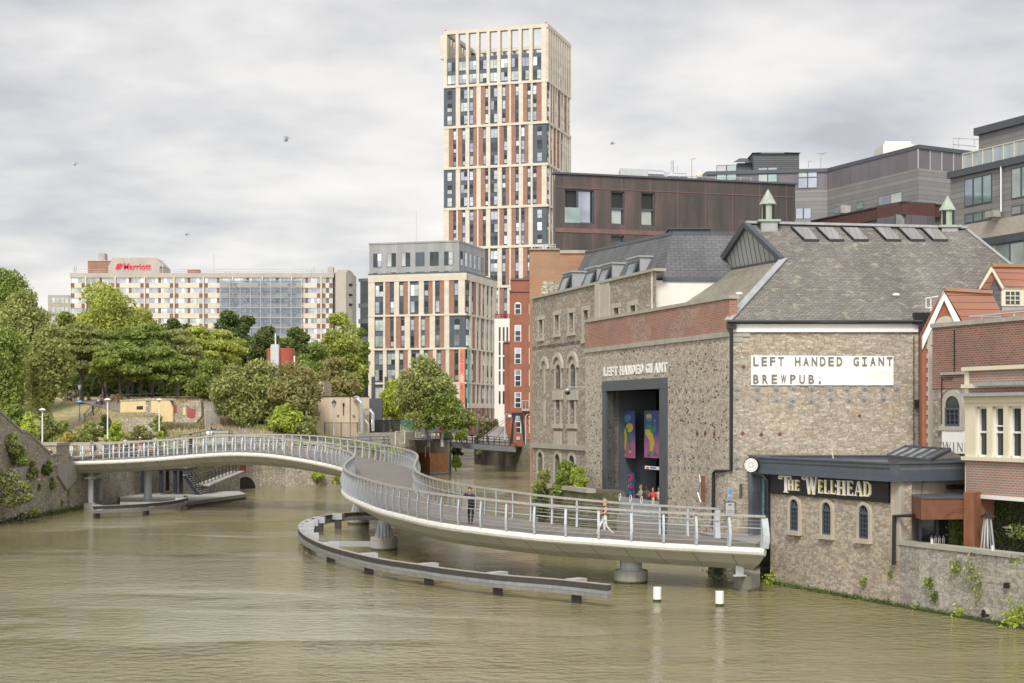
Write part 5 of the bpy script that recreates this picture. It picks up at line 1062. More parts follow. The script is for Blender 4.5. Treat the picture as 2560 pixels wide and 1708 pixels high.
mb = MB(); mb.bar(WD.pt(1771, 1190, .3), WD.pt(1771, 1255, .3), .18, .22); mb.build('carved_wood_sign', M['rustdark'], brew); mb = MB(); mb.tube([WD.pt(1768, 1187, .45), WD.pt(1773, 1205, .5), WD.pt(1766, 1230, .5), WD.pt(1772, 1256, .45)], .05, 6); mb.build('metal_ribbon', M['galv'], brew)
let = thing('raised_lettering', 'white raised letters LEFT HANDED GIANT over the tall doorway', 'sign', tuple(WD.P(WD.S(1590), WD.Z(WD.S(1590), 930))))
wds = (('LEFT', 770, 900, 255, 335, 330, 250), ('HANDED', 918, 1137, 0, 0, 0, 0), ('GIANT', 1155, 1357, 0, 0, 0, 0))
for txt, x0, x1 in (('LEFT', 770, 900), ('HANDED', 918, 1137), ('GIANT', 1155, 1357)):
    s0, s1 = WD.S(1300 + x0 / 3.672), WD.S(1300 + x1 / 3.672); zlo = zb0 - 2.75; sm = WD.S(1300 + (x0 + x1) / 7.344); yb = 1300 
    zlo = WD.Z(WD.S(1510), 850 + 335 / 3.672); n_ = len(txt); cw = (s1 - s0) / n_
    for i, ch in enumerate(txt):
        m_ = MB(); g_ = cw * .80; put_text(m_, ch, wfr(WD, s0 + cw * i + (cw - g_) / 2, zlo, .02), g_ * (.55 if ch == 'I' else 1), WD.Z(WD.S(1510), 850 + 253 / 3.672) - zlo, .04, .035); m_.build('letter', M['letterwhite'], let)
ban = thing('wall_banner', 'wide white banner on the brewery wall with brown grey capitals', 'banner', tuple(WF.pt(2055, 964))); mb = MB()
b0, b1 = WF.S(1877), WF.S(2233); zt_, zb_ = WF.Z(0, 889), WF.Z(0, 963.5); nx, ny = 48, 14; Gd = []
for i in range(nx + 1):
    r_ = []
    for j in range(ny + 1):
        x = b0 + (b1 - b0) * i / nx; z = zb_ + (zt_ - zb_) * j / ny; fx, fz = i / nx, j / ny; e_ = 4 * fz * (1 - fz); o_ = .07 + e_ * (.008 * math.sin(fx * 19 + fz * 5) + .012 * math.sin(fx * 7 - fz * 9) + .004 * math.sin(fx * 41 + fz * 14))
        r_.append(WF.P(x, z + (.005 * math.sin(fx * 60) if j in (0, ny) else 0) - (0.03 * fx if j == ny else 0), o_))
    Gd.append(r_)
for i in range(nx):
    for j in range(ny): mb.face([Gd[i][j], Gd[i + 1][j], Gd[i + 1][j + 1], Gd[i][j + 1]])
WF.box(mb, b0 + .05, b1 - .05, zb_ + .05, zt_ - .06, 0, .035); mb.build('cloth', M['banner'], ban)
rowz = [(WF.Z(0, 700 + 790 / 3.672), WF.Z(0, 700 + 708 / 3.672), 'LEFT HANDED GIANT'), (WF.Z(0, 700 + 952 / 3.672), WF.Z(0, 700 + 870 / 3.672), 'BREWPUB.')]
for z0, z1, txt in rowz:
    for i, ch in enumerate(txt):
        if ch == ' ': continue
        px0 = 1800 + (302 + i * 75.4 + (10 if txt[0] == 'L' else 9) * 0 ) / 3.672; 
        px0 = 1800 + (302 + i * (76.2 if txt[0] == 'L' else 84.6)) / 3.672 if txt[0] == 'B' else 1800 + (302 + i * 76.6) / 3.672; wpx = 50 / 3.672
        s0 = WF.S(px0); ww = WF.S(px0 + wpx) - s0; m_ = MB()
        if ch == '.': WF.box(m_, s0 + .05, s0 + .16, z0, z0 + .12, .10, .115); WF.box(m_, s0 + .06, s0 + .12, z0 + .3, z0 + .34, .10, .112)
        elif ch == 'I':
            hh_ = z1 - z0; WF.box(m_, s0 + ww * .38, s0 + ww * .62, z0, z1, .10, .115); WF.box(m_, s0 + ww * .05, s0 + ww * .95, z1 - .075, z1, .101, .116); WF.box(m_, s0 + ww * .05, s0 + ww * .95, z0, z0 + .075, .101, .116)
        else: put_text(m_, ch, wfr(WF, s0, z0, .105), ww, z1 - z0, .018, .01)
        m_.build('letter', M['lettergrey'], ban)
# artwork in the passage (generic painted figures, colours dimmed to carry the shade inside)
def panel(lab, px0, px1, y0, y1, o_, fn):
    W = Wall(tuple(WD.P(0, 0, o_).xy), WD.u); r_ = thing('painted_panel', lab, 'painting', tuple(W.pt((px0 + px1) / 2, y1)), 'painted panels in the passage'); m_ = MB(); a0, a1 = W.S(px0), W.S(px1); am = (a0 + a1) / 2; z0, z1 = W.Z(am, y1), W.Z(am, y0)
    W.box(m_, a0, a1, z0, z1, -.06, 0); t = NT('painted_backdrop_' + str(px0)); sp_ = t.n('ShaderNodeSeparateXYZ'); t.l(t.n('ShaderNodeTexCoord').outputs['Generated'], sp_.inputs[0]); t.set(t.ramp(sp_.outputs[2], [(.30, (.30, .09, .20)), (.52, (.05, .055, .18))]), .7); m_.build('board', t.mat, r_); fn(W, r_, a0, a1, z0, z1)
M['pt_blue'] = plain('painted_blue', (.06, .20, .28), .7, var=.1); M['pt_yellow'] = plain('painted_yellow', (.42, .34, .03), .7, var=.1); M['pt_green'] = plain('painted_green', (.035, .15, .10), .7, var=.1)
def fig(W, r_, a0, a1, z0, z1, parts):
    w_, h_ = a1 - a0, z1 - z0; k = 0
    for mt, pts in parts: m_ = MB(); W.poly(m_, [(a0 + x * w_, z0 + y * h_) for x, y in pts], .0, .01 + .003 * k); k += 1; m_.build('painted_shape', M[mt], r_)
ell = lambda cx_, cy_, rx, ry, n=12: [(cx_ + rx * math.cos(2 * math.pi * i / n), cy_ + ry * math.sin(2 * math.pi * i / n)) for i in range(n)]
panel('painted panel of a blue headed figure in a yellow jacket playing a horn', 1549, 1586, 1027, 1145, -1.1, lambda *a: fig(*a, [('pt_green', [(.55, .52), (.85, .52), (.72, .3), (.82, .16), (.68, .16), (.58, .32)]), ('pt_yellow', [(.34, .5), (.5, .5), (.42, .16), (.3, .16)]), ('pt_green', [(.32, .17), (.42, .17), (.40, .07), (.30, .07)]), ('pt_yellow', [(.18, .04), (.42, .09), (.42, .05)]), ('pt_yellow', ell(.68, .64, .24, .1)), ('pt_blue', ell(.55, .84, .24, .09)), ('pt_yellow', [(.2, .5), (.48, .5), (.38, .62), (.33, .62)]), ('pt_yellow', [(.1, .45), (.16, .45), (.14, .2)]), ('pt_blue', ell(.55, .6, .08, .035)), ('pt_yellow', [(.68, .16), (.82, .16), (.78, .1), (.72, .1)])]))
panel('painted panel of a figure in yellow trousers with one arm raised', 1610.5, 1648, 1027, 1145, -1.1, lambda *a: fig(*a, [('pt_yellow', [(.08, .6), (.42, .6), (.66, .28), (.54, .14), (.36, .14), (.44, .32), (.1, .5)]), ('pt_yellow', [(.3, .6), (.5, .6), (.7, .3), (.56, .14), (.44, .14)]), ('pt_green', [(.14, .72), (.5, .72), (.5, .6), (.14, .6)]), ('pt_green', ell(.62, .58, .2, .06)), ('pt_green', [(.64, .56), (.8, .56), (.82, .74), (.7, .74)]), ('pt_blue', ell(.74, .79, .09, .03)), ('pt_blue', ell(.36, .85, .22, .08)), ('pt_yellow', ell(.34, .89, .2, .045)), ('pt_green', [(.22, .04), (.44, .04), (.46, .12), (.32, .12)]), ('pt_green', [(.66, .08), (.9, .08), (.8, .15), (.68, .14)])]))
def splash(W, r_, a0, a1, z0, z1):
    rr = random.Random(4); w_, h_ = a1 - a0, z1 - z0; M['pt_navy'] = plain('painted_navy', (.02, .07, .20), .7); W_ = MB(); W.box(W_, a0 + .02, a1 - .02, z0 + .02, z1 - .02, 0, .01); W_.build('painted_field', M['pt_navy'], r_)
    for mt, n_, s_ in (('red', 26, .14), ('pt_blue', 26, .08), ('whitepaint', 40, .03)):
        m_ = MB()
        for _ in range(n_):
            x, y = rr.uniform(.1, .9), rr.uniform(.05, .95); s2 = s_ * rr.uniform(.4, 1.2); W.poly(m_, [(a0 + p * w_, z0 + q * h_) for p, q in ell(x, y, s2 * .9, s2 * .4, 6)], .01, .012 + .002 * rr.random())
        tag(m_.build('painted_spots', M[mt], r_), kind='stuff')
panel('dark blue and red splashed mural low in the passage', 1549, 1584, 1180, 1262, -1.3, splash)
W = Wall(tuple(WD.P(0, 0, -1.2).xy), WD.u); r_ = thing('direction_sign', 'small white sign with a red square and blue stripe hanging in the passage', 'sign', tuple(W.pt(1630, 1174))); mb = MB(); W.pbox(mb, 1612, 1166, 1649, 1174, -.05, 0); mb.build('board', M['whitepaint'], r_); mb = MB(); W.pbox(mb, 1616, 1167.5, 1622, 1172, 0, .012); mb.build('red_square', M['red'], r_); mb = MB(); W.pbox(mb, 1625, 1168, 1641, 1171.5, 0, .012); mb.build('blue_stripe', plain('blue_stripe', (.05, .2, .5), .5), r_)
r_ = thing('info_plaque', 'framed grey notice plaque on the wall beside the end of the bridge', 'sign', tuple(WF.pt(1825, 1292))); mb = MB(); WF.pbox(mb, 1811.5, 1254.5, 1838, 1289, 0, .05); mb.build('frame', M['black'], r_); mb = MB(); WF.pbox(mb, 1813.5, 1256.5, 1836, 1287, .05, .06); mb.build('board', M['galv'], r_)
mb = MB()
for yy in (1276, 1280): WF.pbox(mb, 1817, yy, 1832, yy + 1.5, .06, .065)
WF.pbox(mb, 1820, 1260, 1829, 1264, .06, .065); mb.build('lettering', M['lettergrey'], r_)
r_ = thing('blue_sign', 'small beige sign with a blue oval above the grey plaque', 'sign', tuple(WF.pt(1825, 1252))); mb = MB(); WF.pbox(mb, 1818.5, 1219, 1831.5, 1251, 0, .04); mb.build('board', M['dressed'], r_); mb = MB(); a, z = WF.L(1825, 1229); WF.poly(mb, [(a + x, z + y) for x, y in ell(0, 0, .1, .16)], .04, .05); WF.pbox(mb, 1820, 1242, 1830, 1247, .04, .05); mb.build('oval', plain('sign_blue', (.10, .3, .7), .5), r_)
r_ = thing('wall_lamp', 'dark grey cylinder wall light right of the plaques', 'lamp', tuple(WF.pt(1851, 1240))); mb = MB(); p = WF.pt(1851, 1237, .15); mb.tube([p, WF.pt(1851, 1209, .15)], .07, 10); mb.build('cylinder', M['greysteel'], r_); mb = MB(); WF.pbox(mb, 1849, 1218, 1853, 1228, 0, .1); mb.build('bracket', M['greysteel'], r_)
# the stone warehouse left of it
B0 = XY(1463, 101); WW2 = Wall(B0, (.312, -1)); wh = thing('stone_warehouse', 'old stone warehouse with arched windows, slate mansard and dormers left of the brewery', 'building', B0 + (0,))
sl, sr = WW2.S(1331), WW2.S(1640); zp = WW2.Z(WW2.S(1496), 711); W2z = WW2.Z
aw_ = lambda px: WW2.S(px)
ops = []
C3 = lambda x, y: (1300 + x / 3.672, 560 + y / 3.672)
small = []
for x, y0, y1, w_ in ((192, 880, 1048, 30), (340, 836, 1010, 30), (472, 816, 996, 30), (606, 793, 870, 30), (885, 770, 818, 34), (1038, 748, 790, 34)):
    px, py0 = C3(x, y0); _, py1 = C3(x, y1); a_ = aw_(px); hw = .42; z1_, z0_ = W2z(a_, py0), W2z(a_, py1)
    if x > 600: z0_ = z1_ - 1.9
    small.append((a_ - hw, a_ + hw, z0_, z1_))
tall = []
for px in (1395, 1431): a_ = aw_(px); tall.append((a_ - .45, a_ + .45, W2z(a_, 1060), W2z(a_, 997)))
low = []
for px, yt in ((1351, 1130), (1394, 1135), (1430, 1138)): a_ = aw_(px); low.append((a_ - .55, a_ + .55, 1.2 if px > 1360 else .8, W2z(a_, yt)))
mid = []
for px, yt, yb in ((1396, 911, 972), (1433, 909, 972)): a_ = aw_(px); mid.append((a_ - .5, a_ + .5, W2z(a_, yb), W2z(a_, yt)))
blind = []
ops = small + tall + low + mid
mb = MB(); ac = aw_(1466); zc4 = 9.5; lowops = [o for o in ops if o[3] < zc4]; hiops = [o for o in ops if o[2] > zc4]; midops = [o for o in ops if o not in lowops and o not in hiops]; WW2.holes(mb, sl, ac, -1.2, 13.0, [o for o in ops if o[3] < 12.9], .35); WW2.holes(mb, sl, sr, 13.0, zp, [o for o in ops if o[2] >= 12.9 or o[3] > 13.0], .35); mb.face([WW2.P(sl, -1.2), WW2.P(sl, zp), WW2.P(sl, zp, -1), WW2.P(sl, -1.2, -1)]); mb.build('front_wall', M['stone_warehouse'], wh)
mb = MB(); WW2.box(mb, sl - .1, sr + .1, zp, zp + .16, -.6, .15); zs = W2z(aw_(1400), 1117); WW2.box(mb, sl - .1, aw_(1470), zs - .16, zs + .16, 0, .16); mb.build('string_course', M['coping'], wh)
mb = MB(); WW2.box(mb, aw_(1493), aw_(1504), W2z(aw_(1493), 800), zp - .01, 0, .18); WW2.box(mb, aw_(1493) - .02, aw_(1526), W2z(aw_(1493), 800), zp - .01, 0, .10); mb.build('pilaster', M['dressed'], wh)
def archpoly(a, z0, z1, hw, n=10, rise=None): rise = hw if rise is None else rise; return [(a - hw, z0), (a + hw, z0)] + [(a + hw * math.cos(math.pi * k / n), z1 - rise + rise * math.sin(math.pi * k / n)) for k in range(n + 1)]
def archring(W, mb, a, z1, hw, t_, o0_, o1_, n=10, rise=None, legs=0, z0=0):
    rise = hw if rise is None else rise; P_ = lambda r_, k: (a + (hw + r_) * math.cos(math.pi * k / n), z1 - rise + (rise + r_) * math.sin(math.pi * k / n))
    for k in range(n): W.poly(mb, [P_(0, k), P_(t_, k), P_(t_, k + 1), P_(0, k + 1)], o0_, o1_)
    if legs: W.box(mb, a - hw - t_, a - hw, z0, z1 - rise, o0_, o1_); W.box(mb, a + hw, a + hw + t_, z0, z1 - rise, o0_, o1_)
for (a0, a1, z0, z1) in small + mid + tall:
    m_ = MB(); am = (a0 + a1) / 2; W = WW2; big = (a0, a1, z0, z1) in mid; W.box(m_, a0, a1, z0, z1, -.34, -.30, 0); fr = .05
    W.box(m_, a0, a0 + fr, z0, z1, -.3, -.24, 1); W.box(m_, a1 - fr, a1, z0, z1, -.3, -.24, 1); W.box(m_, am - .02, am + .02, z0, z1, -.3, -.25, 1)
    for k in range(1, 5): W.box(m_, a0 + fr, a1 - fr, z0 + (z1 - z0) * k / 5 - .02, z0 + (z1 - z0) * k / 5 + .02, -.3, -.252, 1)
    m_.build('window', [M['gl_dark'], M['greysteel']], wh)
mb = MB()
for (a0, a1, z0, z1) in low: am = (a0 + a1) / 2; WW2.box(mb, a0, a1, z0, z1, -.34, -.3)
mb.build('low_opening', M['gl_black'], wh)
for (a0, a1, z0, z1) in small: mb = MB(); am = (a0 + a1) / 2; WW2.box(mb, a0 - .35, a1 + .35, z1, z1 + .28, -.02, .05); WW2.box(mb, a0 - .3, a1 + .35, z0 - .22, z0, -.02, .12); WW2.box(mb, a0 - .28, a0, z0, z1, -.02, .04); WW2.box(mb, a1, a1 + .2, z0, z1, -.02, .04); mb.build('window_surround', M['dressed'], wh)
for (a0, a1, z0, z1) in mid + low:
    mb = MB(); am = (a0 + a1) / 2; archring(WW2, mb, am, z1, (a1 - a0) / 2, .28, -.35, .05, legs=1, z0=z0)
    if z1 > 8: archring(WW2, mb, am, z1 + .5, .82, .3, 0, .16, 8, .8); WW2.box(mb, a0 - .5, a1 + .5, z0 - .75, z0 - .1, -.02, .12)
    mb.build('window_surround', M['dressed'], wh)
for (a0, a1, z0, z1) in tall: mb = MB(); WW2.box(mb, a0 - .5, a1 + .5, z1, z1 + .55, -.02, .1); WW2.box(mb, a0 - .5, a1 + .5, z0 - .3, z0, -.02, .15); WW2.box(mb, a0 - .3, a1 + .3, z0 - 1.7, z0 - .5, -.02, .08); WW2.box(mb, a0 - .3, a0, z0, z1, -.02, .05); WW2.box(mb, a1, a1 + .3, z0, z1, -.02, .05); mb.build('window_surround', M['dressed'], wh)
mb = MB(); a_ = aw_(1362); archring(WW2, mb, a_, W2z(a_, 902), .6, .3, 0, .12, 8, .6); WW2.box(mb, a_ - .12, a_ + .12, W2z(a_, 985), W2z(a_, 915), -.01, .05); a_ = aw_(1362); WW2.box(mb, a_ - .18, a_ + .18, W2z(a_, 1065), W2z(a_, 1000), -.01, .05)
mb.build('blind_arch', M['dressed'], wh)
mb = MB()
for (a0, a1, z0, z1) in mid + low: # fill the corners above the arches
    am, hw = (a0 + a1) / 2, (a1 - a0) / 2
    for sg in (-1, 1):
        pts_ = [(am + sg * hw, z1)] + [(am + sg * hw * math.cos(math.pi / 2 * k / 5), z1 - hw + hw * math.sin(math.pi / 2 * k / 5)) for k in range(6)]; WW2.poly(mb, pts_, -.3, -.02)
mb.build('arch_corner', M['dressed'], wh)
zm = 18.8; uw = Vector((WW2.u.x, WW2.u.y, 0)); nw = Vector((WW2.n.x, WW2.n.y, 0)); aR = aw_(1650)
e0, e1 = WW2.P(sl + 3.2, zp - .5, -.8), WW2.P(aR, zp - .6, -.8); t0_, t1_ = WW2.P(sl + 3.2 + 1.2, zm + .5, -3.2), WW2.P(aR - 1.6, zm, -3.4)
t1_ = at(1681, 584, 93.5); t0_ = at(1466, 631, 110.5); e0 = at(1409, 745, 108.2); e1 = at(1656, 697, 90.6); bk0 = Vector((24, 93.5, t1_.z)); be0 = Vector((26, 90.4, e1.z))
mb = MB(); mb.face([e0, e1, t1_, t0_]); mb.face([e1, be0, bk0, t1_]); mb.face([t0_, t1_, bk0, Vector((24, 112, bk0.z)), Vector((t0_.x, 112, t0_.z))]); mf = mb.build('mansard_roof', M['slate_new'], wh)
mb = MB(); mb.bar(t0_, t1_, .22, .2); mb.bar(t1_, bk0, .22, .2); mb.bar(e1 + Z * -.05, be0 + Z * -.05, .25, .25)
for (px0, px1, py) in ((1675, 1776, 570),): mb.cbox(at(px0, 1, 95.5).x, at(px1, 1, 95.5).x, 95.5, 99, zat(584, 95.5), zat(574, 95.5)); mb.cbox(at(px0 - 5, 1, 95.5).x, at(px1 + 2, 1, 95.5).x, 95.3, 99.2, zat(574, 95.5), zat(571.5, 95.5))
mb.build('roof_trim', M['greysteel'], wh)
mb = MB(); zz1 = zat(699, 90.6); q0, q1 = WW2.P(aw_(1629) , 0), be0; mb.cbox(at(1629.5, 1, 90.2).x, be0.x, 90.55, 94, zz1 - 4, zz1 - .06); q = at(1629, 1, 90.2); mb.cbox(q.x, at(1641, 1, 90.2).x, 90.2, 90.6, zz1 - 4, zp + .02); mb.build('white_render_wall', M['white'], wh)
fn_ = (t0_ - e0).cross(e1 - e0).normalized(); fn_ = fn_ if fn_.y < 0 else -fn_; mpl = (e0, fn_)
for x0, x1, x2, y0, y1 in ((395, 483, 610, 455, 590), (612, 710, 790, 410, 550), (752, 850, 992, 378, 535), (998, 1105, 1260, 318, 495)):
    p0_, p1_ = C3(x0, y0), C3(x1, y1); dW = Wall(tuple(WW2.P(0, 0, -.9).xy), WW2.u); a0, a1 = dW.S(p0_[0]), dW.S(p1_[0]); z1 = dW.Z((a0 + a1) / 2, (C3(0, y0)[1])); z0 = zp + .0
    m_ = MB(); dW.box(m_, a0, a1, z0 - .6, z1, -3.2, 0); d_ = m_.build('dormer', M['lead'], wh); m_ = MB(); dW.box(m_, a0 - .1, a1 + .1, z1, z1 + .1, -3.2, .12); m_.build('dormer_roof', M['lead'], d_)
    m_ = MB(); dW.box(m_, a0 + .12, a1 - .12, z0 - .3, z1 - .15, 0, .04); m_.build('opening', M['greysteel'], d_)
    m_ = MB(); b0_, b1_ = dW.P(a0 + .25, z1 - .25, .08), dW.P(a1 - .25, z1 - .25, .08); dn = Vector((0, 0, -1.25)) + nw * .5; m_.face([b0_, b1_, b1_ + dn, b0_ + dn][::-1]); m_.face([b0_, b1_, b1_ + dn, b0_ + dn]); 
    for a_, b_ in ((b0_, b1_), (b0_ + dn, b1_ + dn), (b0_, b0_ + dn), (b1_, b1_ + dn)): m_.bar(a_, b_, .1, .1, 1)
    dW.box(m_, a0 + .25, a1 - .25, z0 - .2, z1 - 1.55, .04, .06, 0); m_.build('casement', [M['gl_white'], M['greysteel']], d_)
bt = thing('brick_gable', 'tall orange buff brick gable wall rising left of the slate mansard', 'wall', XY(1360, 112) + (0,)); WG = Wall(XY(1324, 112.3), (1, 0)); g_ = WG.S
mb = MB(); pts_ = [(g_(1325.5), -1.2), (g_(1480), -1.2), (g_(1480), zat(634, 112.3)), (g_(1398), zat(629, 112.3)), (g_(1397), zat(625, 112.3)), (g_(1324), zat(625, 112.3))]; WG.poly(mb, pts_, -2.5, 0); mb.build('wall', M['stair_brick'], bt)
mb = MB(); WG.box(mb, g_(1322), g_(1399), zat(625, 112.3), zat(622, 112.3), -2.6, .15); WG.box(mb, g_(1399), g_(1478), zat(634, 112.3), zat(626, 112.3), -2.6, .12); mb.build('coping', M['coping'], bt)
mb = MB(); WG.poly(mb, [(g_(1352), zat(750, 112.3)), (g_(1412), zat(750, 112.3)), (g_(1407), zat(702, 112.3)), (g_(1356), zat(704, 112.3)), (g_(1350), zat(738, 112.3))], -.1, .05); mb.build('stone_patch', M['stone_old'], bt)
mb = MB()
for px in (1337, 1349, 1361, 1376, 1389): mb.tube([WG.pt(px, 625, -.6), WG.pt(px, 609, -.6)], .03, 4)
for yy in (609, 615): mb.tube([WG.pt(1337, yy, -.6), WG.pt(1389, yy, -.6)], .03, 4)
mb.build('terrace_railing', M['galv'], bt)
ld = thing('mossy_ledge', 'mossy stone ledge standing in the river at the foot of the warehouse', 'ledge', XY(1420, 98) + (0,)); WLd = Wall(tuple(WW2.P(0, 0, 2.4).xy), WW2.u); l0, l1 = WLd.S(1372), WLd.S(1470); zl_ = WLd.Z(WLd.S(1420), 1226)
mb = MB(); WLd.box(mb, l0, l1, -1.2, zl_, -2.4, 0); WLd.box(mb, WLd.S(1333), l0, -1.2, zl_ - 1.7, -2.4, -.4); mb.build('wall', stone('mossy_stone', [(.20, .18, .12), (.16, .17, .07), (.24, .21, .16), (.12, .14, .05)], .4, .2, (.15, .14, .08), .06, .5), ld); mb = MB(); WLd.box(mb, l0 - .1, l1, zl_, zl_ + .25, -.5, .1); mb.build('coping', M['coping'], ld); mb = MB(); WLd.box(mb, l0, l1, zl_ + .0, zl_ + .1, -2.3, -.5); mb.build('soil', M['soil'], ld)
r_ = thing('security_camera', 'black dome camera on a bracket at the warehouse corner', 'camera', tuple(WW2.pt(1452, 990, .5))); mb = MB(); p = WW2.pt(1452, 978, .9); mb.ball(p - Z * .1, .17, n=8); mb.build('dome', M['black'], r_); mb = MB(); mb.ball(p + Z * .05, .18, n=8, sq=(1, 1, .7)); mb.tube([p + Z * .1, p + Z * .25, WD.pt(1463, 968, 0)], .04, 5); mb.build('bracket', M['galv'], r_)
# copper clad building
c0 = Vector(XY(1389, 122)); WC = Wall(tuple(c0), (3.43, 1)); cr_ = WC.S(1988); zt = WC.Z(0, 435); zq = lambda py, px=1500: WC.Z(WC.S(px), py)
cop = thing('copper_building', 'dark weathered copper clad block behind the slate roofs', 'building', (c0.x + 8, c0.y + 4, 12)); mb = MB()
wins = [(1411, 1485, 474, 558.5, 'slide'), (1527, 1561, 478.5, 562, 'tall'), (1602, 1636.5, 481.5, 565, 'tall'), (1527, 1561, 589, 607.5, 'low')]
ops = []
for x0, x1, y0, y1, k in wins: xm = (x0 + x1) / 2; ops.append((WC.S(x0), WC.S(x1), zq(y1, xm), zq(y0, xm)))
WC.holes(mb, 0, cr_, 12, zt, ops, .35); dn_ = Vector((.05, 9, 0)); P0, P1 = WC.P(0, 12), WC.P(cr_, 12)
mb.face([P0 + dn_, P0, P0 + Z * (zt - 12), P0 + dn_ + Z * (zt - 12)]); mb.face([P1, P1 + dn_, P1 + dn_ + Z * (zt - 12), P1 + Z * (zt - 12)]); mb.face([P0 + Z * (zt - 12 - .02), P1 + Z * (zt - 12 - .02), P1 + dn_ + Z * (zt - 12 - .02), P0 + dn_ + Z * (zt - 12 - .02)]); mb.build('wall', M['copper'], cop)
mb = MB(); WC.box(mb, -.15, cr_ + .15, zt, zt + .14, -.6, .15); mb.box(P0 + Z * (zt - 12), dn_, Vector((WC.u.x, WC.u.y, 0)) * .3, Z * .14); mb.build('roof_edge', M['greysteel'], cop)
mb = MB(); WC.box(mb, 0, cr_, zq(573) - .35, zq(573), 0, .05); WC.box(mb, 0, cr_, zq(486 - 4, 1700), zq(486 - 4, 1700) + .06, 0, .04); mb.build('copper_band', M['copper_red'], cop)
for (a0, a1, z0, z1), (x0, x1, y0, y1, k) in zip(ops, wins):
    m_ = MB(); fr = .1; WC.box(m_, a0, a1, z0, z1, -.36, -.3, 0)
    for p, q, r__, s__ in ((a0, a0 + fr, z0, z1), (a1 - fr, a1, z0, z1), (a0, a1, z0, z0 + fr), (a0, a1, z1 - fr, z1)): WC.box(m_, p, q, r__, s__, -.3, -.12, 1)
    if k == 'slide': am = a0 + (a1 - a0) * .45; WC.box(m_, am - .08, am + .08, z0, z1, -.28, -.1, 1); WC.box(m_, am + .12, a1 - .25, z0 + .1, z1 - .12, -.28, -.24, 2); WC.box(m_, a0 + .02, a1 - (a1 - a0) * .47, z0 + .02, z0 + (z1 - z0) * .46, .0, .02, 3)
    if k == 'tall': zm_ = z0 + (z1 - z0) * .48; WC.box(m_, a0, a1, zm_ - .08, zm_ + .08, -.28, -.1, 1); WC.box(m_, a0 + .1, a1 - .2, z0 + .12, zm_ - .1, -.28, -.24, 4)
    m_.build('window', [M['gl_black'] if k != 'low' else M['gl_dark'], M['greysteel'], M['gl_sky'], M['gl_green'], M['gl_pale']], cop)
def on(W, px, py, o=-1.0): return Wall(tuple(W.P(0, 0, o).xy), W.u).pt(px, py)
mb = MB(); a, b = on(WC, 1551, 437, -3), on(WC, 1616, 422, -3); mb.box((a.x, a.y, zt - .05), (b.x - a.x, b.y - a.y, 0), (0, 2, 0), (0, 0, b.z - zt)); mb.build('air_handling_unit', M['galv'], cop)
mb = MB(); mb.tube([on(WC, 1616, 436, -3), on(WC, 1655, 438, -3), on(WC, 1662, 446, -3)], .4, 12); mb.tube([on(WC, 1660, 441, -3), on(WC, 1715, 443, -3)], .32, 10); mb.build('duct', M['silver'], cop)
mb = MB(); mb.tube([on(WC, 1681, 440, -3), on(WC, 1681, 402, -3)], .13, 8); mb.tube([on(WC, 1694, 440, -3), on(WC, 1694, 416, -3)], .04, 6); mb.tube([on(WC, 1729, 446, -3), on(WC, 1729, 397, -3), on(WC, 1738, 397, -3)], .05, 6); mb.tube([on(WC, 1551, 434, -4), on(WC, 1575, 421, -4)], .05, 5); mb.build('flue', M['galv'], cop)
mb = MB()
for x0, x1, yy, sl_ in ((1665, 1880, 452, .03), (1665, 1880, 444, .03)):
    mb.tube([on(WC, x0, yy - 4, -1.2), on(WC, x1, yy - 4 + (x1 - x0) * sl_, -1.2)], .03, 4)
for x in (1668, 1698, 1729, 1755, 1788, 1820, 1851, 1877): mb.tube([on(WC, x, 438 + (x - 1665) * .03, -1.2), on(WC, x, 458, -1.2)], .03, 4)
mb.build('roof_railing', M['galv'], cop); mb = MB(); p = on(WC, 1748, 437, -2); mb.ball(p, .3, sq=(1, .4, 1)); mb.build('satellite_dish', M['creampaint'], cop)
# grey office block behind
z31 = zat(421, 155); ofc = thing('grey_office_block', 'long grey panelled block with a plum coloured glazed top floor', 'building', XY(2000, 158) + (5,))
PA, PB_, PC, PD = Vector(XY(1766, 157)), Vector(XY(2068, 155)), Vector(XY(2297, 141.5)), Vector(XY(2470, 146)); PZ = Vector(XY(1690, 172))
ztop = zat(421, 155); zsill = zat(475, 155); segs = [(PZ, PA), (PA, PB_), (PB_, PC), (PC, PD)]; m1, m2, m3 = MB(), MB(), MB(); Ws = []
for a, b in segs:
    Ws.append((Wall(tuple(a), tuple(b - a)), (b - a).length))
rg_ = [PZ, PA, PB_, PC, PD, Vector((PD.x + 1, 178)), Vector((PZ.x + 2, 190))]
for m_, ins, z0, z1 in ((m2, 0, 12, zsill), (m1, .12, zsill, ztop - .35), (m3, -.06, ztop - .35, ztop)): m_.prism([(p.x, p.y + ins, z0) for p in rg_], (0, 0, z1 - z0))
m2.build('panelled_wall', M['zinc'], ofc); m1.build('top_floor_wall', M['plum'], ofc); m3.build('roof_edge', M['greysteel'], ofc)
C5 = lambda x, y: (1920 + x / 3.672, 280 + y / 3.672)
C4 = lambda x, y: (1360 + x / 3.672, 380 + y / 3.672)
def qwin(W, px0, px1, py0, py1, root, mats_, o=.02, split=None, cols=1, fr=.06):
    a0, a1 = W.S(px0), W.S(px1); am = (a0 + a1) / 2; z0, z1 = W.Z(am, py1), W.Z(am, py0); m_ = MB(); W.box(m_, a0, a1, z0, z1, o - .1, o, 0); cw = (a1 - a0) / cols; rr = random.Random(int(px0 * 7))
    for k in range(cols):
        zs_ = [(z0, z1)] if not split else [(z0, z0 + (z1 - z0) * split), (z0 + (z1 - z0) * split, z1)]
        for p, q in zs_: W.box(m_, a0 + cw * k + fr, a0 + cw * (k + 1) - fr, p + fr, q - fr, o, o + .02, rr.randint(1, len(mats_) - 1))
    return m_.build('window', mats_, root)
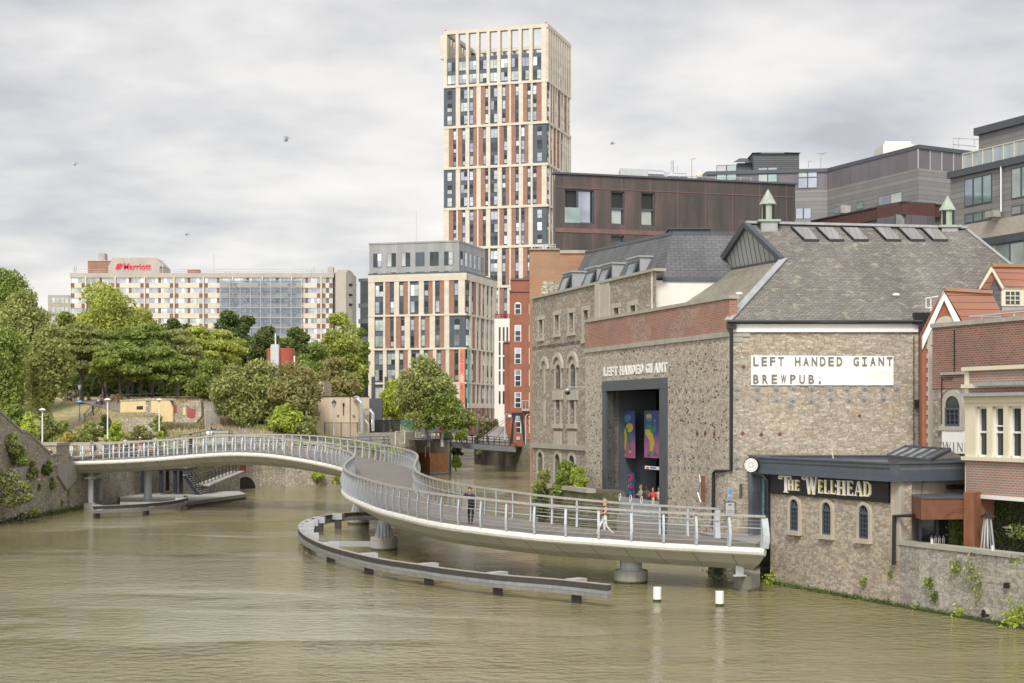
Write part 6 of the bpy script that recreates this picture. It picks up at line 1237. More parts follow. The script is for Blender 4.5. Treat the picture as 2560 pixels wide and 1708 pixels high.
wm_ = [M['greysteel'], M['gl_green'], M['gl_sky'], M['gl_pale']]
W1 = Ws[1][0]; W2_ = Ws[2][0]; W3_ = Ws[3][0]
for x0, x1, y0, y1 in ((1583, 1768, 118, 262), (1965, 2142, 140, 278)): qwin(W1, *C4(x0, 0)[:1], C4(x1, 0)[0], C4(0, y0)[1], C4(0, y1)[1], ofc, wm_, -.08, .55, 2)
qwin(W1, C5(275, 0)[0], C5(453, 0)[0], C5(0, 530)[1], C5(0, 700)[1], ofc, wm_, -.08, .58, 2)
for x0, x1, y0, y1, n_, s_ in ((617, 745, 505, 665, 2, .6), (815, 950, 455, 625, 2, .55), (1022, 1310, 372, 575, 4, None)): qwin(W2_, C5(x0, 0)[0], C5(x1, 0)[0], C5(0, y0)[1], C5(0, y1)[1], ofc, wm_, -.08, s_, n_)
for x0, x1, y0, y1, n_ in ((610, 668, 868, 935, 1), (808, 872, 825, 895, 1), (1018, 1230, 752, 850, 2)): qwin(W2_, C5(x0, 0)[0], C5(x1, 0)[0], C5(0, y0)[1], C5(0, y1)[1], ofc, wm_, .0, None, n_)
qwin(W1, C5(252, 0)[0], C5(398, 0)[0], C5(0, 880)[1], C5(0, 985)[1], ofc, wm_, 0, None, 2)
mb = MB()
for k in range(6): a_ = Ws[3][1] * k / 6; W3_.box(mb, a_ - .04, a_ + .04, zsill, ztop - .4, -.12, -.04)
mb.build('mullion', M['galv'], ofc)
for lab, x0, x1, xs_, ya, yb, yr in (('a', 1922, 2295, 2095, 500, 370, 328), ('b', 1738, 1925, 0, 500, 100, 35)):
    pass
mb = MB(); q = lambda px, py, Y: at(px, py, Y)
mb.cbox(at(1884, 1, 162).x, at(1998, 1, 162).x, 162, 168, ztop - .2, zat(383, 162)); mb.cbox(at(1842, 1, 164).x, at(1890, 1, 164).x, 163.5, 168, ztop - .2, zat(408, 163.5)); pv = mb.build('plant_screen', rows('louvre_screen', (.115, .12, .125), .22, False, .35, .6, lw=.4), ofc)
mb = MB(); z3 = zat(383, 162); z4 = zat(368, 162); x0, x1 = at(1880, 1, 162).x, at(2001, 1, 162).x; mb.face([(x0, 161.7, z3), (x1, 161.7, z3), (x1 - 1.2, 165, z4), (x0 + 1.6, 165, z4)]); mb.face([(x1, 161.7, z3), (x1, 168.3, z3), (x1 - 1.2, 165, z4)]); mb.face([(x0, 161.7, z3), (x0 + 1.6, 165, z4), (x0, 168.3, z3)])
z3 = zat(408, 163.5); z4 = zat(390, 163.5); x0, x1 = at(1832, 1, 163).x, at(1888, 1, 163).x; mb.face([(x0, 163, z3), (x1, 163, z3), (x1, 165, z4), (x0 + 1, 165, z4)]); mb.build('plant_roof', M['greysteel'], ofc)
mb = MB(); mb.cbox(at(2208, 1, 160).x, at(2284, 1, 160).x, 160, 164, ztop, zat(360, 160)); mb.cbox(at(2214, 1, 160).x, at(2279, 1, 160).x, 160.3, 164, zat(360, 160), zat(352, 160)); mb.build('lift_overrun', M['white'], ofc)
mb = MB()
for pts_ in ([(2052, 424), (2052, 387), (2066, 381)], [(2021, 420), (2021, 403), (2038, 403)], [(2044, 384), (2060, 382)], [(2383, 372), (2383, 345), (2447, 349)], [(2396, 370), (2396, 345)], [(2384, 361), (2440, 366)], [(2436, 368), (2436, 348)]): mb = MB(); mb.tube([at(x, y, 157) for x, y in pts_], .05, 4); mb.build('aerial', M['galv'], ofc)
lw2 = thing('brick_terrace_wing', 'low dark red brick wing with a strip of tall glass just above the slate ridge', 'building', XY(2200, 128) + (5,))
p0_, p1_, p2_ = Vector(XY(2028, 134)), Vector(XY(2258, 122)), Vector(XY(2358, 124)); zt2 = zat(506, 122)
mb, m2, m3 = MB(), MB(), MB()
for a, b in ((p0_, p1_), (p1_, p2_)):
    W = Wall(tuple(a), tuple(b - a)); ln = (b - a).length; W.box(mb, 0, ln, zt2 - .95, zt2, -3, 0); W.box(m2, 0, ln, 12, zt2 - .95, -3, -.3); W.box(m3, 0, ln, zt2, zt2 + .1, -3.1, .08)
mb.build('brick_parapet', M['dark_brick'], lw2); m2.build('lower_wall', M['plum'], lw2); m3.build('coping', M['greysteel'], lw2)
Wa = Wall(tuple(p0_), tuple(p1_ - p0_)); Wb = Wall(tuple(p1_), tuple(p2_ - p1_)); qwin(Wa, 2136, 2240, 541, 575, lw2, [M['greysteel'], M['gl_green'], M['gl_green'], M['gl_pale']], -.25, None, 4); qwin(Wb, 2244, 2280, 535, 575, lw2, [M['greysteel'], M['gl_pale']], -.25, None, 1)
r_ = thing('roof_crate', 'small slatted timber box on the brick terrace', 'box', tuple(at(2113, 528, 136))); mb = MB(); c = at(2113, 530, 135); mb.cbox(c.x - .42, c.x + .42, 134.8, 135.4, c.z - .1, c.z + .55); mb.build('box', M['wood'], r_)
# zinc apartment block at the right edge
D0 = Vector(XY(2376, 118)); WZ = Wall(tuple(D0), (.404, -1)); zr = WZ.S(2620); zn = thing('zinc_apartments', 'grey zinc clad apartments with glass balconies filling the right edge of the skyline', 'apartment building', (D0.x, D0.y, 5))
zpar = WZ.Z(0, 431); mb = MB(); WZ.box(mb, 0, zr, 10, zpar - .5, -9, 0); bw = Wall(tuple(WZ.P(2.2, 0, -2.4).xy), WZ.u); z2 = bw.Z(bw.S(2500), 325); b0 = bw.S(2447); bw.box(mb, b0, zr + 2, zpar - .5, z2, -8, 0); mb.build('zinc_wall', M['zinc'], zn)
mb = MB(); WZ.box(mb, -.1, zr, zpar - .5, zpar, -3, .25); bw.box(mb, b0 - .25, zr + 2, z2, z2 + .55, -8, .3); mb.build('roof_edge', M['greysteel'], zn)
zc1 = WZ.Z(WZ.S(2480), 553); mb = MB(); WZ.box(mb, -.6, zr, 6, zc1, -8, .35); mb.build('cream_brick_base', brick('cream_brick', (.50, .45, .37), (.45, .40, .33), (.40, .36, .30), .3, .1, .012), zn)
mb = MB(); zg = WZ.Z(WZ.S(2500), 592); WZ.box(mb, -.6, zr, zg - .55, zg, .3, .5); mb.build('metal_band', M['greysteel'], zn)
wz_ = [M['greysteel'], M['gl_pale'], M['gl_sky'], M['gl_green']]
for x0, x1, y0, y1, n_ in ((1805, 2058, 592, 855, 3), (2238, 2420, 500, 790, 2), (1805, 2058, 920, 1010, 3), (2238, 2420, 850, 940, 2)):
    qwin(WZ, C5(x0, 0)[0], C5(x1, 0)[0], C5(0, y0)[1], C5(0, y1)[1], zn, wz_, .03, None, n_, .1)
qwin(bw, C5(2052, 0)[0], C5(2308, 0)[0], C5(0, 290)[1], C5(0, 440)[1], zn, wz_, .03, None, 3, .1)
WZ2 = Wall(tuple(WZ.P(0, 0, .36).xy), WZ.u); qwin(WZ2, C5(2092, 0)[0], C5(2500, 0)[0], C5(0, 1190)[1], C5(0, 1440)[1], zn, wz_, .03, None, 3, .1)
mb = MB(); mr_ = MB(); b_0, b_1 = WZ.S(2407), zr; WZ.box(mb, b_0, b_1, zpar + .02, zpar + 1.1, .0, .02)
for k in range(9): a_ = b_0 + (b_1 - b_0) * k / 8; WZ.box(mr_, a_, a_ + .05, zpar, zpar + 1.15, .02, .07)
WZ.box(mr_, b_0, b_1, zpar + 1.1, zpar + 1.16, -.02, .08); t = NT('clear_glass'); t.set((.55, .62, .62), .08); tr = t.n('ShaderNodeBsdfTransparent'); mxs = t.n('ShaderNodeMixShader'); mxs.inputs[0].default_value = .6; t.l(t.b.outputs[0], mxs.inputs[1]); t.l(tr.outputs[0], mxs.inputs[2]); t.l(mxs.outputs[0], t.out.inputs[0]); M['clear'] = t.mat
mb.build('balcony_glass', M['clear'], zn); mr_.build('balcony_rail', M['creampaint'], zn)
mb = MB(); mb.tube([WZ.pt(2508, 415, .2), WZ.pt(2508, 530, .2)], .06, 6); mb.build('downpipe', M['whitepaint'], zn); mb = MB(); WZ.pbox(mb, 2491, 529, 2512, 545, .36, 1.0); mb.build('planter_box', M['wood'], zn)
# red roofed gable house
HYb = 76.0; WGb = Wall(XY(2304, HYb), (1, 0)); hg = WGb.S; zh = lambda y: zat(y, HYb); gh = thing('gable_house', 'orange brick gable house with red tiled roof and stone quoins right of the brewery', 'house', XY(2355, HYb) + (2,))
ap = (hg(2358), zh(733)); e_l = (hg(2304), zh(842)); e_r = (hg(2412), zh(838)); mb = MB(); WGb.poly(mb, [(hg(2305), 1.9), (hg(2412), 1.9), (hg(2412), zh(838)), ap, (hg(2305), zh(838))], -.5, 0); mb.build('gable_wall', M['orange_brick'], gh)
mb = MB(); WGb.poly(mb, [e_l, (e_l[0] + .0, e_l[1] - .62), (ap[0], ap[1] - .35), (ap[0], ap[1] + .1)], .02, .18); WGb.poly(mb, [(ap[0], ap[1] + .1), (ap[0], ap[1] - .35), (e_r[0], e_r[1] - .6), (e_r[0] + .1, e_r[1])], .02, .18); mb.build('barge_board', M['whitepaint'], gh)
rg0 = WGb.P(ap[0], ap[1] + .12, .25); rg1 = at(2479, 731, 78.5); rg1.z = rg0.z; rgd = Vector((1, .12, 0)); R0 = rg0; R1 = Vector((at(2500, 1, 78).x, 78.3, rg0.z)); ev0 = WGb.P(e_r[0] + .15, e_r[1] + .1, .25); EV1 = Vector((R1.x + 1.5, 76.8, ev0.z)); 
S0 = WGb.P(e_r[0] + .12, e_r[1] + .1, .25); rp_l = plane(S0, S0 + Vector((8, .6, 0)), R0); Re = hit(rp_l, 2479, 733); Rc = hit(rp_l, 2502, 777); Rd = hit(rp_l, 2640, 770); mb = MB(); mb.face([S0, S0 + Vector((8, .6, 0)), Rd, Rc, Re, R0]); mb.face([R0, Re, Re + Vector((0, 5, -3)), WGb.P(e_l[0] - .1, e_l[1] + .1, .25)]); mb.build('tiled_roof', M['tile'], gh)
mb = MB(); mb.bar(R0 + Z * .05, Re + Z * .05, .24, .16); mb.build('ridge_tiles', M['stair_brick'], gh)
mb = MB(); WGb.box(mb, hg(2319), hg(2333), 2, zh(866), 0, .07)
for k in range(21):
    z0 = 2.2 + k * .455; WGb.box(mb, hg(2315.5), hg(2326), z0, z0 + .22, 0, .062)
cx_ = hg(2358); cx_ = hg(2366); archring(WGb, mb, cx_, zh(806), hg(2366) - hg(2333), .3, 0, .065, 14, zh(799) - zh(856)); WGb.poly(mb, archpoly(cx_, zh(860), zh(806), hg(2358) - hg(2331), 12, zh(806) - zh(856)), 0, .03); mb.build('stone_quoins', M['dressed'], gh)
r_ = gh; mb = MB(); q = at(2319, 746, 77)
for pts_ in ([(2315, 770), (2315, 746), (2345, 741)], [(2327, 778), (2327, 743)], [(2315, 770), (2330, 769)]): mb.tube([at(x, y, 77.5) for x, y in pts_], .035, 5)
mb.build('roof_ladder_rail', M['whitepaint'], gh)
dh = thing('dormer_house', 'red tiled gable with a white cottage window at the right edge', 'house', XY(2500, 80) + (2,)); WX = Wall(XY(2446, 80), (1, .1)); hx = WX.S; zx = lambda y: zat(y, 80)
mb = MB(); WX.poly(mb, [(hx(2449), zx(800)), (hx(2504), zx(800)), (hx(2504), zx(722)), (hx(2476), zx(676)), (hx(2449), zx(722))], -.4, 0); mb.build('slate_hung_gable', M['slate_new'], dh)
mb = MB(); WX.poly(mb, [(hx(2445), zx(727)), (hx(2447), zx(718)), (hx(2476), zx(667)), (hx(2476), zx(679))], .02, .2); WX.poly(mb, [(hx(2476), zx(667)), (hx(2476), zx(679)), (hx(2502), zx(724)), (hx(2507), zx(718))], .02, .2); WX.box(mb, hx(2503), hx(2640), zx(722), zx(716), -.05, .15); mb.build('barge_board', M['creampaint'], dh)
a_ = WX.P(hx(2476), zx(667), .2); b_ = WX.P(hx(2507), zx(717), .25); mb = MB(); mb.face([b_, b_ + Vector((7, .7, 0)), a_ + Vector((8, 1.6, 0)), a_]); mb.face([a_, a_ + Vector((8, 1.6, 0)), a_ + Vector((8, 4, -1.5)), WX.P(hx(2446), zx(722), .2)]); mb.build('tiled_roof', M['tile'], dh)
mb = MB(); mb.bar(a_ + Z * .06, a_ + Vector((8, 1.6, .06)), .24, .16); mb.build('ridge_tiles', M['stair_brick'], dh)
mb = MB(); WX.box(mb, hx(2504), hx(2640), zx(800), zx(765), -.4, .05); mb.build('lead_apron', M['lead'], dh)
for x0 in (2509, 2555): m_ = MB(); WX.box(m_, hx(x0 - 7), hx(x0 + 41), zx(765), zx(722), -.1, .10, 0); WX.box(m_, hx(x0 + 3), hx(x0 + 38), zx(761), zx(729), .10, .11, 1); [WX.box(m_, hx(x0 + 3 + 11.6 * k) - .02, hx(x0 + 3 + 11.6 * k) + .02, zx(761), zx(729), .11, .13, 0) for k in range(1, 3)]; [WX.box(m_, hx(x0 + 3), hx(x0 + 38), zx(761 - 10.6 * k) - .02, zx(761 - 10.6 * k) + .02, .11, .132, 0) for k in range(1, 3)]; m_.build('window', [M['creampaint'], M['gl_dark']], dh)
pw0 = Vector(XY(2331, 74.3)); WP = Wall(tuple(pw0), (.4, -1)); zk = WP.Z(0, 820); pr_ = WP.S(2640); pw = thing('brick_parapet_wall', 'tall old red brick and stone wall with an arched window left of the cream bay', 'wall', (pw0.x, pw0.y, 2)); zs = WP.Z(WP.S(2370), 972)
mb = MB(); WP.box(mb, 0, pr_, zs, zk, -.5, 0); mb.build('brick_wall', M['house_brick'], pw); mb = MB(); WP.box(mb, 0.03, pr_, 1.9, zs, -.5, -.03); mb.build('stone_wall', M['stone_warehouse'], pw); mb = MB(); WP.box(mb, -.08, pr_, zk, zk + .2, -.6, .08); WP.box(mb, WP.S(2355), pr_, WP.Z(0, 936) - .06, WP.Z(0, 936) + .06, 0, .1); mb.build('coping', M['coping'], pw)
mb = MB(); a_ = WP.S(2382.5); hw = .55; z0, z1 = WP.Z(a_, 1066), WP.Z(a_, 990); archring(WP, mb, a_, z1, hw, .28, -.03, .06, 12, hw, 1, z0); WP.box(mb, a_ - hw - .35, a_ + hw + .3, z0 - .2, z0, -.03, .14); mb.build('window_surround', M['dressed'], pw)
mb = MB(); WP.poly(mb, archpoly(a_, z0, z1, hw), -.03, .0); ww_ = mb.build('window', M['gl_dark'], pw); mb = MB(); WP.box(mb, a_ - hw, a_ - hw + .12, z0, z1 - hw, 0, .05); WP.box(mb, a_ + hw - .12, a_ + hw, z0, z1 - hw, 0, .05); WP.box(mb, a_ - hw, a_ + hw, z0, z0 + .1, 0, .051); WP.box(mb, a_ - hw, a_ + hw, z1 - hw - .1, z1 - hw, 0, .052)
for k in (-.18, .16): WP.box(mb, a_ + k - .025, a_ + k + .025, z0, z1 - hw, 0, .04)
for k in (.33, .66): WP.box(mb, a_ - hw, a_ + hw, z0 + (z1 - hw - z0) * k - .02, z0 + (z1 - hw - z0) * k + .02, 0, .042)
mb.build('glazing_bars', M['greysteel'], ww_)
mb = MB(); mb.tube([WP.pt(2388, 825, .06), WP.pt(2388, 935, .06)], .03, 5); mb.tube([WP.pt(2357, 1060, .06), WP.pt(2357, 945, .06), WP.pt(2383, 945, .06)], .03, 5); mb.build('cable', M['black'], pw)
mb = MB()
for pts_ in ([(2388, 792), (2466, 792)], [(2388, 791), (2600, 772)], [(2419, 812), (2419, 788)], [(2455, 808), (2455, 793)], [(2499, 802), (2499, 780)]): mb.tube([WP.pt(x, y, -.8) for x, y in pts_], .04, 5)
mb.build('roof_railing', M['galv'], pw)
wb2 = thing('wine_banner', 'partly hidden white banner with thin dark capitals W I N under the arched window', 'banner', tuple(WP.pt(2385, 1120))); mb = MB(); WP.pbox(mb, 2359, 1078, 2440, 1134, .08, .1); mb.build('cloth', M['banner'], wb2)
mb = MB(); lz1, lz0 = WP.Z(WP.S(2370), 1105), WP.Z(WP.S(2370), 1128)
def seg(W, m_, p, q, wd, o): a, z = p; b, y = q; W.poly(m_, [(a - wd / 2, z), (a + wd / 2, z), (b + wd / 2, y), (b - wd / 2, y)], o, o + .01)
x = WP.S(2362); s_ = (WP.S(2440) - x) / 80
for p, q, wd in (((0, 1), (5, 0), .09), ((5, 0), (10, 1), .04), ((10, 1), (15, 0), .09), ((15, 0), (20, 1), .04), ((28, 1), (28, 0), .08), ((38, 1), (38, 0), .04), ((38, 1), (50, 0), .09), ((50, 1), (50, 0), .04), ((58, 1), (58, 0), .08)): seg(WP, mb, (x + p[0] * s_, lz0 + p[1] * (lz1 - lz0)), (x + q[0] * s_, lz0 + q[1] * (lz1 - lz0)), wd, .1)
mb.build('lettering', M['lettergrey'], wb2)
# the riverside pub
WQ = Wall((12.25, 75.5), (.433, -1)); sa, sb = WQ.S(1926), WQ.S(2250); pub = thing('riverside_pub', 'low stone pub with a black lettered board, arched windows and dark grey flat roof', 'pub', tuple(WQ.P(sa, 0)))
za, zf0 = 6.02, 5.28; Kc = WQ.P(sb, 0); Bk = Vector((at(2412, 1, 68.5).x, 68.5)); Bk2 = Vector((24.0, 70.5))
WR2 = Wall(tuple(Kc.xy), tuple(Bk - Kc.xy)); 
SW = [WQ.L(1989, 1328), WQ.L(2071, 1336), WQ.L(2162, 1347)]; aw3 = []
mb = MB(); WQ.box(mb, sa, sb, -1.2, zf0 + .05, -.6, 0); mb.build('stone_wall', M['stone_pub'], pub)
mb = MB(); WR2.box(mb, .0, (Bk - Kc.xy).length + 2, 1.9, zf0 + .05, -.5, -.02); mb.build('side_wall', plain('rendered_stone', (.42, .36, .28), .9, var=.3, scale=1.2), pub)
mb = MB(); WQ.box(mb, WQ.S(2240), sb + .02, 2.6, zf0, 0, .05); WR2.box(mb, 0, .55, 2.6, zf0, -.02, .05); mb.build('quoin', M['dressed'], pub)
for px, yt, yb in ((1989, 1248, 1327), (2070, 1256, 1337), (2163, 1263, 1347)):
    a = WQ.S(px); z1, z0 = WQ.Z(a, yt), WQ.Z(a, yb); hw = .36; m_ = MB(); WQ.poly(m_, archpoly(a, z0, z1, hw), -.02, .02, 0)
    for x in (-hw, hw - .07): WQ.box(m_, a + x, a + x + .07, z0, z1 - hw, .02, .07, 1)
    WQ.box(m_, a - hw, a + hw, z0, z0 + .08, .02, .071, 1); WQ.box(m_, a - hw, a + hw, z1 - hw - .06, z1 - hw + .06, .02, .072, 1)
    for k in (-.12, .12): WQ.box(m_, a + k - .014, a + k + .014, z0, z1 - hw, .02, .05, 1)
    for k in range(1, 5): WQ.box(m_, a - hw, a + hw, z0 + (z1 - hw - z0) * k / 5 - .013, z0 + (z1 - hw - z0) * k / 5 + .013, .02, .052, 1)
    for an in (45, 90, 135): m_.bar(WQ.P(a, z1 - hw, .04), WQ.P(a + .3 * math.cos(R(an)), z1 - hw + .3 * math.sin(R(an)), .04), .03, .03, 1)
    w_o = m_.build('window', [M['gl_dark'], plain('blue_grey_frame', (.07, .09, .115), .5)], pub)
    m_ = MB(); archring(WQ, m_, a, z1, hw, .15, 0, .12, 12, hw, 1, z0); WQ.box(m_, a - hw - .2, a + hw + .16, z0 - .2, z0, 0, .22); m_.build('surround', plain('pub_surround', (.47, .41, .325), .85), w_o)
rf = [WQ.P(WQ.S(1909), 0, .25), WQ.P(sb + .12, 0, .38), Vector((Bk.x + .3, Bk.y - .5, 0)), Vector((25, 70.4, 0)), Vector((25, 79.2, 0)), Vector((WQ.P(WQ.S(1909), 0, .25).x + .05, 79.2, 0))]
mb = MB(); mb.prism([(p.x, p.y, za - .25) for p in rf], (0, 0, .08)); mb.build('flat_roof', M['roofdark'], pub)
mb, m2 = MB(), MB(); n_ = len(rf)
for i in range(n_):
    a, b = rf[i].xy, rf[(i + 1) % n_].xy; W = Wall(tuple(a), tuple(b - a)); ln = (b - a).length; W.box(mb, 0, ln, zf0 + .18, za, -.28, 0 - i * .001); W.box(mb, -.03, ln + .03, za, za + .07, -.34, .05 + i * .001); W.box(mb, -.03, ln + .03, zf0, zf0 + .2, -.22, .12 + i * .001)
mb.build('fascia', plain('slate_blue_fascia', (.085, .105, .125), .5, var=.2), pub)
L0, L1, L2, L3 = at(2219, 1149, 74.5), at(2321, 1154, 67.6), at(2410, 1146, 70.5), at(2300, 1143, 77.2); r0, r1 = at(2265, 1118, 75.6), at(2378, 1120, 70.0)
zb_ = za - .1; zr_ = zat(1118, 74.0); q = [Vector((p.x, p.y, zb_ + .25)) for p in (L0, L1, L2, L3)]; ra, rb_ = Vector((r0.x, r0.y, zr_)), Vector((r1.x - .1, r1.y, zr_ - .02)); mb = MB(); mb.prism([(p.x, p.y, zb_ - .1) for p in q], (0, 0, .35)); mb.face([q[1], q[2], rb_]); mb.face([q[2], q[3], ra, rb_]); mb.face([q[3], q[0], ra]); lt = mb.build('roof_lantern', M['roofdark'], pub)
mb = MB(); mb.face([q[0], q[1], rb_, ra]); mb.build('glazing', M['gl_white'], lt); mb = MB(); mb.bar(ra, rb_, .2, .12); mb.bar(q[1], rb_, .2, .1); mb.bar(q[0], q[1], .1, .08);  # pale glass colour stands in for sky reflected in the lantern
for k in range(5): f = k / 4 * .86; mb.bar(q[0].lerp(q[1], f) + Z * .03, ra.lerp(rb_, f * .98) + Z * .03, .07, .08)
mb.build('glazing_bar', M['greysteel'], lt)
W9 = Wall(XY(1873, 77.6), (1, -.12)); h9 = W9.S; mb = MB(); W9.box(mb, h9(1873), h9(1904), 2.15, W9.Z(0, 1180), -1.5, 0); W9.box(mb, h9(1880), h9(1925), W9.Z(0, 1182), za + .03, -1.5, .04); mb.build('entrance_panel', plain('entrance_grey', (.10, .115, .135), .5), pub)
mb = MB(); W9.box(mb, h9(1881), h9(1897), 2.2, W9.Z(0, 1228), 0, .03); mb.build('door', M['greysteel'], pub); mb = MB(); W9.box(mb, h9(1904.5), h9(1911), 2.6, W9.Z(0, 1194), -.5, -.05); mb.build('pale_blue_panel', plain('pale_blue', (.25, .55, .62), .6, var=.3, scale=3), pub)
r_ = thing('round_sign', 'round black rimmed white sign at the left end of the pub roof', 'sign', tuple(at(1879, 1162, 75.4))); c = at(1879, 1163, 75.4); ax = Vector((-.45, -1, 0)).normalized(); tx = Vector((ax.y, -ax.x, 0)) * -1; P = lambda r, k, o: c + tx * r * math.cos(2 * math.pi * k / 24) + Z * r * math.sin(2 * math.pi * k / 24) + ax * o
mb = MB(); mb.prism([P(.37, k, -.12) for k in range(24)], ax * .2); mb.build('drum', M['black'], r_); mb = MB(); mb.prism([P(.33, k, .08) for k in range(24)], ax * .02); mb.build('face', M['letterwhite'], r_); mb = MB()
for k in range(24): mb.prism([P(.25, k, .1), P(.28, k, .1), P(.28, k + .5, .1), P(.25, k + .5, .1)], ax * .006)
for k in range(12): mb.prism([P(.05, k * 2, .1), P(.15, k * 2 + .4, .1), P(.16, k * 2 - .4, .1)], ax * .006)
mb.build('print', M['lettergrey'], r_)
bd = thing('pub_sign', 'long black signboard reading THE WELLHEAD in ornate white and gold letters', 'sign', tuple(WQ.pt(2080, 1215))); s0, s1 = WQ.S(1930), WQ.S(2227.5); zb1 = WQ.Z(s1, 1255); zb0_ = WQ.Z(s0, 1181); mb = MB(); sz0 = WQ.Z(s0, 1235); 
bz0 = (WQ.Z(s0, 1235) + WQ.Z(s1, 1255)) / 2; bz1 = zf0 - .01; WQ.box(mb, s0, s1, bz0, bz1, .03, .13); mb.build('board', M['signblack'], bd)
def ser(ch):  # strokes (x0,y0,x1,y1,w) in a 1 x 1 box; serifs added for stems
    s = []; st = .24
    def stem(x, a=0, b=1): s.append((x, a, x, b, st)); [s.append((x - .2, y, x + .2, y, .06)) for y in ((a + .03), (b - .03))]
    if ch == 'T': stem(.5); s += [(.02, .95, .98, .95, .10), (.06, .95, .06, .78, .08), (.94, .95, .94, .78, .08)]
    if ch == 'H': stem(.22); stem(.78); s.append((.2, .5, .8, .5, .10))
    if ch == 'E': stem(.26); s += [(.2, .96, .88, .96, .08), (.2, .52, .7, .52, .08), (.2, .04, .9, .04, .08), (.87, .96, .87, .80, .07), (.89, .04, .89, .22, .07), (.70, .42, .70, .62, .07)]
    if ch == 'L': stem(.28); s += [(.2, .04, .92, .04, .08), (.91, .04, .91, .26, .08)]
    if ch == 'W': s += [(.12, 1, .32, 0, .18), (.32, 0, .50, .9, .09), (.50, .9, .70, 0, .18), (.70, 0, .90, 1, .09), (0, .97, .26, .97, .06), (.38, .93, .62, .93, .06), (.78, .97, 1.0, .97, .06)]
    if ch == 'A': s += [(.14, 0, .46, 1, .08), (.50, 1, .84, 0, .24), (.26, .32, .72, .32, .08), (.0, .03, .30, .03, .06), (.62, .03, 1., .03, .06)]
    if ch == 'D': stem(.26); s += [(.2, .96, .6, .96, .08), (.2, .04, .6, .04, .08), (.6, .96, .82, .8, .14), (.82, .84, .86, .5, .2), (.86, .5, .82, .16, .2), (.82, .2, .6, .04, .14)]
    return s
C8 = lambda x, y: (1820 + x / 3.672, 1080 + y / 3.672)
def draw(ch, x0, x1, y0, y1, extra=()):
    p0_, p1_ = C8(x0, y1), C8(x1, y0); a0, a1 = WQ.S(p0_[0]), WQ.S(p1_[0]); am = (a0 + a1) / 2; z0, z1 = WQ.Z(am, p0_[1]), WQ.Z(am, p1_[1]); w_, h_ = a1 - a0, z1 - z0
    for mt, ox, o in (('gold', .055, .13), ('letterwhite', 0, .15)):
        m_ = MB()
        for j, (xa, ya, xb, yb, t_) in enumerate(list(ser(ch)) + list(extra)):
            A, B = Vector((a0 + xa * w_ + ox, z0 + ya * h_ - ox * .3)), Vector((a0 + xb * w_ + ox, z0 + yb * h_ - ox * .3)); d = B - A
            if d.length < 1e-6: continue
            n2_ = Vector((-d.y, d.x)).normalized() * t_ * (w_ if abs(d.y) > abs(d.x) * .5 else h_) / 2; WQ.poly(m_, [tuple(A - n2_), tuple(B - n2_), tuple(B + n2_), tuple(A + n2_)], o, o + .012 + j * .0008)
        m_.build('letter' if mt != 'gold' else 'letter_shadow', M[mt], bd)
cur = [(.0 + .17 * math.cos(a), .88 + .085 * math.sin(a), .17 * math.cos(a + .8), .88 + .085 * math.sin(a + .8), .09) for a in (1.0, 1.8, 2.6, 3.4, 4.2, 5.0)]
draw('T', 505, 605, 400, 555, cur); draw('H', 572, 630, 438, 535); draw('E', 636, 680, 440, 538); draw('W', 735, 845, 408, 572, [(a - .1, b + .02, c - .1, d + .02, e_) for a, b, c, d, e_ in cur])
draw('E', 848, 898, 438, 562); draw('L', 902, 958, 440, 567); draw('L', 960, 1016, 443, 570); draw('H', 1020, 1108, 445, 580, [(-.1, .55, .25, .62, .1), (-.12, .62, -.02, .7, .1)]); draw('E', 1112, 1178, 448, 583); draw('A', 1182, 1262, 452, 588); draw('D', 1262, 1340, 456, 592)
mb = MB(); mb.tube([WQ.pt(1906, 1188, .5), WQ.pt(1922, 1190, .3), WQ.pt(1926.5, 1200, .2), WQ.pt(1926, 1368, .15), WQ.pt(1922, 1373, .2)], .09, 8); mb.build('downpipe', M['black'], pub); mb = MB(); mb.tube([WQ.P(WQ.S(2289), WQ.Z(WQ.S(2289), 1289), .1), WQ.pt(2243, 1290, .16), WQ.pt(2242, 1412, .16)], .085, 8); mb.build('downpipe', M['black'], pub); mb = MB(); mb.tube([at(2370, 1218, 67.5), at(2413, 1217, 68.2)], .1, 8); mb.build('vent_pipe', M['black'], pub)
mb = MB(); p = WR2.pt(2301, 1201, .15); mb.ball(p, .09); mb.tube([p, WR2.pt(2301, 1240, .05)], .012, 4); mb.build('wall_spot', M['black'], pub)
r_ = thing('grey_weeds', 'yellow wand sticking up from the pub roof', 'pole', tuple(at(2082, 1146, 76))); r_.name = 'roof_wand'; mb = MB(); mb.tube([at(2083, 1146, 76), at(2080.5, 1130, 76), at(2079.5, 1118, 76)], [.03, .03, .06], 5); mb.build('wand', M['creampaint'], r_)
can = thing('rusted_canopy', 'rusted steel canopy over the dark pub terrace doors', 'canopy', tuple(at(2350, 1270, 64))); mb = MB(); A_0, A_1, A_2 = at(2284, 1, 65.4), at(2303, 1, 63.9), at(2412, 1, 64.2); z1, z0 = zat(1246, 64.2), zat(1298, 64.2); mb.prism([(A_0.x, A_0.y, z0), (A_1.x, A_1.y, z0), (A_2.x + 1.2, A_2.y, z0), (A_2.x + 1.2, 67.2, z0), (A_0.x + .3, 67.2, z0)], (0, 0, z1 - z0)); mb.build('steel_box', M['rustdark'], can); mb = MB(); mb.prism([(A_0.x, A_0.y, z1), (A_1.x, A_1.y - .05, z1), (A_2.x + 1.2, A_2.y - .05, z1), (A_2.x + 1.2, 67.2, z1), (A_0.x + .3, 67.2, z1)], (0, 0, .05)); mb.build('top_edge', M['greysteel'], can)
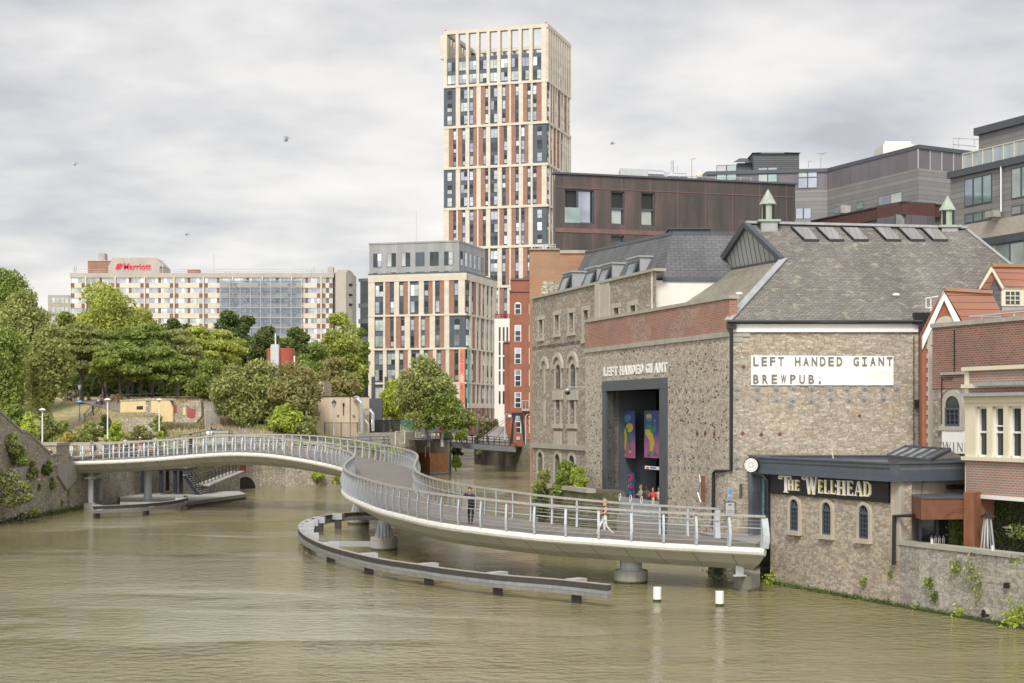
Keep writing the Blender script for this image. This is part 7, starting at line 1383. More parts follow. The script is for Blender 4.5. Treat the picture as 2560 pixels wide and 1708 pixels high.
mb = MB(); v_, f_2 = None, None; fr_ = lambda x, y, k: Vector((A_1.x + 1.0 + x, A_1.y - .03 + .004 * x - .004, z0 + .2 + y)); mb.tube([Vector((A_1.x + .95, 63.88, z0 + .18)), Vector((A_1.x + 1.3, 63.87, z0 + .42)), Vector((A_1.x + 1.7, 63.87, z0 + .5)), Vector((A_1.x + 2, 63.87, z0 + .62))], .02, 4); mb.build('embossed_mark', M['rustdark'], can)
gd = thing('glazed_doors', 'dark glazed terrace doors with a green plant wall behind', 'door', tuple(at(2350, 1350, 66))); mb = MB(); mb.cbox(at(2297, 1, 66).x, at(2303, 1, 66).x, 65.9, 66.1, 1.9, z0); 
for px in (2343, 2376, 2409): mb.cbox(at(px, 1, 66).x - .05, at(px, 1, 66).x + .05, 65.95, 66.1, 1.9, z0)
mb.build('frame', M['greysteel'], gd); mb = MB(); mb.cbox(at(2300, 1, 66).x, 26, 66.12, 66.15, 1.9, z0); mb.build('glass', M['gl_dark'], gd)
q0_ = WQ.P(sb, 0); pts_ = [tuple(WQ.P(sb + .01, 0).xy), tuple(WQ.P(WQ.S(2300), 0, .05).xy), tuple(WQ.P(WQ.S(2480), 0, -.1).xy), tuple(WQ.P(WQ.S(2700), 0, -.2).xy)]; qw = polywall('quay_wall', 'pale rubble quay wall below the terrace at the lower right', pts_, [2.62] * 4, -1.5, .5, M['stone_quay'], M['coping'], .17)
mb = MB(); WQ.box(mb, WQ.S(2250) + .05, WQ.S(2690), -.4, .10, -.02, .16); mb.build('tide_band', M['moss'], qw); mb = MB(); WQ.box(mb, sa, sb, -.4, .09, 0, .03); mb.build('tide_band', M['moss'], pub)
mb = MB(); LW.box(mb, LW.S(-60), LW.S(170), -.4, .16, 0, .05); mb.build('tide_band', M['moss'], left_wall)
mb = MB(); WQ.poly(mb, [(a + .16 * math.cos(2 * math.pi * k / 14), z + .16 * math.sin(2 * math.pi * k / 14)) for k in range(14) for a, z in [WQ.L(2461, 1538)]], -.1, .02); mb.build('drain_hole', M['gl_black'], qw); mb = MB(); a, z = WQ.L(2461, 1538); archring(WQ, mb, a, z + .22, .16, .06, -.12, .06, 12, .16); archring(WQ, mb, a, z - .22 + .0, .16, .06, -.12, .06, 12, -.16); mb.build('drain_pipe', M['concrete'], qw); mb = MB(); a, z = WQ.L(2514, 1464); WQ.poly(mb, [(a - .13, z - .12), (a + .13, z - .04), (a + .1, z + .12), (a - .1, z + .1)], -.1, .015); mb.build('missing_stone', M['gl_black'], qw)
rng = np.random.default_rng(77)
def ms(name, lab, fn, n, mat, size=.09, cat='moss'):
    C = np.array([fn() for _ in range(n)]); ob = leafcloud(name, C, size, M[mat], None, rng); return tag(ob, lab, cat, kind='stuff')
def f1():
    a = rng.uniform(WQ.S(1928), WQ.S(2690)); p = WQ.P(a, abs(rng.normal()) * .09, rng.uniform(0, .12)); return tuple(p)
ms('water_line_moss', 'green moss and weed along the water line of the pub and quay wall', f1, 5200, 'lf_dark', .05)
def f2():
    i = rng.integers(0, 4); a, b = LW.S(0), LW.S(200); p = LW.P(rng.uniform(a, b), abs(rng.normal()) * .16, rng.uniform(0, .2)); return tuple(p)
ms('water_line_weed', 'dark moss along the foot of the left river wall', f2, 3000, 'lf_dark', .08)
WLd_ = [(1372, .12, 260)]
for lab, px, py, n_, s_, mt in (('bright weeds at the corner where the pub wall meets the bridge block', 1936, 1452, 260, .5, 'lf_lime'), ('dark weeds on the rock ledge under the right bridge end', 1800, 1425, 340, .55, 'lf_dark'), ('small green tuft on the pub wall', 2164, 1454, 90, .16, 'lf_mid'),
        ('round plant growing high in the quay wall', 2396, 1418, 160, .26, 'lf_olive'), ('hanging plant column in the quay wall', 2450, 1462, 190, .36, 'lf_olive'), ('green plant in the middle of the quay wall', 2331, 1458, 160, .28, 'lf_mid'), ('lower plant in the middle of the quay wall', 2342, 1490, 120, .2, 'lf_dark'),
        ('thin trailing plant beside the hanging column', 2428, 1426, 70, .2, 'lf_olive'), ('lush weeds at the lower right corner of the quay', 2546, 1545, 520, .62, 'lf_lime'), ('weeds at the quay foot under the plants', 2298, 1526, 110, .2, 'lf_olive'), ('tiny tuft under the black pipe', 2230, 1436, 60, .12, 'lf_mid'), ('leafy weed trailing in the water by the drain', 2405, 1536, 130, .26, 'lf_lime')):
    if px == 1800: c = at(px, py, 76.8)
    else: c = WQ.P(WQ.S(px), max(.12, WQ.Z(WQ.S(px), py)), .08)
    r_ = thing('wall_plant', lab, 'plant', tuple(c), 'plants on the right quay'); k_ = rng.normal(size=(n_, 3)) * np.array([.5, .25, .55 if 'hanging' not in lab else 1.3]) * s_ + np.array(c); leafcloud('leaves', k_, .075, M[mt], r_, rng)
for lab, bx, by, tx, ty in (('buddleia branch with mauve tips leaning in from the right edge, upper one', 2600, 1330, 2512, 1318), ('buddleia branch with mauve tips leaning in from the right edge, middle one', 2610, 1350, 2516, 1334), ('buddleia spray in front of the coping at the right edge', 2600, 1390, 2512, 1408)):
    A, B = at(bx, by, 56.5), at(tx, ty, 57.5); r_ = thing('buddleia_branch', lab, 'plant', tuple(A), 'buddleia branches at the right edge'); mb = MB(); mb.tube([A, A.lerp(B, .5) + Z * .12, B], [.02, .012, .006], 5); mb.build('stem', M['bark'], r_)
    C = np.array([tuple(A.lerp(B, rng.uniform(0, .9)) + Z * rng.normal() * .07) for _ in range(130)]); leafcloud('leaves', C + rng.normal(size=C.shape) * .06, .06, M['lf_mid'], r_, rng); C = np.array([tuple(B + (A - B).normalized() * rng.uniform(-.05, .28)) for _ in range(40)]); leafcloud('flower_spike', C + rng.normal(size=C.shape) * .018, .025, M['lf_purple'], r_, rng)
M['post_rust'] = plain('post_rust', (.30, .125, .06), .85, var=.3)
rp_ = thing('rusted_post', 'wide rusted steel column under the cream bay', 'post', tuple(at(2432, 1370, 62)[:2]) + (1.9,)); a, b, c = at(2409, 1, 63.9), at(2434, 1, 63.2), at(2470, 1, 64.9); mb = MB(); mb.prism([(a.x, a.y, 1.9), (b.x, b.y, 1.9), (c.x, c.y, 1.9), (c.x - .4, c.y + .4, 1.9)], (0, 0, zat(1236, 62) - 1.9)); mb.build('column', M['post_rust'], rp_)
ht = thing('patio_heater', 'pyramid shaped patio heater with a tilted black cap behind the terrace wall', 'heater', (at(2469, 1, 63).x, 63, 1.9)); c = at(2469, 1, 63); z1 = zat(1297, 63); mb = MB()
for sx, sy in ((-1, -1), (1, -1), (1, 1), (-1, 1)): mb.bar((c.x + sx * .27, 63 + sy * .27, 1.9), (c.x + sx * .10, 63 + sy * .10, z1), .05, .05)
mb.build('frame', M['galv'], ht); mb = MB(); mb.tube([(c.x, 63, 2.0), (c.x, 63, z1)], .05, 8); mb.cbox(c.x - .26, c.x + .26, 62.74, 63.26, 1.9, 2.5); mb.build('burner', M['silver'], ht); mb = MB(); zt_ = z1 + .03; mb.face([(c.x - .3, 62.75, zt_), (c.x + .3, 62.75, zt_ + .05), (c.x + .02, 63, zt_ + .26)]); mb.face([(c.x + .3, 62.75, zt_ + .05), (c.x + .3, 63.25, zt_ + .05), (c.x + .02, 63, zt_ + .26)]); mb.face([(c.x + .3, 63.25, zt_ + .05), (c.x - .3, 63.25, zt_), (c.x + .02, 63, zt_ + .26)]); mb.face([(c.x - .3, 63.25, zt_), (c.x - .3, 62.75, zt_), (c.x + .02, 63, zt_ + .26)]); mb.build('cap', M['black'], ht)
hd = thing('ivy_screen', 'tall ivy covered screen behind the heater', 'hedge', (at(2520, 1, 64).x, 64, 1.9)); C = np.stack([rng.uniform(at(2478, 1, 63.5).x, 24, 9000), rng.normal(65.3, .12, 9000), rng.uniform(1.9, 5.0, 9000)], 1); leafcloud('foliage', C, .06, M['lf_dark'], hd, rng); mb = MB(); mb.cbox(at(2478, 1, 63.9).x, 24, 65.5, 65.6, 1.9, 4.9); mb.build('panel', M['black'], hd)
pl_ = thing('climbing_plant', 'bright green plant behind the right hand terrace door', 'plant', (at(2392, 1, 65.5).x, 65.5, 1.9)); C = np.stack([rng.normal(at(2393, 1, 65.5).x, .17, 2200), rng.normal(65.5, .08, 2200), rng.uniform(1.9, 3.7, 2200)], 1); leafcloud('foliage', C, .055, M['lf_mid'], pl_, rng)
for i, (px, py, lab) in enumerate(((2320, 1356, 'cream candle lantern on the terrace wall by the pub doors'), (2471, 1376, 'cream candle lantern on the terrace wall in front of the heater'))):
    c = WQ.P(WQ.S(px), 2.79, -.2); r_ = thing('candle_lantern', lab, 'lantern', tuple(c), 'candle lanterns on the wall'); mb = MB(); mb.lathe(c, [(.055, 0), (.055, .17)], 10); mb.build('candle', M['creampaint'], r_); mb = MB(); mb.lathe(c + Z * .17, [(.06, 0), (.05, .03), (.02, .05)], 10); mb.build('lid', M['galv'], r_)
st2 = thing('hoop_rail', 'steel hoops standing on the terrace behind the wall', 'rail', tuple(at(2340, 1350, 65)[:2]) + (1.9,)); mb = MB()
for px in (2327, 2337, 2347, 2357): c = at(px, 1, 64.6); mb.tube([(c.x, 64.6, 1.9), (c.x, 64.6, 3.0), (c.x + .06, 64.7, 3.1), (c.x + .12, 64.8, 3.0), (c.x + .12, 64.8, 1.9)], .018, 5)
mb.build('hoops', M['silver'], st2)
cb0 = Vector(XY(2412.5, 65)); WE = Wall(tuple(cb0), (.4, -1)); er = WE.S(2680); Ze = lambda y, px=2480: WE.Z(WE.S(px), y); bay = thing('cream_bay_house', 'cream painted bay with white sash windows over faded red brick at the right edge', 'house', (cb0.x, cb0.y, 2)); zbt = WE.Z(0, 1235); d_ = 5
zT, zM1, zM2, zS = WE.Z(0, 928), WE.Z(0, 966), WE.Z(0, 990), WE.Z(0, 1146)
mb = MB(); WE.box(mb, .03, er, zbt + .02, zS - .02, -d_, -.02); WE.box(mb, .03, er, zM2, zT, -d_, -.04); mb.build('brick_wall', M['faded_brick'], bay)
mb = MB(); wx = [(2438, 2466.5), (2479, 2508), (2520, 2552.5), (2566, 2598)]; ops = [(WE.S(a), WE.S(b), WE.Z(WE.S(a), 1143) + .0, WE.Z(WE.S(a), 1017)) for a, b in wx]; ops = [(a, b, ops[0][2], ops[0][3]) for a, b, c, d in ops]
WE.holes(mb, 0, er, zS, zM2, ops, .25); mb.face([WE.P(0, zbt), WE.P(0, zM2), WE.P(0, zM2, -d_), WE.P(0, zbt, -d_)]); WE.box(mb, -.04, .22, zM2, zT, -d_, 0); WE.box(mb, er - .05, er + .01, zS, zM2, -d_, -.01); WE.box(mb, -.1, er, zT, zT + .16, -d_, .12); WE.box(mb, -.12, er, zM1 - .08, zM1 + .08, -d_, .12); WE.box(mb, -.1, er, zS - .07, zS + .08, -.2, .13); WE.box(mb, -.02, er, zM2 - .3, zM2 - .02, -.1, .06); mb.build('render', M['creampaint'], bay)
mb = MB(); WE.box(mb, -.2, er, zM2 - .03, zM2 + .10, -d_, .30); WE.box(mb, WE.S(2450), er, zM2 + .38, zM2 + .52, -.1, .35); mb.build('gutter', M['lead'], bay); mb = MB(); WE.box(mb, 0, er, zbt - .14, zbt + .02, -d_, .05); mb.build('soffit_edge', M['whitepaint'], bay)
for i, (a0, a1, z0, z1) in enumerate(ops):
    m_ = MB(); fr = .085; WE.box(m_, a0, a1, z0, z1, -.3, -.25, 1); zm_ = z0 + (z1 - z0) * .5
    for p, q_, r2_, s2 in ((a0, a0 + fr, z0, z1), (a1 - fr, a1, z0, z1), (a0, a1, z0, z0 + fr * 1.2), (a0, a1, z1 - fr, z1)): WE.box(m_, p, q_, r2_, s2, -.25, -.14, 0)
    WE.box(m_, a0, a1, zm_ - .04, zm_ + .04, -.25, -.16, 0)
    if i == 1: WE.box(m_, a0, a1, zm_ + .22, zm_ + .28, -.25, -.17, 0)
    m_.build('sash_window', [M['whitepaint'], M['gl_dark']], bay)
# small footbridge over the inlet
fb2 = thing('steel_footbridge', 'small grey steel footbridge with dark masts and stays over the inlet', 'bridge', tuple(at(1200, 1, 228)[:2]) + (0,)); a, b = at(1126, 1106, 228), at(1290, 1118, 226); mb = MB(); mb.bar(a - Z * .35, b - Z * .35, .3, .75); mb.bar(a - Z * .35 + Vector((0, 2.4, 0)), b - Z * .35 + Vector((0, 2.4, 0)), .3, .75); mb.build('beam', M['midsteel'], fb2); mb = MB(); mb.bar(a + Vector((0, 1.2, .02)), b + Vector((0, 1.2, .02)), 2.4, .1); mb.build('deck', M['darkwood'], fb2)
mb = MB()
for yo in (0, 2.4):
    for k in range(13): c = a.lerp(b, k / 12) + Vector((0, yo, 0)); mb.tube([c, c + Z * 1.25], .05, 4)
    for dz in (.5, .9, 1.25): mb.tube([a + Vector((0, yo, dz)), b + Vector((0, yo, dz))], .035, 4)
mb.build('railing', M['darkwood'], fb2); mb = MB()
for (x0, y0, x1, y1) in ((1278, 1108, 1286, 1037), (1313, 1112, 1303, 1037)): mb.bar(at(x0, y0, 226), at(x1, y1, 226), .5, .4)
mb.bar(at(1279, 1036, 226), at(1306, 1036, 226), .4, .5); mb.build('mast', M['black'], fb2); mb = MB()
for x, y in ((1150, 1106), (1190, 1108), (1230, 1110)): mb.tube([at(1285, 1038, 226), at(x, y, 227)], .03, 4)
mb.tube([at(1304, 1038, 226), at(1352, 1105, 226)], .03, 4); mb.build('stay_cable', M['black'], fb2)
c_ = at(1284, 1120, 225); mb = MB(); mb.cbox(c_.x, at(1291, 1, 225).x, 225, 226, 4.2, zat(1058, 225)); mb.build('brick_pylon', M['mid_brick'], fb2)
rw = thing('ramp_wall', 'sloping ramp with dark railings right of the birches', 'ramp', tuple(at(1210, 1, 235)[:2]) + (4,)); mb = MB(); q = [at(1180, 1102, 232), at(1275, 1102, 232), at(1262, 1072, 245), at(1232, 1072, 245)]; q = [at(1192, 1103, 230), at(1272, 1103, 230), at(1262, 1066, 252), at(1240, 1066, 252)]; mb.face(q); mb.prism([(q[0].x, q[0].y, 3.8), (q[1].x, q[1].y, 3.8), (q[2].x, q[2].y, 3.8), (q[3].x, q[3].y, 3.8)], (0, 0, .6)); mb.build('surface', M['paving'], rw); mb = MB()
for k in range(9): p = q[0].lerp(q[3], k / 8); mb.tube([p, p + Z * 1.2], .05, 4)
mb.tube([q[0] + Z * 1.2, q[3] + Z * 1.2], .06, 4); mb.tube([q[0] + Z * .6, q[3] + Z * .6], .04, 4); mb.build('railing', M['darkwood'], rw)
hg2 = thing('clipped_hedge', 'brownish clipped hedge between the ramp and the striped block', 'hedge', tuple(at(1225, 1, 258)[:2]) + (4.5,)); C = np.stack([rng.uniform(at(1195, 1, 256).x, at(1245, 1, 256).x, 3000), rng.uniform(254, 258, 3000), rng.uniform(4.5, 7.6, 3000)], 1); leafcloud('foliage', C, .25, M['lf_brown'], hg2, rng)
# timber lodge, tank, ducts, fences
TYl = 195.0; WT0 = Wall(XY(800, TYl), (1, 0)); tz = lambda y: zat(y, TYl); ts = lambda px: at(px, 1, TYl).x; lg = thing('timber_lodge', 'boxy larch clad energy lodge with a tall rear wing and black wall lamps', 'building', (ts(850), TYl, 4.4))
mb = MB(); mb.cbox(ts(725), ts(875), TYl, TYl + 8, 4.2, tz(992)); W2l = Wall(XY(875, TYl), (1, .35)); mb.build('timber_wall', M['larch'], lg); mb = MB(); W2l.box(mb, 0.02, W2l.S(923), 4.2, tz(992), -6, .0); mb.build('side_wall', M['larch'], lg); mb = MB(); mb.cbox(ts(724), ts(875.5), TYl - .1, TYl + 8, tz(992), tz(990.5)); W2l.box(mb, 0, W2l.S(924), tz(992), tz(990.5), -6, .1); mb.cbox(ts(874.6), ts(876), TYl - .08, TYl, 4.2, tz(992)); mb.build('roof_edge', M['black'], lg)
mb = MB(); mb.cbox(ts(552), ts(800), TYl + 4, TYl + 12, 4.2, zat(954, TYl + 4)); mb.build('tall_wing', M['larch'], lg); mb = MB()
for x, y0, y1 in ((734, 1020, 1034), (622, 980, 996), (742, 1022, 1036)): mb.cbox(ts(x), ts(x + 16), TYl + 3.85 if x < 700 else TYl - .06, TYl + 4.0 if x < 700 else TYl, tz(y1), tz(y0))
mb.build('louvre', M['black'], lg)
for x, y in ((793, 1008), (859, 1008), (733, 1000)): mb = MB(); mb.cbox(ts(x) - .12, ts(x) + .12, TYl - .3, TYl, tz(y + 4), tz(y)); mb.tube([(ts(x), TYl - .1, tz(y)), (ts(x), TYl - .1, tz(y + 30))], .05, 5); mb.build('wall_lamp', M['black'], lg)
for x, y in ((845, 1037), (884, 1037), (915, 1037)): mb = MB(); mb.ball((ts(x), TYl - .1, tz(y)), .18); mb.build('vent_hood', M['galv'], lg)
dkw = thing('dark_plant_screen', 'dark grey screen wall right of the timber lodge', 'wall', tuple(at(935, 1, 203)[:2]) + (4.4,)); mb = MB(); mb.cbox(at(920, 1, 203).x, at(955, 1, 203).x, 203, 204, 4.2, zat(996, 203)); mb.build('panel', M['greysteel'], dkw)
for i, (px0, yt, px1, yb, r0, lab) in enumerate(((888, 1000, 902, 1080, .30, 'biggest silver flue pipe bending down the lodge corner'), (915, 1028, 932, 1078, .2, 'middle silver flue pipe beside the lodge'), (911, 1054, 921, 1080, .14, 'smallest silver flue pipe beside the lodge'))):
    Yp = TYl - 1.2; r_ = thing('silver_duct', lab, 'pipe', tuple(at(px1, yb, Yp)), 'silver flue pipes'); mb = MB(); A = at(px0, yt - 4, Yp + 1.2); B = at(px1, yt, Yp); C_ = at(px1, yb, Yp); pts_ = [A, A.lerp(B, .4) - Vector((0, .2, 0)) + Z * .1, B + Vector((-.3, 0, .12)), B + Vector((0, 0, -.35)), C_]; mb.tube(pts_, r0, 12); mb.build('pipe', M['silver'], r_, smooth=True)
for px in (931, 966): pass
tk = thing('red_tank', 'round red tank with a white boxed flue rising above the trees', 'tank', tuple(at(702, 1, 205)[:2]) + (4.4,)); c = at(702, 1, 205); mb = MB(); rr_ = 35 / F * 205; mb.lathe((c.x, c.y, 0), [(rr_, 4.5), (rr_, zat(873, 205)), (rr_ * .97, zat(872, 205))], 32); mb.build('drum', M['redtank'], tk, smooth=False); mb = MB(); x0, x1 = at(677, 1, 202.5).x, at(697.5, 1, 202.5).x; mb.cbox(x0, x1, 202.2, 203.2, 8, zat(865, 202.3)); mb.cbox(x0 + .05, x1 - .05, 202.25, 203.1, zat(865, 202.3), zat(861, 202.3)); mb.build('flue_box', M['galv'], tk); mb = MB(); cx_ = at(688.5, 1, 202.5).x; mb.tube([(cx_, 202.6, zat(862, 202.3)), (cx_, 202.6, zat(833, 202.3))], .09, 6); mb.tube([at(736, 917, 203.2), at(736, 890, 203.2)], .1, 6); mb.build('vent_pipe', M['whitepaint'], tk)
pf = thing('paling_fence', 'galvanised steel paling fence between the ruin and the rowans', 'fence', tuple(at(530, 1, 187)[:2]) + (6,)); mb = MB()
for k in range(14): px = 513 + k * 2.7; Y = 187 + k * .25; c = at(px, 1, Y); zb_ = hN(c.x, Y); mb.cbox(c.x - .032, c.x + .032, Y - .03, Y + .03, zb_, zb_ + 2.7 + .15 * (k % 7 == 0))
A, B = at(513, 1, 187), at(549, 1, 190.3); zb_ = hN(A.x, 187); mb.bar((A.x, 187.1, zb_ + .5), (B.x, 190.4, zb_ + .5), .06); mb.bar((A.x, 187.1, zb_ + 2.2), (B.x, 190.4, zb_ + 2.2), .06); mb.build('pales', M['galv'], pf)
for name, lab, px0, px1, yt, yb, Y, mt, n_ in (('bar_fence', 'black bar gates in front of the timber lodge', 812, 894, 1056, 1091, 190, 'black', 26), ('mesh_fence', 'black mesh fence beside the ball court', 896, 1000, 1050, 1078, 199, 'black', 14)):
    A, B = at(px0, yb, Y), at(px1, yb, Y + (0 if n_ > 20 else 2)); zt_, zb_ = zat(yt, Y), 4.4; r_ = thing(name, lab, 'fence', tuple(A[:2]) + (4.4,)); mb = MB()
    for k in range(n_ + 1): p = A.lerp(B, k / n_); w_ = .12 if k % (13 if n_ > 20 else 3) == 0 else .03; mb.cbox(p.x - w_ / 2, p.x + w_ / 2, p.y - w_ / 2, p.y + w_ / 2, zb_, zt_)
    for zz_ in (zb_ + .2, zt_ - .08): mb.bar((A.x, A.y, zz_), (B.x, B.y, zz_), .06)
    mb.build('bars', M[mt], r_)
    if n_ < 20:
        t = NT('dark_mesh'); t.set((.02, .025, .025), .8); tr = t.n('ShaderNodeBsdfTransparent'); mxs = t.n('ShaderNodeMixShader'); mxs.inputs[0].default_value = .3; t.l(t.b.outputs[0], mxs.inputs[1]); t.l(tr.outputs[0], mxs.inputs[2]); t.l(mxs.outputs[0], t.out.inputs[0]); m_ = MB(); m_.bar((A.x, A.y, (zb_ + zt_) / 2), (B.x, B.y, (zb_ + zt_) / 2), .02, zt_ - zb_); m_.build('mesh_panel', t.mat, r_)
gf = thing('court_fence', 'green mesh fence of the ball court left of the birches', 'fence', tuple(at(1040, 1, 206)[:2]) + (4.4,)); A, B = at(1003, 1090, 206), at(1030, 1090, 208); mb = MB()
for k in range(8): p = A.lerp(B, k / 7); mb.cbox(p.x - .05, p.x + .05, p.y - .05, p.y + .05, 4.3, zat(1050, 206))
mb.build('post', plain('court_green', (.03, .16, .11), .5), gf)
sw = thing('low_stone_wall', 'low pale stone wall beside the walking woman', 'wall', tuple(at(930, 1, 192)[:2]) + (4.3,)); A, B, C_ = Vector(XY(895, 189)), Vector(XY(1012, 196)), Vector(XY(1037, 212)); mb = MB()
for p, q in ((A, B), (B, C_)): W = Wall(tuple(p), tuple(q - p)); W.box(mb, 0, (q - p).length, 4.2, 6.1, -.4, 0)
mb.build('face', stone('pale_wall_stone', [(.55, .49, .39), (.48, .42, .33), (.60, .54, .44)], .5, .2, (.44, .38, .3), .07, .2), sw)
def railrun(name, lab, pts_, mat, h=1.15, sp=2.2, nr=3, grp='blue quay railings', cat='railing', r=.035):
    r_ = thing(name, lab, cat, pts_[0], grp); mr2 = MB()
    for a, b in zip(pts_, pts_[1:]):
        a, b = Vector(a), Vector(b); n_ = max(1, int((b - a).length / sp))
        for k in range(n_ + 1): p = a.lerp(b, k / n_); mp_ = MB(); mp_.tube([p, p + Z * h], r * 1.3, 5); mp_.build('post', M[mat], r_)
        for j in range(nr): mr2.tube([a + Z * h * (j + 1) / nr, b + Z * h * (j + 1) / nr], r, 4)
    mr2.build('rails', M[mat], r_)
P3 = lambda px, Y, z=None: (at(px, 1, Y).x, Y, hN(at(px, 1, Y).x, Y) if z is None else z)
railrun('blue_railing', 'blue railing climbing from the bridge end to the seated couple', [P3(395, 158, 4.4), P3(450, 164, 4.9), P3(525, 172, 5.4), P3(580, 176, 5.4)], 'bluerail')
railrun('blue_railing', 'long low blue railing along the quay behind the bridge', [P3(588, 178, 4.5), P3(700, 181, 4.4), P3(860, 184.5, 4.4), P3(960, 191, 4.45), P3(972, 193, 4.45)], 'bluerail', 1.2)
railrun('blue_railing', 'blue railing right of the white gates', [P3(1050, 208, 4.5), P3(1126, 221.5, 4.6)], 'bluerail', 1.3)
railrun('blue_railing', 'blue ramp railing near the parked bicycle', [P3(275, 152, 4.3), P3(330, 156, 4.3), P3(372, 160, 4.3)], 'bluesteel', 1.3, 1.5)
railrun('blue_railing', 'dark blue railing on the grass bank at the left', [P3(72, 166, 5.9), P3(140, 168, 5.4), P3(204, 170, 5.0)], 'bluerail', 1.6, 2.6)
wfn = railrun('wooden_fence', 'grey timber rail fence beside the standing couple', [P3(212, 193), P3(232, 197), P3(252, 202)], 'greywood', 1.25, 2.6, 2, None, 'fence', .09)
railrun('wooden_fence', 'far grey timber fence above the ruin walls', [P3(290, 203), P3(380, 206), P3(495, 208)], 'greywood', 1.0, 2.6, 2, None, 'fence', .06)
wg = thing('white_gate', 'white tubular gate and ladder frame on the quay corner', 'gate', tuple(at(1060, 1, 219)[:2]) + (4.6,)); mb = MB(); x0, x1 = at(1040, 1, 219).x, at(1080, 1, 219).x
for k in range(12): x = x0 + (x1 - x0) * k / 11; mb.tube([(x, 219 + (k % 2), 4.6), (x, 219 + (k % 2), 6.4 + .3 * (k > 7))], .04, 4)
for zz_ in (4.8, 5.6, 6.4): mb.tube([(x0, 219, zz_), (x1, 219, zz_), (x1, 220, zz_)], .04, 4)
xl = at(1063, 1, 218).x; mb.tube([(xl, 218.6, 2.4), (xl, 218.6, 5)], .05, 4); mb.tube([(xl + .6, 218.6, 2.4), (xl + .6, 218.6, 5)], .05, 4); mb.cbox(at(1041, 1, 221).x, at(1046, 1, 221).x, 221, 221.1, 4.6, zat(1062, 221)); mb.build('tubes', M['whitepaint'], wg)
wg2 = thing('white_gate', 'white framed gate panel in the stone wall behind the walking woman', 'gate', tuple(at(1000, 1, 194)[:2]) + (4.6,)); x0, x1 = at(988, 1, 193.5).x, at(1012, 1, 193.5).x; mb = MB(); mb.tube([(x0, 193.5, 4.5), (x0, 193.5, 6.2), (x1, 193.5, 6.3), (x1, 193.5, 4.8), (x0, 193.5, 4.8)], .05, 5); mb.build('frame', M['whitepaint'], wg2)
rp2 = thing('life_ring_post', 'tall red post with an orange life ring on the quay', 'post', tuple(at(1102, 1, 221.5)[:2]) + (4.6,)); c = at(1102, 1, 221.3); mb = MB(); mb.cbox(c.x - .2, c.x + .2, 221.2, 221.4, 4.6, zat(1070, 221)); mb.build('post', M['red'], rp2); mb = MB(); c2 = at(1098, 1086, 221); mb.tube([c2 + Vector((.36 * math.cos(k * math.pi / 6), 0, .46 * math.sin(k * math.pi / 6))) for k in range(13)], .1, 6); mb.build('ring', plain('life_ring', (.8, .38, .16), .5), rp2)
# lamps
def lamp_white(lab, px, yt, yb, Y):
    c = at(px, yb, Y); z1 = zat(yt, Y); r_ = thing('lamp_post', lab, 'street lamp', tuple(c), 'white dish topped lamp posts'); mb = MB(); mb.tube([c, (c.x, c.y, z1 - .5)], [.075, .055], 8); mb.build('pole', M['whitepaint'], r_); mb = MB(); mb.lathe((c.x, c.y, z1 - .5), [(.10, 0), (.2, .16), (.1, .2)], 14); mb.build('lantern', M['galv'], r_); mb = MB(); mb.lathe((c.x, c.y, z1 - .28), [(.34, 0), (.28, .08), (.12, .16), (.03, .18)], 18); mb.build('dish', M['whitepaint'], r_)
for a in (('white dish lamp post at the far left edge', 18, 1013, 1090, 152), ('white dish lamp post behind the left shrubs', 106, 1018, 1110, 150), ('white dish lamp post beside the rounded maple bush', 269, 993, 1098, 158), ('white dish lamp post in front of the yellow ruin', 398, 994, 1082, 172)): lamp_white(*a)
def lamp_vic(lab, px, yt, yb, Y, mat='bluerail', grp='victorian style lamp posts'):
    c = at(px, yb, Y); z1 = zat(yt, Y); r_ = thing('lamp_post', lab, 'street lamp', tuple(c), grp); mb = MB(); mb.tube([c, c + Z * .9, c + Z * 1.0, (c.x, c.y, z1 - 1.0)], [.11, .10, .055, .045], 8); mb.build('pole', M[mat], r_); mb = MB(); mb.lathe((c.x, c.y, z1 - 1.0), [(.12, 0), (.28, .55)], 6); mb.build('lantern_glass', M['gl_pale'], r_); mb = MB(); mb.lathe((c.x, c.y, z1 - .45), [(.36, 0), (.3, .08), (.08, .33), (.03, .45)], 6); mb.build('lantern_cap', M['black'], r_)
lamp_vic('blue heritage lamp post with a blue arrow sign by the standing couple', 199, 953, 1054, 186); lamp_vic('thin blue heritage lamp post against the dark layered trees', 331, 914, 983, 222); lamp_vic('heritage lamp post in front of the timber lodge', 835, 998, 1090, 190, 'bridgegrey')
lamp_vic('black heritage lamp post at the right end of the footbridge', 1218, 1036, 1106, 229, 'black'); lamp_vic('plain lamp post on the ramp by the striped block', 1197, 1026, 1080, 250, 'greysteel')
def lamp_mod(lab, px, yt, yb, Y):
    c = at(px, yb, Y); z1 = zat(yt, Y); r_ = thing('lamp_post', lab, 'street lamp', tuple(c)); mb = MB(); mb.tube([c, (c.x, c.y, z1 - .6)], [.10, .06], 8); mb.cbox(c.x - .3, c.x + .3, c.y - .15, c.y + .05, zat(1056, Y), zat(1048, Y)); mb.build('pole', M['greysteel'], r_); mb = MB(); mb.lathe((c.x, c.y, z1 - .7), [(.08, 0), (.5, .6), (.52, .7)], 14); mb.build('lantern', M['galv'], r_)
lamp_mod('grey lamp post with a conical lantern in front of the silver birch', 1104, 1013, 1103, 222)
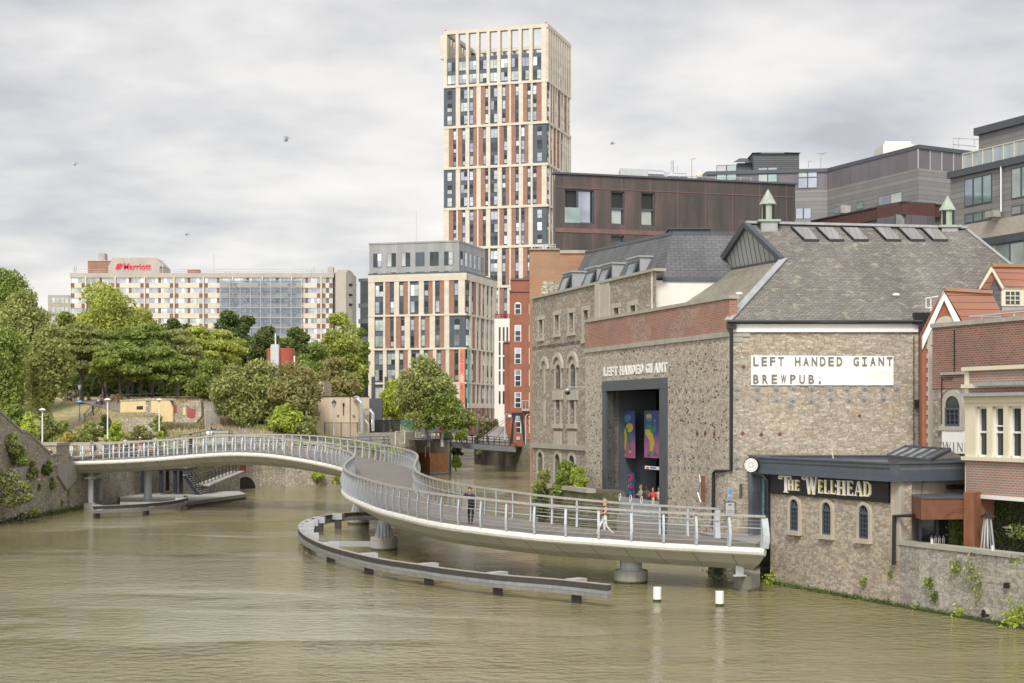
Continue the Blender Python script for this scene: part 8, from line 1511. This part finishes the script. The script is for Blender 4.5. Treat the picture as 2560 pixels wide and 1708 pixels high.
for lab, px, yt, yb in (('double curved white globe lamp left of the steel mast', 1262, 1034, 1100), ('curved white globe lamp right of the steel mast', 1314, 1036, 1112)):
    c = at(px, yb, 224.5); z1 = zat(yt, 224.5); r_ = thing('globe_lamp', lab, 'street lamp', tuple(c), 'white globe lamps by the footbridge'); mb = MB(); mb.tube([c, (c.x, c.y, z1 - .3), (c.x + .3, c.y, z1), (c.x + .7, c.y, z1 - .1)], [.1, .07, .06, .05], 6); mb.build('pole', M['bridgegrey'], r_); mb = MB(); mb.ball((c.x + .7, c.y, z1 - .4), .3, sq=(1, 1, .8)); mb.build('globe', M['whitepaint'], r_)
r_ = thing('arrow_sign', 'blue direction sign on the heritage lamp post', 'sign', tuple(at(199, 1004, 185.6))); mb = MB(); a, b = at(191, 1006, 185.6), at(206, 1001, 185.6); mb.cbox(a.x, b.x, 185.5, 185.6, a.z, b.z); mb.build('plate', plain('sign_plate_blue', (.05, .2, .55), .5), r_); mb = MB(); mb.cbox(a.x + .15, b.x - .15, 185.48, 185.5, a.z + .08, a.z + .16); mb.build('lettering', M['whitepaint'], r_)
for lab, px, yt in (('left dark steel flue stack at the apartment corner', 933, 942), ('right dark steel flue stack at the apartment corner', 966, 942)):
    c = at(px, 1080, 235); r_ = thing('flue_stack', lab, 'chimney', tuple(c), 'flue stacks'); mb = MB(); mb.lathe((c.x, c.y, c.z), [(.28, 0), (.28, zat(yt, 235) - c.z)], 10); mb.build('stack', M['greysteel'], r_)
# ruin walls
RY_ = 184.5; WRu = Wall(XY(302, 186.5), (1, -.06)); rs = WRu.S; ru = thing('ruined_wall', 'ruined old wall with patches of yellow plaster and a small square window', 'ruin', tuple(WRu.P(rs(360), 5))); q = lambda px, py: (rs(px), WRu.Z(rs(px), py))
mb = MB(); WRu.poly(mb, [q(300, 1036), q(300, 1006), q(312, 1001), q(368, 998), q(378, 997), q(424, 998), q(434, 1020), q(434, 1056), q(402, 1056), q(398, 1040), q(360, 1036)], -1.2, 0); mb.build('rubble_core', M['stone_old'], ru); mb = MB(); WRu.poly(mb, [q(301, 1032), q(302, 1004), q(365, 1001), q(365, 1031)], 0, .06); WRu.poly(mb, [q(378, 1032), q(378, 999), q(423, 1000), q(433, 1022), q(432, 1041), q(405, 1042), q(402, 1035)], 0, .06); WRu.poly(mb, [q(405, 1042), q(432, 1041), q(432, 1054), q(405, 1055)], 0, .05); mb.build('yellow_plaster', M['yellowplaster'], ru); mb = MB(); WRu.poly(mb, [q(342, 1024), q(342, 1016), q(358, 1015), q(358, 1024)], .05, .08); mb.build('window_hole', M['gl_black'], ru); mb = MB(); WRu.poly(mb, [q(300, 1000), q(300, 1004), q(434, 1001), q(424, 996), q(372, 995)], -1.3, .1); mb.build('capping', M['stone_old'], ru)
ru2 = thing('ruined_wall', 'lower ruined wall with red plaster patches right of the yellow one', 'ruin', tuple(WRu.P(rs(460), 5))); mb = MB(); WRu.poly(mb, [q(434, 1058), q(434, 1010), q(462, 1008), q(470, 1002), q(500, 1002), q(502, 1040), q(488, 1056)], -1.5, -.3); mb.build('rubble_core', M['stone_old'], ru2); mb = MB(); WRu.poly(mb, [q(434, 1031), q(434, 1011), q(441, 1012), q(440, 1032)], -.3, -.24); WRu.poly(mb, [q(467, 1042), q(467, 1014), q(474, 1022), q(487, 1022), q(487, 1043), q(478, 1046)], -.3, -.24); mb.build('red_plaster', M['redplaster'], ru2); mb = MB(); WRu.poly(mb, [q(456, 1038), q(456, 1018), q(463, 1018), q(463, 1038)], -.3, -.22); mb.build('yellow_patch', M['yellowplaster'], ru2)
lwl = thing('ruin_footing', 'low overgrown stone footing in front of the ruin', 'wall', tuple(WRu.P(rs(350), 5, 2))); mb = MB(); WRu.box(mb, rs(312), rs(404), 4.6, WRu.Z(rs(350), 1044), 1.2, 1.9); mb.build('face', M['stone_old'], lwl)
rw2 = thing('retaining_wall', 'brown stone retaining wall behind the left bridge rail', 'wall', tuple(at(120, 1, 150)[:2]) + (4.3,)); mb = MB(); WRW = Wall(XY(95, 149), (1, .15)); WRW.box(mb, WRW.S(95), WRW.S(230), 4.2, 5.6, -.5, 0); mb.build('face', M['stone_old'], rw2)
for lab, px0, px1, py, Y in (('brown stone planter wall seen through the left bridge rail', 255, 280, 1106, 152), ('low terrace wall behind the bridge rail', 300, 395, 1112, 163)): r_ = thing('planter_wall', lab, 'wall', tuple(at(px0, 1, Y)[:2]) + (4.3,)); mb = MB(); a, b = at(px0, py, Y), at(px1, py, Y + 2); W = Wall((a.x, a.y), (b.x - a.x, b.y - a.y)); W.box(mb, 0, (b - a).length, 4.0, a.z, -.6, 0); mb.build('face', M['stone_old'], r_)
# bicycle
def bicycle(lab, pos, yaw, s=1.0):
    r_ = thing('bicycle', lab, 'bicycle', pos, 'bicycles'); p0 = Vector(pos); ca, sa_ = math.cos(yaw), math.sin(yaw); T = lambda x, z, y=0: p0 + Vector((ca * x - sa_ * y, sa_ * x + ca * y, z))
    for x in (-.52, .52):
        mb = MB(); mb.tube([T(x + .34 * math.cos(2 * math.pi * k / 18), .35 + .34 * math.sin(2 * math.pi * k / 18)) for k in range(19)], .022, 5, cap=False)
        for k in range(6): mb.tube([T(x, .35), T(x + .34 * math.cos(math.pi * k / 3), .35 + .34 * math.sin(math.pi * k / 3))], .006, 3)
        mb.build('wheel', M['black'], r_)
    mb = MB()
    for a, b in (((-.52, .35), (-.05, .32)), ((-.05, .32), (-.18, .82)), ((-.52, .35), (-.18, .78)), ((-.16, .78), (.34, .80)), ((-.05, .32), (.36, .74)), ((.34, .88), (.52, .35)), ((.34, .86), (.36, 1.0))): mb.tube([T(*a), T(*b)], .022, 5)
    mb.build('frame', M['red'], r_); mb = MB(); mb.box(T(-.30, .86, -.06), T(.24, 0) - T(0, 0), T(0, 0, .12) - T(0, 0), (0, 0, .05)); mb.build('saddle', M['black'], r_); mb = MB(); mb.tube([T(.36, 1.0, -.26), T(.40, 1.0, 0), T(.36, 1.0, .26)], .018, 5); mb.build('handlebar', M['black'], r_)
# people
SK = dict(pel=(0, 0, .95), ch=(0, 0, 1.25), nk=(0, 0, 1.47), hd=(0, .01, 1.56), ht=(0, .02, 1.68), hp=(0, .015, 1.75), no=(0, .10, 1.60), sl=(.18, 0, 1.42), sr=(-.18, 0, 1.42), el=(.25, -.02, 1.14), er=(-.25, -.02, 1.14), wl=(.27, .06, .89), wr=(-.27, .06, .89),
          hl=(.09, 0, .90), hr=(-.09, 0, .90), kl=(.11, .02, .50), kr=(-.11, .02, .50), al=(.11, -.02, .09), ar=(-.11, -.02, .09), tl=(.13, .13, .03), tr=(-.13, .13, .03))
ED = [('pel', 'ch', 'top'), ('ch', 'nk', 'top'), ('nk', 'hd', 'skin'), ('hd', 'ht', 'skin'), ('ht', 'hp', 'skin'), ('ch', 'sl', 'top'), ('ch', 'sr', 'top'), ('sl', 'el', 'sleeve'), ('sr', 'er', 'sleeve'), ('el', 'wl', 'fore'), ('er', 'wr', 'fore'), ('pel', 'hl', 'legs'), ('pel', 'hr', 'legs'), ('hl', 'kl', 'legs'), ('hr', 'kr', 'legs'), ('kl', 'al', 'shin'), ('kr', 'ar', 'shin'), ('al', 'tl', 'shoe'), ('ar', 'tr', 'shoe'), ('ht', 'no', 'skin')]
RD = dict(pel=.135, ch=.145, nk=.058, hd=.078, ht=.092, hp=.062, no=.018, sl=.065, sr=.065, el=.045, er=.045, wl=.028, wr=.028, hl=.095, hr=.095, kl=.062, kr=.062, al=.040, ar=.040, tl=.032, tr=.032)
MC = {}
def cmat(c, key=''):
    k = tuple(round(x, 3) for x in c)
    if k not in MC: MC[k] = plain('cloth_%d' % len(MC), c, .8, var=.12, scale=4)
    return MC[k]
def person(lab, pos, yaw, pose, cl, h=1.75, hair=None, hat=None, group=None, slim=1.0, fingers=False):
    # pose overrides joints in a 1.75 m figure facing +Y; cl colours: top sleeve fore legs shin shoe skin
    root = thing('person', lab, 'person', pos, group); J = dict(SK); J.update(pose); s = h / 1.75; names = list(J); V = [tuple(c * s for c in J[n_]) for n_ in names]; E_ = [(names.index(a), names.index(b)) for a, b, m_ in ED]; rad = [RD[n_] * s * slim for n_ in names]; seg_m = [m_ for a, b, m_ in ED]
    if fingers:
        for sd_ in 'lr':
            w_ = Vector(J['w' + sd_]); e_ = Vector(J['e' + sd_]); d = (w_ - e_).normalized(); side = d.cross(Vector((0, 0, 1))); side = side.normalized() if side.length > .1 else Vector((1, 0, 0)); pm = w_ + d * .05; V.append(tuple(pm * s)); pi_ = len(V) - 1; rad.append(.028 * s); E_.append((names.index('w' + sd_), pi_)); seg_m.append('skin')
            for k, (o_, ln) in enumerate(((-.03, .07), (-.01, .085), (.01, .08), (.028, .062))):
                a = pm + d * .035 + side * o_; b = a + d * ln * .6; c_ = b + d * ln * .35 + Vector((0, 0, -.015)); i0 = len(V); V += [tuple(a * s), tuple(b * s), tuple(c_ * s)]; rad += [.0095 * s, .009 * s, .0075 * s]; E_ += [(pi_, i0), (i0, i0 + 1), (i0 + 1, i0 + 2)]; seg_m += ['skin'] * 3
            a = pm + side * -.035 * (1 if sd_ == 'l' else -1); b = a + d * .04 + side * -.02; i0 = len(V); V += [tuple(a * s), tuple(b * s)]; rad += [.011 * s, .009 * s]; E_ += [(pi_, i0), (i0, i0 + 1)]; seg_m += ['skin'] * 2
    me = bpy.data.meshes.new('p'); me.from_pydata(V, E_, []); me.update(); tmp = bpy.data.objects.new('p', me); col.objects.link(tmp); md_ = tmp.modifiers.new('s', 'SKIN'); md_.use_smooth_shade = True; sv = me.skin_vertices[0].data
    for i, r in enumerate(rad): sv[i].radius = (r, r); sv[i].use_root = (i == 0)
    for i, n_ in enumerate(names):
        if n_ in ('pel', 'ch'): sv[i].radius = (RD[n_] * s * slim * 1.12, RD[n_] * s * slim * .82)
    sb_ = tmp.modifiers.new('u', 'SUBSURF'); sb_.levels = 1; sb_.render_levels = 1
    ev = tmp.evaluated_get(bpy.context.evaluated_depsgraph_get()); m2 = bpy.data.meshes.new_from_object(ev); bpy.data.objects.remove(tmp); m2.name = 'body'
    order = []; idx = {}
    cm = dict(skin=(.50, .30, .21)); cm.update(cl); cm.setdefault('sleeve', cm['top']); cm.setdefault('fore', cm['sleeve']); cm.setdefault('shin', cm['legs'])
    for k in ('skin', 'top', 'sleeve', 'fore', 'legs', 'shin', 'shoe'): idx[k] = len(order); order.append(cmat(cm[k]))
    for m_ in order: m2.materials.append(m_)
    sg_ = [(Vector(V[a]), Vector(V[b]), m_) for (a, b), m_ in zip(E_, seg_m)]
    for p in m2.polygons:
        c = p.center; best = None
        for a, b, m_ in sg_:
            d = b - a; t_ = max(0, min(1, (c - a).dot(d) / max(1e-9, d.length_squared))); dd = (c - a - d * t_).length
            if best is None or dd < best[0]: best = (dd, m_, t_)
        m_ = best[1]
        if m_ == 'top' and c.z > J['nk'][2] * s - .005 and abs(c.x - J['nk'][0] * s) < .07: m_ = 'skin'
        if m_ == 'top' and c.z < J['pel'][2] * s + .02: m_ = 'legs'
        p.material_index = idx[m_]; p.use_smooth = True
    ob = bpy.data.objects.new('body', m2); col.objects.link(ob); ob.parent = root; root.rotation_euler = (0, 0, yaw)
    if hair:
        hb = MB(); c = Vector(J['ht']) * s; hb.ball(c + Vector((0, -.018, .014)), .105 * s, n=10, sq=(.92, 1.0, 1.02)); q = [v for v in hb.v]
        hb.v = [tuple(Vector(v) if not (v[1] > c.y + .045 * s and v[2] < c.z + .03 * s) else Vector((v[0] * .8, c.y + .02, v[2]))) for v in hb.v]
        if len(hair) > 3: hb.ball(c + Vector((0, -.06, -.13)), .085 * s, n=8, sq=(1, .6, 1.5))
        o2 = hb.build('hair', cmat(hair[:3]), None, smooth=True, origin=(0, 0, 0)); o2.parent = root
    if hat: hb = MB(); c = Vector(J['ht']) * s; hb.lathe(c + Z * .04, [(.17, 0), (.17, .012), (.095, .02), (.09, .10), (.05, .115)] if hat[3] else [(.11, -.02), (.115, .05), (.08, .10), (.02, .12)], 14); o2 = hb.build('hat', cmat(hat[:3]), None, origin=(0, 0, 0)); o2.parent = root
    return root
def add_to(root, name, mbx, mat): o2 = mbx.build(name, mat, None, origin=(0, 0, 0)); o2.parent = root; return o2
def deck_pt(px, f, dz=0):   # a point on the deck below image column px, f = share of the way from the near to the far edge
    best = None
    for i in range(len(SC)):
        p = SC[i].lerp(NC[i], f); x = CX + p.x / p.y * F
        if best is None or abs(x - px) < best[0]:
            if p.y < 110 or px < 800: best = (abs(x - px), p)
    return best[1] + Z * dz
p = deck_pt(1173, .10, .0); man = person('man in a navy top and black trousers leaning on the bridge rail, hand at mouth', tuple(p), R(168), dict(pel=(0, -.26, .93), ch=(0, -.05, 1.24), nk=(0, .02, 1.44), hd=(0, .06, 1.53), ht=(0, .08, 1.65), hp=(0, .075, 1.72), no=(-.03, .17, 1.59), sl=(.19, -.01, 1.40), sr=(-.19, -.01, 1.40), el=(.30, .10, 1.30), er=(-.24, .16, 1.14), wl=(.12, .2, 1.50), wr=(-.02, .26, 1.20), hl=(.09, -.27, .88), hr=(-.09, -.27, .88), kl=(.12, -.24, .48), kr=(-.09, -.14, .50), al=(.13, -.36, .09), ar=(-.06, -.10, .09), tl=(.15, -.22, .03), tr=(-.05, .05, .03)), dict(top=(.018, .03, .09), legs=(.015, .015, .017), shoe=(.20, .04, .035)), 1.88, (.035, .022, .015), fingers=True, slim=1.06)
p = deck_pt(1511, .24); wo = person('woman in a black top and white trousers striding to the left over the bridge', tuple(p), R(100), dict(pel=(0, 0, .92), ch=(0, .03, 1.22), kl=(.08, .22, .52), al=(.08, .38, .12), tl=(.09, .52, .10), kr=(-.08, -.05, .50), ar=(-.08, -.40, .14), tr=(-.09, -.30, .04), el=(.23, .10, 1.16), wl=(.14, .30, 1.18), er=(-.24, .0, 1.16), wr=(-.16, .22, 1.10)), dict(top=(.02, .02, .025), sleeve=(.62, .36, .25), fore=(.62, .36, .25), legs=(.78, .75, .70), shoe=(.42, .2, .1), skin=(.62, .36, .25)), 1.75, (.50, .36, .20, 1), fingers=True, slim=.92)
mb = MB(); mb.ball((.10, .26, 1.04), .12, sq=(.6, 1, .8)); mb.tube([(.05, .2, 1.12), (.12, .05, 1.36)], .012, 4); add_to(wo, 'red_bag', mb, cmat((.30, .05, .04)))
sit = dict(pel=(0, 0, .46), ch=(0, .02, .80), nk=(0, .04, 1.02), hd=(0, .05, 1.11), ht=(0, .06, 1.22), hp=(0, .06, 1.29), no=(0, .14, 1.15), sl=(.18, .03, .97), sr=(-.18, .03, .97), el=(.25, .12, .72), er=(-.25, .12, .72), wl=(.15, .34, .74), wr=(-.15, .34, .74), hl=(.09, .02, .44), hr=(-.09, .02, .44), kl=(.12, .44, .48), kr=(-.12, .44, .48), al=(.12, .46, .09), ar=(-.12, .46, .09), tl=(.13, .6, .04), tr=(-.13, .6, .04))
gsit = {k: (v[0], v[1], v[2] - .34) for k, v in sit.items()}; gsit.update(kl=(.2, .34, .42), kr=(-.2, .34, .42), al=(.12, .62, .09), ar=(-.12, .62, .09), tl=(.12, .74, .06), tr=(-.12, .74, .06))
Wd = Wall(tuple(WD.P(0, 0, -.2).xy), WD.u); zsit = zat(1310, 88) - .4
for i, (px, cl_, lab, hr_, oo) in enumerate(((1604, dict(top=(.35, .3, .25), legs=(.05, .05, .07), shoe=(.05, .05, .05)), 'fair haired person seated at the left of the doorway group', (.35, .22, .13), -.3), (1619, dict(top=(.12, .09, .06), legs=(.05, .05, .07), shoe=(.05, .05, .05), skin=(.12, .07, .045)), 'dark haired person in brown seated in the doorway', (.012, .01, .01), -.6), (1634, dict(top=(.55, .07, .07), legs=(.05, .05, .07), shoe=(.05, .05, .05)), 'person in a red top seated in the doorway', (.05, .03, .02), -.1), (1647, dict(top=(.62, .6, .55), legs=(.3, .22, .12), shoe=(.05, .05, .05), skin=(.35, .2, .13)), 'person in a white shirt raising a glass at the right of the doorway', (.015, .012, .012), -.5))):
    p = Wall(tuple(Wd.P(0, 0, oo - .2).xy), Wd.u).pt(px, 1200); p.z = 2.68; ps = dict(sit)
    if i == 3: ps.update(wr=(-.1, .26, 1.08), er=(-.26, .12, .86))
    person(lab, tuple(p), R(110 + 20 * i), ps, cl_, 1.72, hr_, group='people seated in the doorway'); st_o = thing('bar_stool', ('wooden stool under the fair haired person', 'wooden stool under the person in brown', 'wooden stool under the person in red', 'wooden stool under the person in the white shirt')[i], 'stool', (p.x, p.y, 2.17)); mb = MB(); mb.lathe((p.x, p.y, 2.96), [(.18, 0), (.18, .05)], 12); mb.build('seat', M['wood'], st_o); mb = MB(); [mb.tube([(p.x + a * .12, p.y + b * .12, 2.96), (p.x + a * .2, p.y + b * .2, 2.17)], .02, 5) for a, b in ((1, 1), (1, -1), (-1, 1), (-1, -1))]; mb.build('legs', M['greysteel'], st_o)
gl2 = thing('glass_balustrade', 'glass balustrade with dark rings across the foot of the tall doorway', 'balustrade', tuple(Wd.P(Wd.S(1600), 2.17))); mb = MB(); WD.box(mb, o0 + .9, o1 - .02, 2.2, 3.25, .02, .05); mb.build('glass', M['clear'], gl2); mb = MB()
for px in (1553, 1580, 1607, 1636): a = WD.S(px); mb.tube([WD.P(a + .14 * math.cos(k * math.pi / 6), 3.2 + .22 * math.sin(k * math.pi / 6), .08) for k in range(13)], .02, 5)
mb.build('rings', M['whitepaint'], gl2)
p = deck_pt(232, .55); cy = person('cyclist in a navy shirt and cap riding over the left end of the bridge', tuple(p + Z * .04), R(120), dict(pel=(0, -.15, .98), ch=(0, .12, 1.26), nk=(0, .22, 1.46), hd=(0, .26, 1.54), ht=(0, .28, 1.65), hp=(0, .28, 1.72), no=(0, .37, 1.58), sl=(.18, .2, 1.40), sr=(-.18, .2, 1.40), el=(.24, .34, 1.16), er=(-.24, .34, 1.16), wl=(.2, .48, 1.02), wr=(-.2, .48, 1.02), hl=(.09, -.15, .93), hr=(-.09, -.15, .93), kl=(.1, .2, .72), kr=(-.1, .12, .56), al=(.1, .0, .40), ar=(-.1, .02, .18), tl=(.1, .12, .34), tr=(-.1, .14, .12)), dict(top=(.03, .05, .12), fore=(.5, .3, .2), sleeve=(.03, .05, .12), legs=(.03, .03, .04), shin=(.5, .3, .2), shoe=(.5, .5, .5)), 1.75, None, (.05, .08, .18, 0)); bicycle('bicycle under the cyclist in navy at the left end of the bridge', tuple(p + Z * .03), R(120) + R(90) * 1)
p = deck_pt(356, .7); person('person in a red top, pale shorts and a straw hat walking on the bridge', tuple(p), R(-60), dict(kl=(.1, .14, .5), al=(.1, .1, .09), tl=(.1, .24, .04), kr=(-.1, .0, .5), ar=(-.1, -.2, .1), tr=(-.1, -.08, .03)), dict(top=(.42, .05, .05), sleeve=(.42, .05, .05), fore=(.5, .3, .2), legs=(.6, .6, .55), shin=(.5, .3, .2), shoe=(.7, .7, .7)), 1.72, (.1, .06, .03), (.72, .58, .28, 1), group='people crossing the far part of the bridge')
p = deck_pt(474, .62); person('person in black with brown patterned trousers standing on the bridge', tuple(p), R(60), dict(er=(-.30, .1, 1.2), wr=(-.36, .25, 1.02)), dict(top=(.02, .02, .02), sleeve=(.5, .3, .2), fore=(.5, .3, .2), legs=(.13, .07, .05), shoe=(.03, .03, .03)), 1.74, (.03, .02, .015), group='people crossing the far part of the bridge')
p = at(386, 1, 152); p.z = 4.36; hv = person('cyclist in a yellow high visibility jacket with a blue rucksack behind the rail', tuple(p), R(-50), dict(pel=(0, -.1, 1.0), ch=(0, .05, 1.3), nk=(0, .1, 1.5), kl=(.1, .2, .72), al=(.1, .0, .36), tl=(.1, .1, .3)), dict(top=(.65, .75, .05), legs=(.05, .07, .15), shoe=(.05, .05, .05)), 1.85, (.05, .04, .03)); mb = MB(); mb.ball((0, -.14, 1.38), .2, sq=(.9, .6, 1.2)); add_to(hv, 'rucksack', mb, cmat((.08, .18, .42)))
bicycle('parked bicycle of the cyclist in yellow', tuple(p + Vector((.1, 0, .02))), R(30))
p = at(313, 1, 152.5); p.z = 4.3; hv2 = person('person in a white and yellow jacket beside the parked bicycles', tuple(p), R(60), {}, dict(top=(.75, .76, .6), legs=(.05, .06, .09), shoe=(.05, .05, .05)), 1.75, (.06, .05, .04))
bicycle('dark parked bicycle by the blue ramp railing', (at(292, 1, 152).x, 152, 4.3), R(15)); bicycle('parked bicycle next to the jacketed person', (at(334, 1, 153).x, 153, 4.3), R(-20))
p = at(977, 1, 192); p.z = 4.45 + .05; p = at(977, 1107, 196); wk = person('woman in a dark dress with a black bag walking along the quay', tuple(p), R(200), dict(kl=(.08, .16, .5), al=(.08, .12, .1), tl=(.08, .26, .04), ar=(-.08, -.22, .12), kr=(-.08, -.02, .5), tr=(-.08, -.1, .03)), dict(top=(.07, .08, .07), sleeve=(.5, .3, .22), fore=(.5, .3, .22), legs=(.08, .09, .08), shin=(.5, .3, .22), shoe=(.5, .3, .22)), 1.7, (.06, .02, .015, 1)); p_ = MB(); p_.cbox(-.42, -.2, -.06, .12, .62, .88); add_to(wk, 'handbag', p_, M['black']); mb = MB(); mb.lathe((0, 0, .55), [(.22, 0), (.15, .4)], 12); add_to(wk, 'skirt', mb, cmat((.07, .08, .07)))
stw = thing('bank_top_wall', 'low wall top on which the couple sit', 'wall', tuple(at(540, 1, 180)[:2]) + (5,)); mb = MB(); a, b = at(515, 1090, 180), at(575, 1090, 181); mb.cbox(a.x, b.x, 180, 181, 4.3, zat(1077, 180)); mb.build('face', M['coping'], stw)
for px, cl_, lab, yw in ((529, dict(top=(.02, .02, .03), sleeve=(.5, .3, .2), fore=(.5, .3, .2), legs=(.03, .05, .12), shoe=(.1, .1, .1)), 'person in black and jeans sitting on the bank wall, drinking', -70), (553, dict(top=(.2, .2, .2), sleeve=(.5, .3, .2), fore=(.5, .3, .2), legs=(.04, .04, .06), shoe=(.75, .75, .75)), 'person in grey sitting on the bank wall with white shoes dangling', 160)):
    q = at(px, 1077, 180.5); person(lab, (q.x, q.y, zat(1077, 180) - .14), R(yw), gsit if yw < 0 else {k: (v[0], v[1], v[2] - .34) for k, v in sit.items()}, cl_, 1.72, (.05, .035, .02), group='couple sitting on the bank wall')
r_ = thing('carrier_bag', 'white carrier bag beside the person in black on the bank wall', 'bag', tuple(at(523, 1086, 179.6))); mb = MB(); c = at(523, 1088, 179.6); mb.prism([c + Vector((x, 0, z)) for x, z in ((-.3, 0), (.3, 0), (.36, .5), (.1, .42), (-.2, .5), (-.34, .4))], (0, .2, 0)); mb.build('bag', M['whitepaint'], r_)
for px, py, cl_, lab, hc in ((184, 1008, dict(top=(.5, .4, .35), legs=(.10, .16, .28), shin=(.55, .34, .24), shoe=(.3, .3, .3)), 'standing woman in denim shorts on the park path', (.16, .1, .05, 1)), (190, 1007, dict(top=(.02, .02, .02), sleeve=(.5, .3, .2), fore=(.5, .3, .2), legs=(.05, .05, .06), shin=(.55, .34, .24), shoe=(.3, .3, .3)), 'standing man in black beside the woman in denim shorts', (.03, .02, .01))):
    q = at(px, py, 192); q.z = max(q.z, hN(q.x, q.y)); person(lab, tuple(q), R(160), {}, cl_, 1.72, hc, group='couple standing on the path')
for i, (px, Y, tc_, lab) in enumerate(((178, 206, (.3, .05, .06), 'person in dark red sitting in the shade behind the couple'), (206, 209, (.02, .02, .02), 'person in black sitting in the shade right of the lamp'), (220, 209, (.03, .03, .04), 'person lying back on the shaded grass'), (246, 202, (.75, .75, .75), 'person in white sitting by the timber fence'), (257, 202, (.12, .12, .12), 'person in a dark patterned shirt sitting by the timber fence'), (268, 206, (.75, .22, .05), 'person in orange sitting on the grass'))):
    q = at(px, 1, Y); person(lab, (q.x, q.y, hN(q.x, Y)), R(180 + 40 * (i % 3) - 30), gsit, dict(top=tc_, sleeve=(.45, .28, .2), fore=(.45, .28, .2), legs=(.04, .05, .08), shoe=(.2, .2, .2)), 1.72, (.05, .03, .02), group='people sitting in the park shade')
q = at(296, 1, 207); r_ = thing('space_hopper', 'round orange beanbag on the park grass', 'beanbag', (q.x, q.y, hN(q.x, 207))); r_.name = 'orange_beanbag'; mb = MB(); mb.ball((q.x, q.y, hN(q.x, 207) + .5), .62, sq=(1, 1, .9), n=12); mb.build('bag', plain('orange_cloth', (.75, .22, .04), .7, var=.1), r_, smooth=True)
q = at(282, 1, 208); r_ = thing('litter_bin', 'small pale bin under the park trees', 'bin', (q.x, q.y, hN(q.x, 208))); mb = MB(); mb.lathe((q.x, q.y, hN(q.x, 208)), [(.3, 0), (.33, .8), (.2, .95)], 12); mb.build('drum', M['galv'], r_)
# gulls
for px, py, Y, lab, s_, an in ((714, 353, 120, 'dark gull diving above the park trees', .8, 1.2), (1529, 361, 130, 'gliding gull right of the tower', 1.0, .15), (186, 413, 150, 'small gull high over the hotel', .6, .9), (466, 588, 160, 'tiny gull above the hotel roof', .7, .1)):
    s_ *= .6; c = at(px, py, Y); r_ = thing('gull', lab, 'bird', tuple(c), 'gulls in the sky'); mb = MB(); mb.ball(c, .11 * s_, sq=(2.2, 1, .9), n=8); mb.ball(c + Vector((-.24 * s_, 0, .03)), .06 * s_, n=6); mb.prism([c + Vector((.2 * s_, -.05, 0)), c + Vector((.42 * s_, -.09, .01)), c + Vector((.42 * s_, .09, .01)), c + Vector((.2 * s_, .05, 0))], (0, 0, .015))
    mb.build('body', M['white'] if s_ > .55 else M['lead'], r_)
    for sg in (-1, 1):
        m_ = MB(); w0, w1, w2 = c + Vector((0, sg * .05, .03)), c + Vector((.02 + an * .1 * sg * -1, sg * .35 * s_, .16 + an * .2)), c + Vector((.2 + sg * .5 * s_, sg * .62 * s_, .02 + an * .25 * (1 if sg > 0 else -.6))); m_.prism([w0 + Vector((-.1, 0, 0)), w1 + Vector((-.08, 0, 0)), w2, w1 + Vector((.1, 0, 0)), w0 + Vector((.1, 0, 0))], (0, 0, .014)); m_.build('wing', M['lead'], r_)
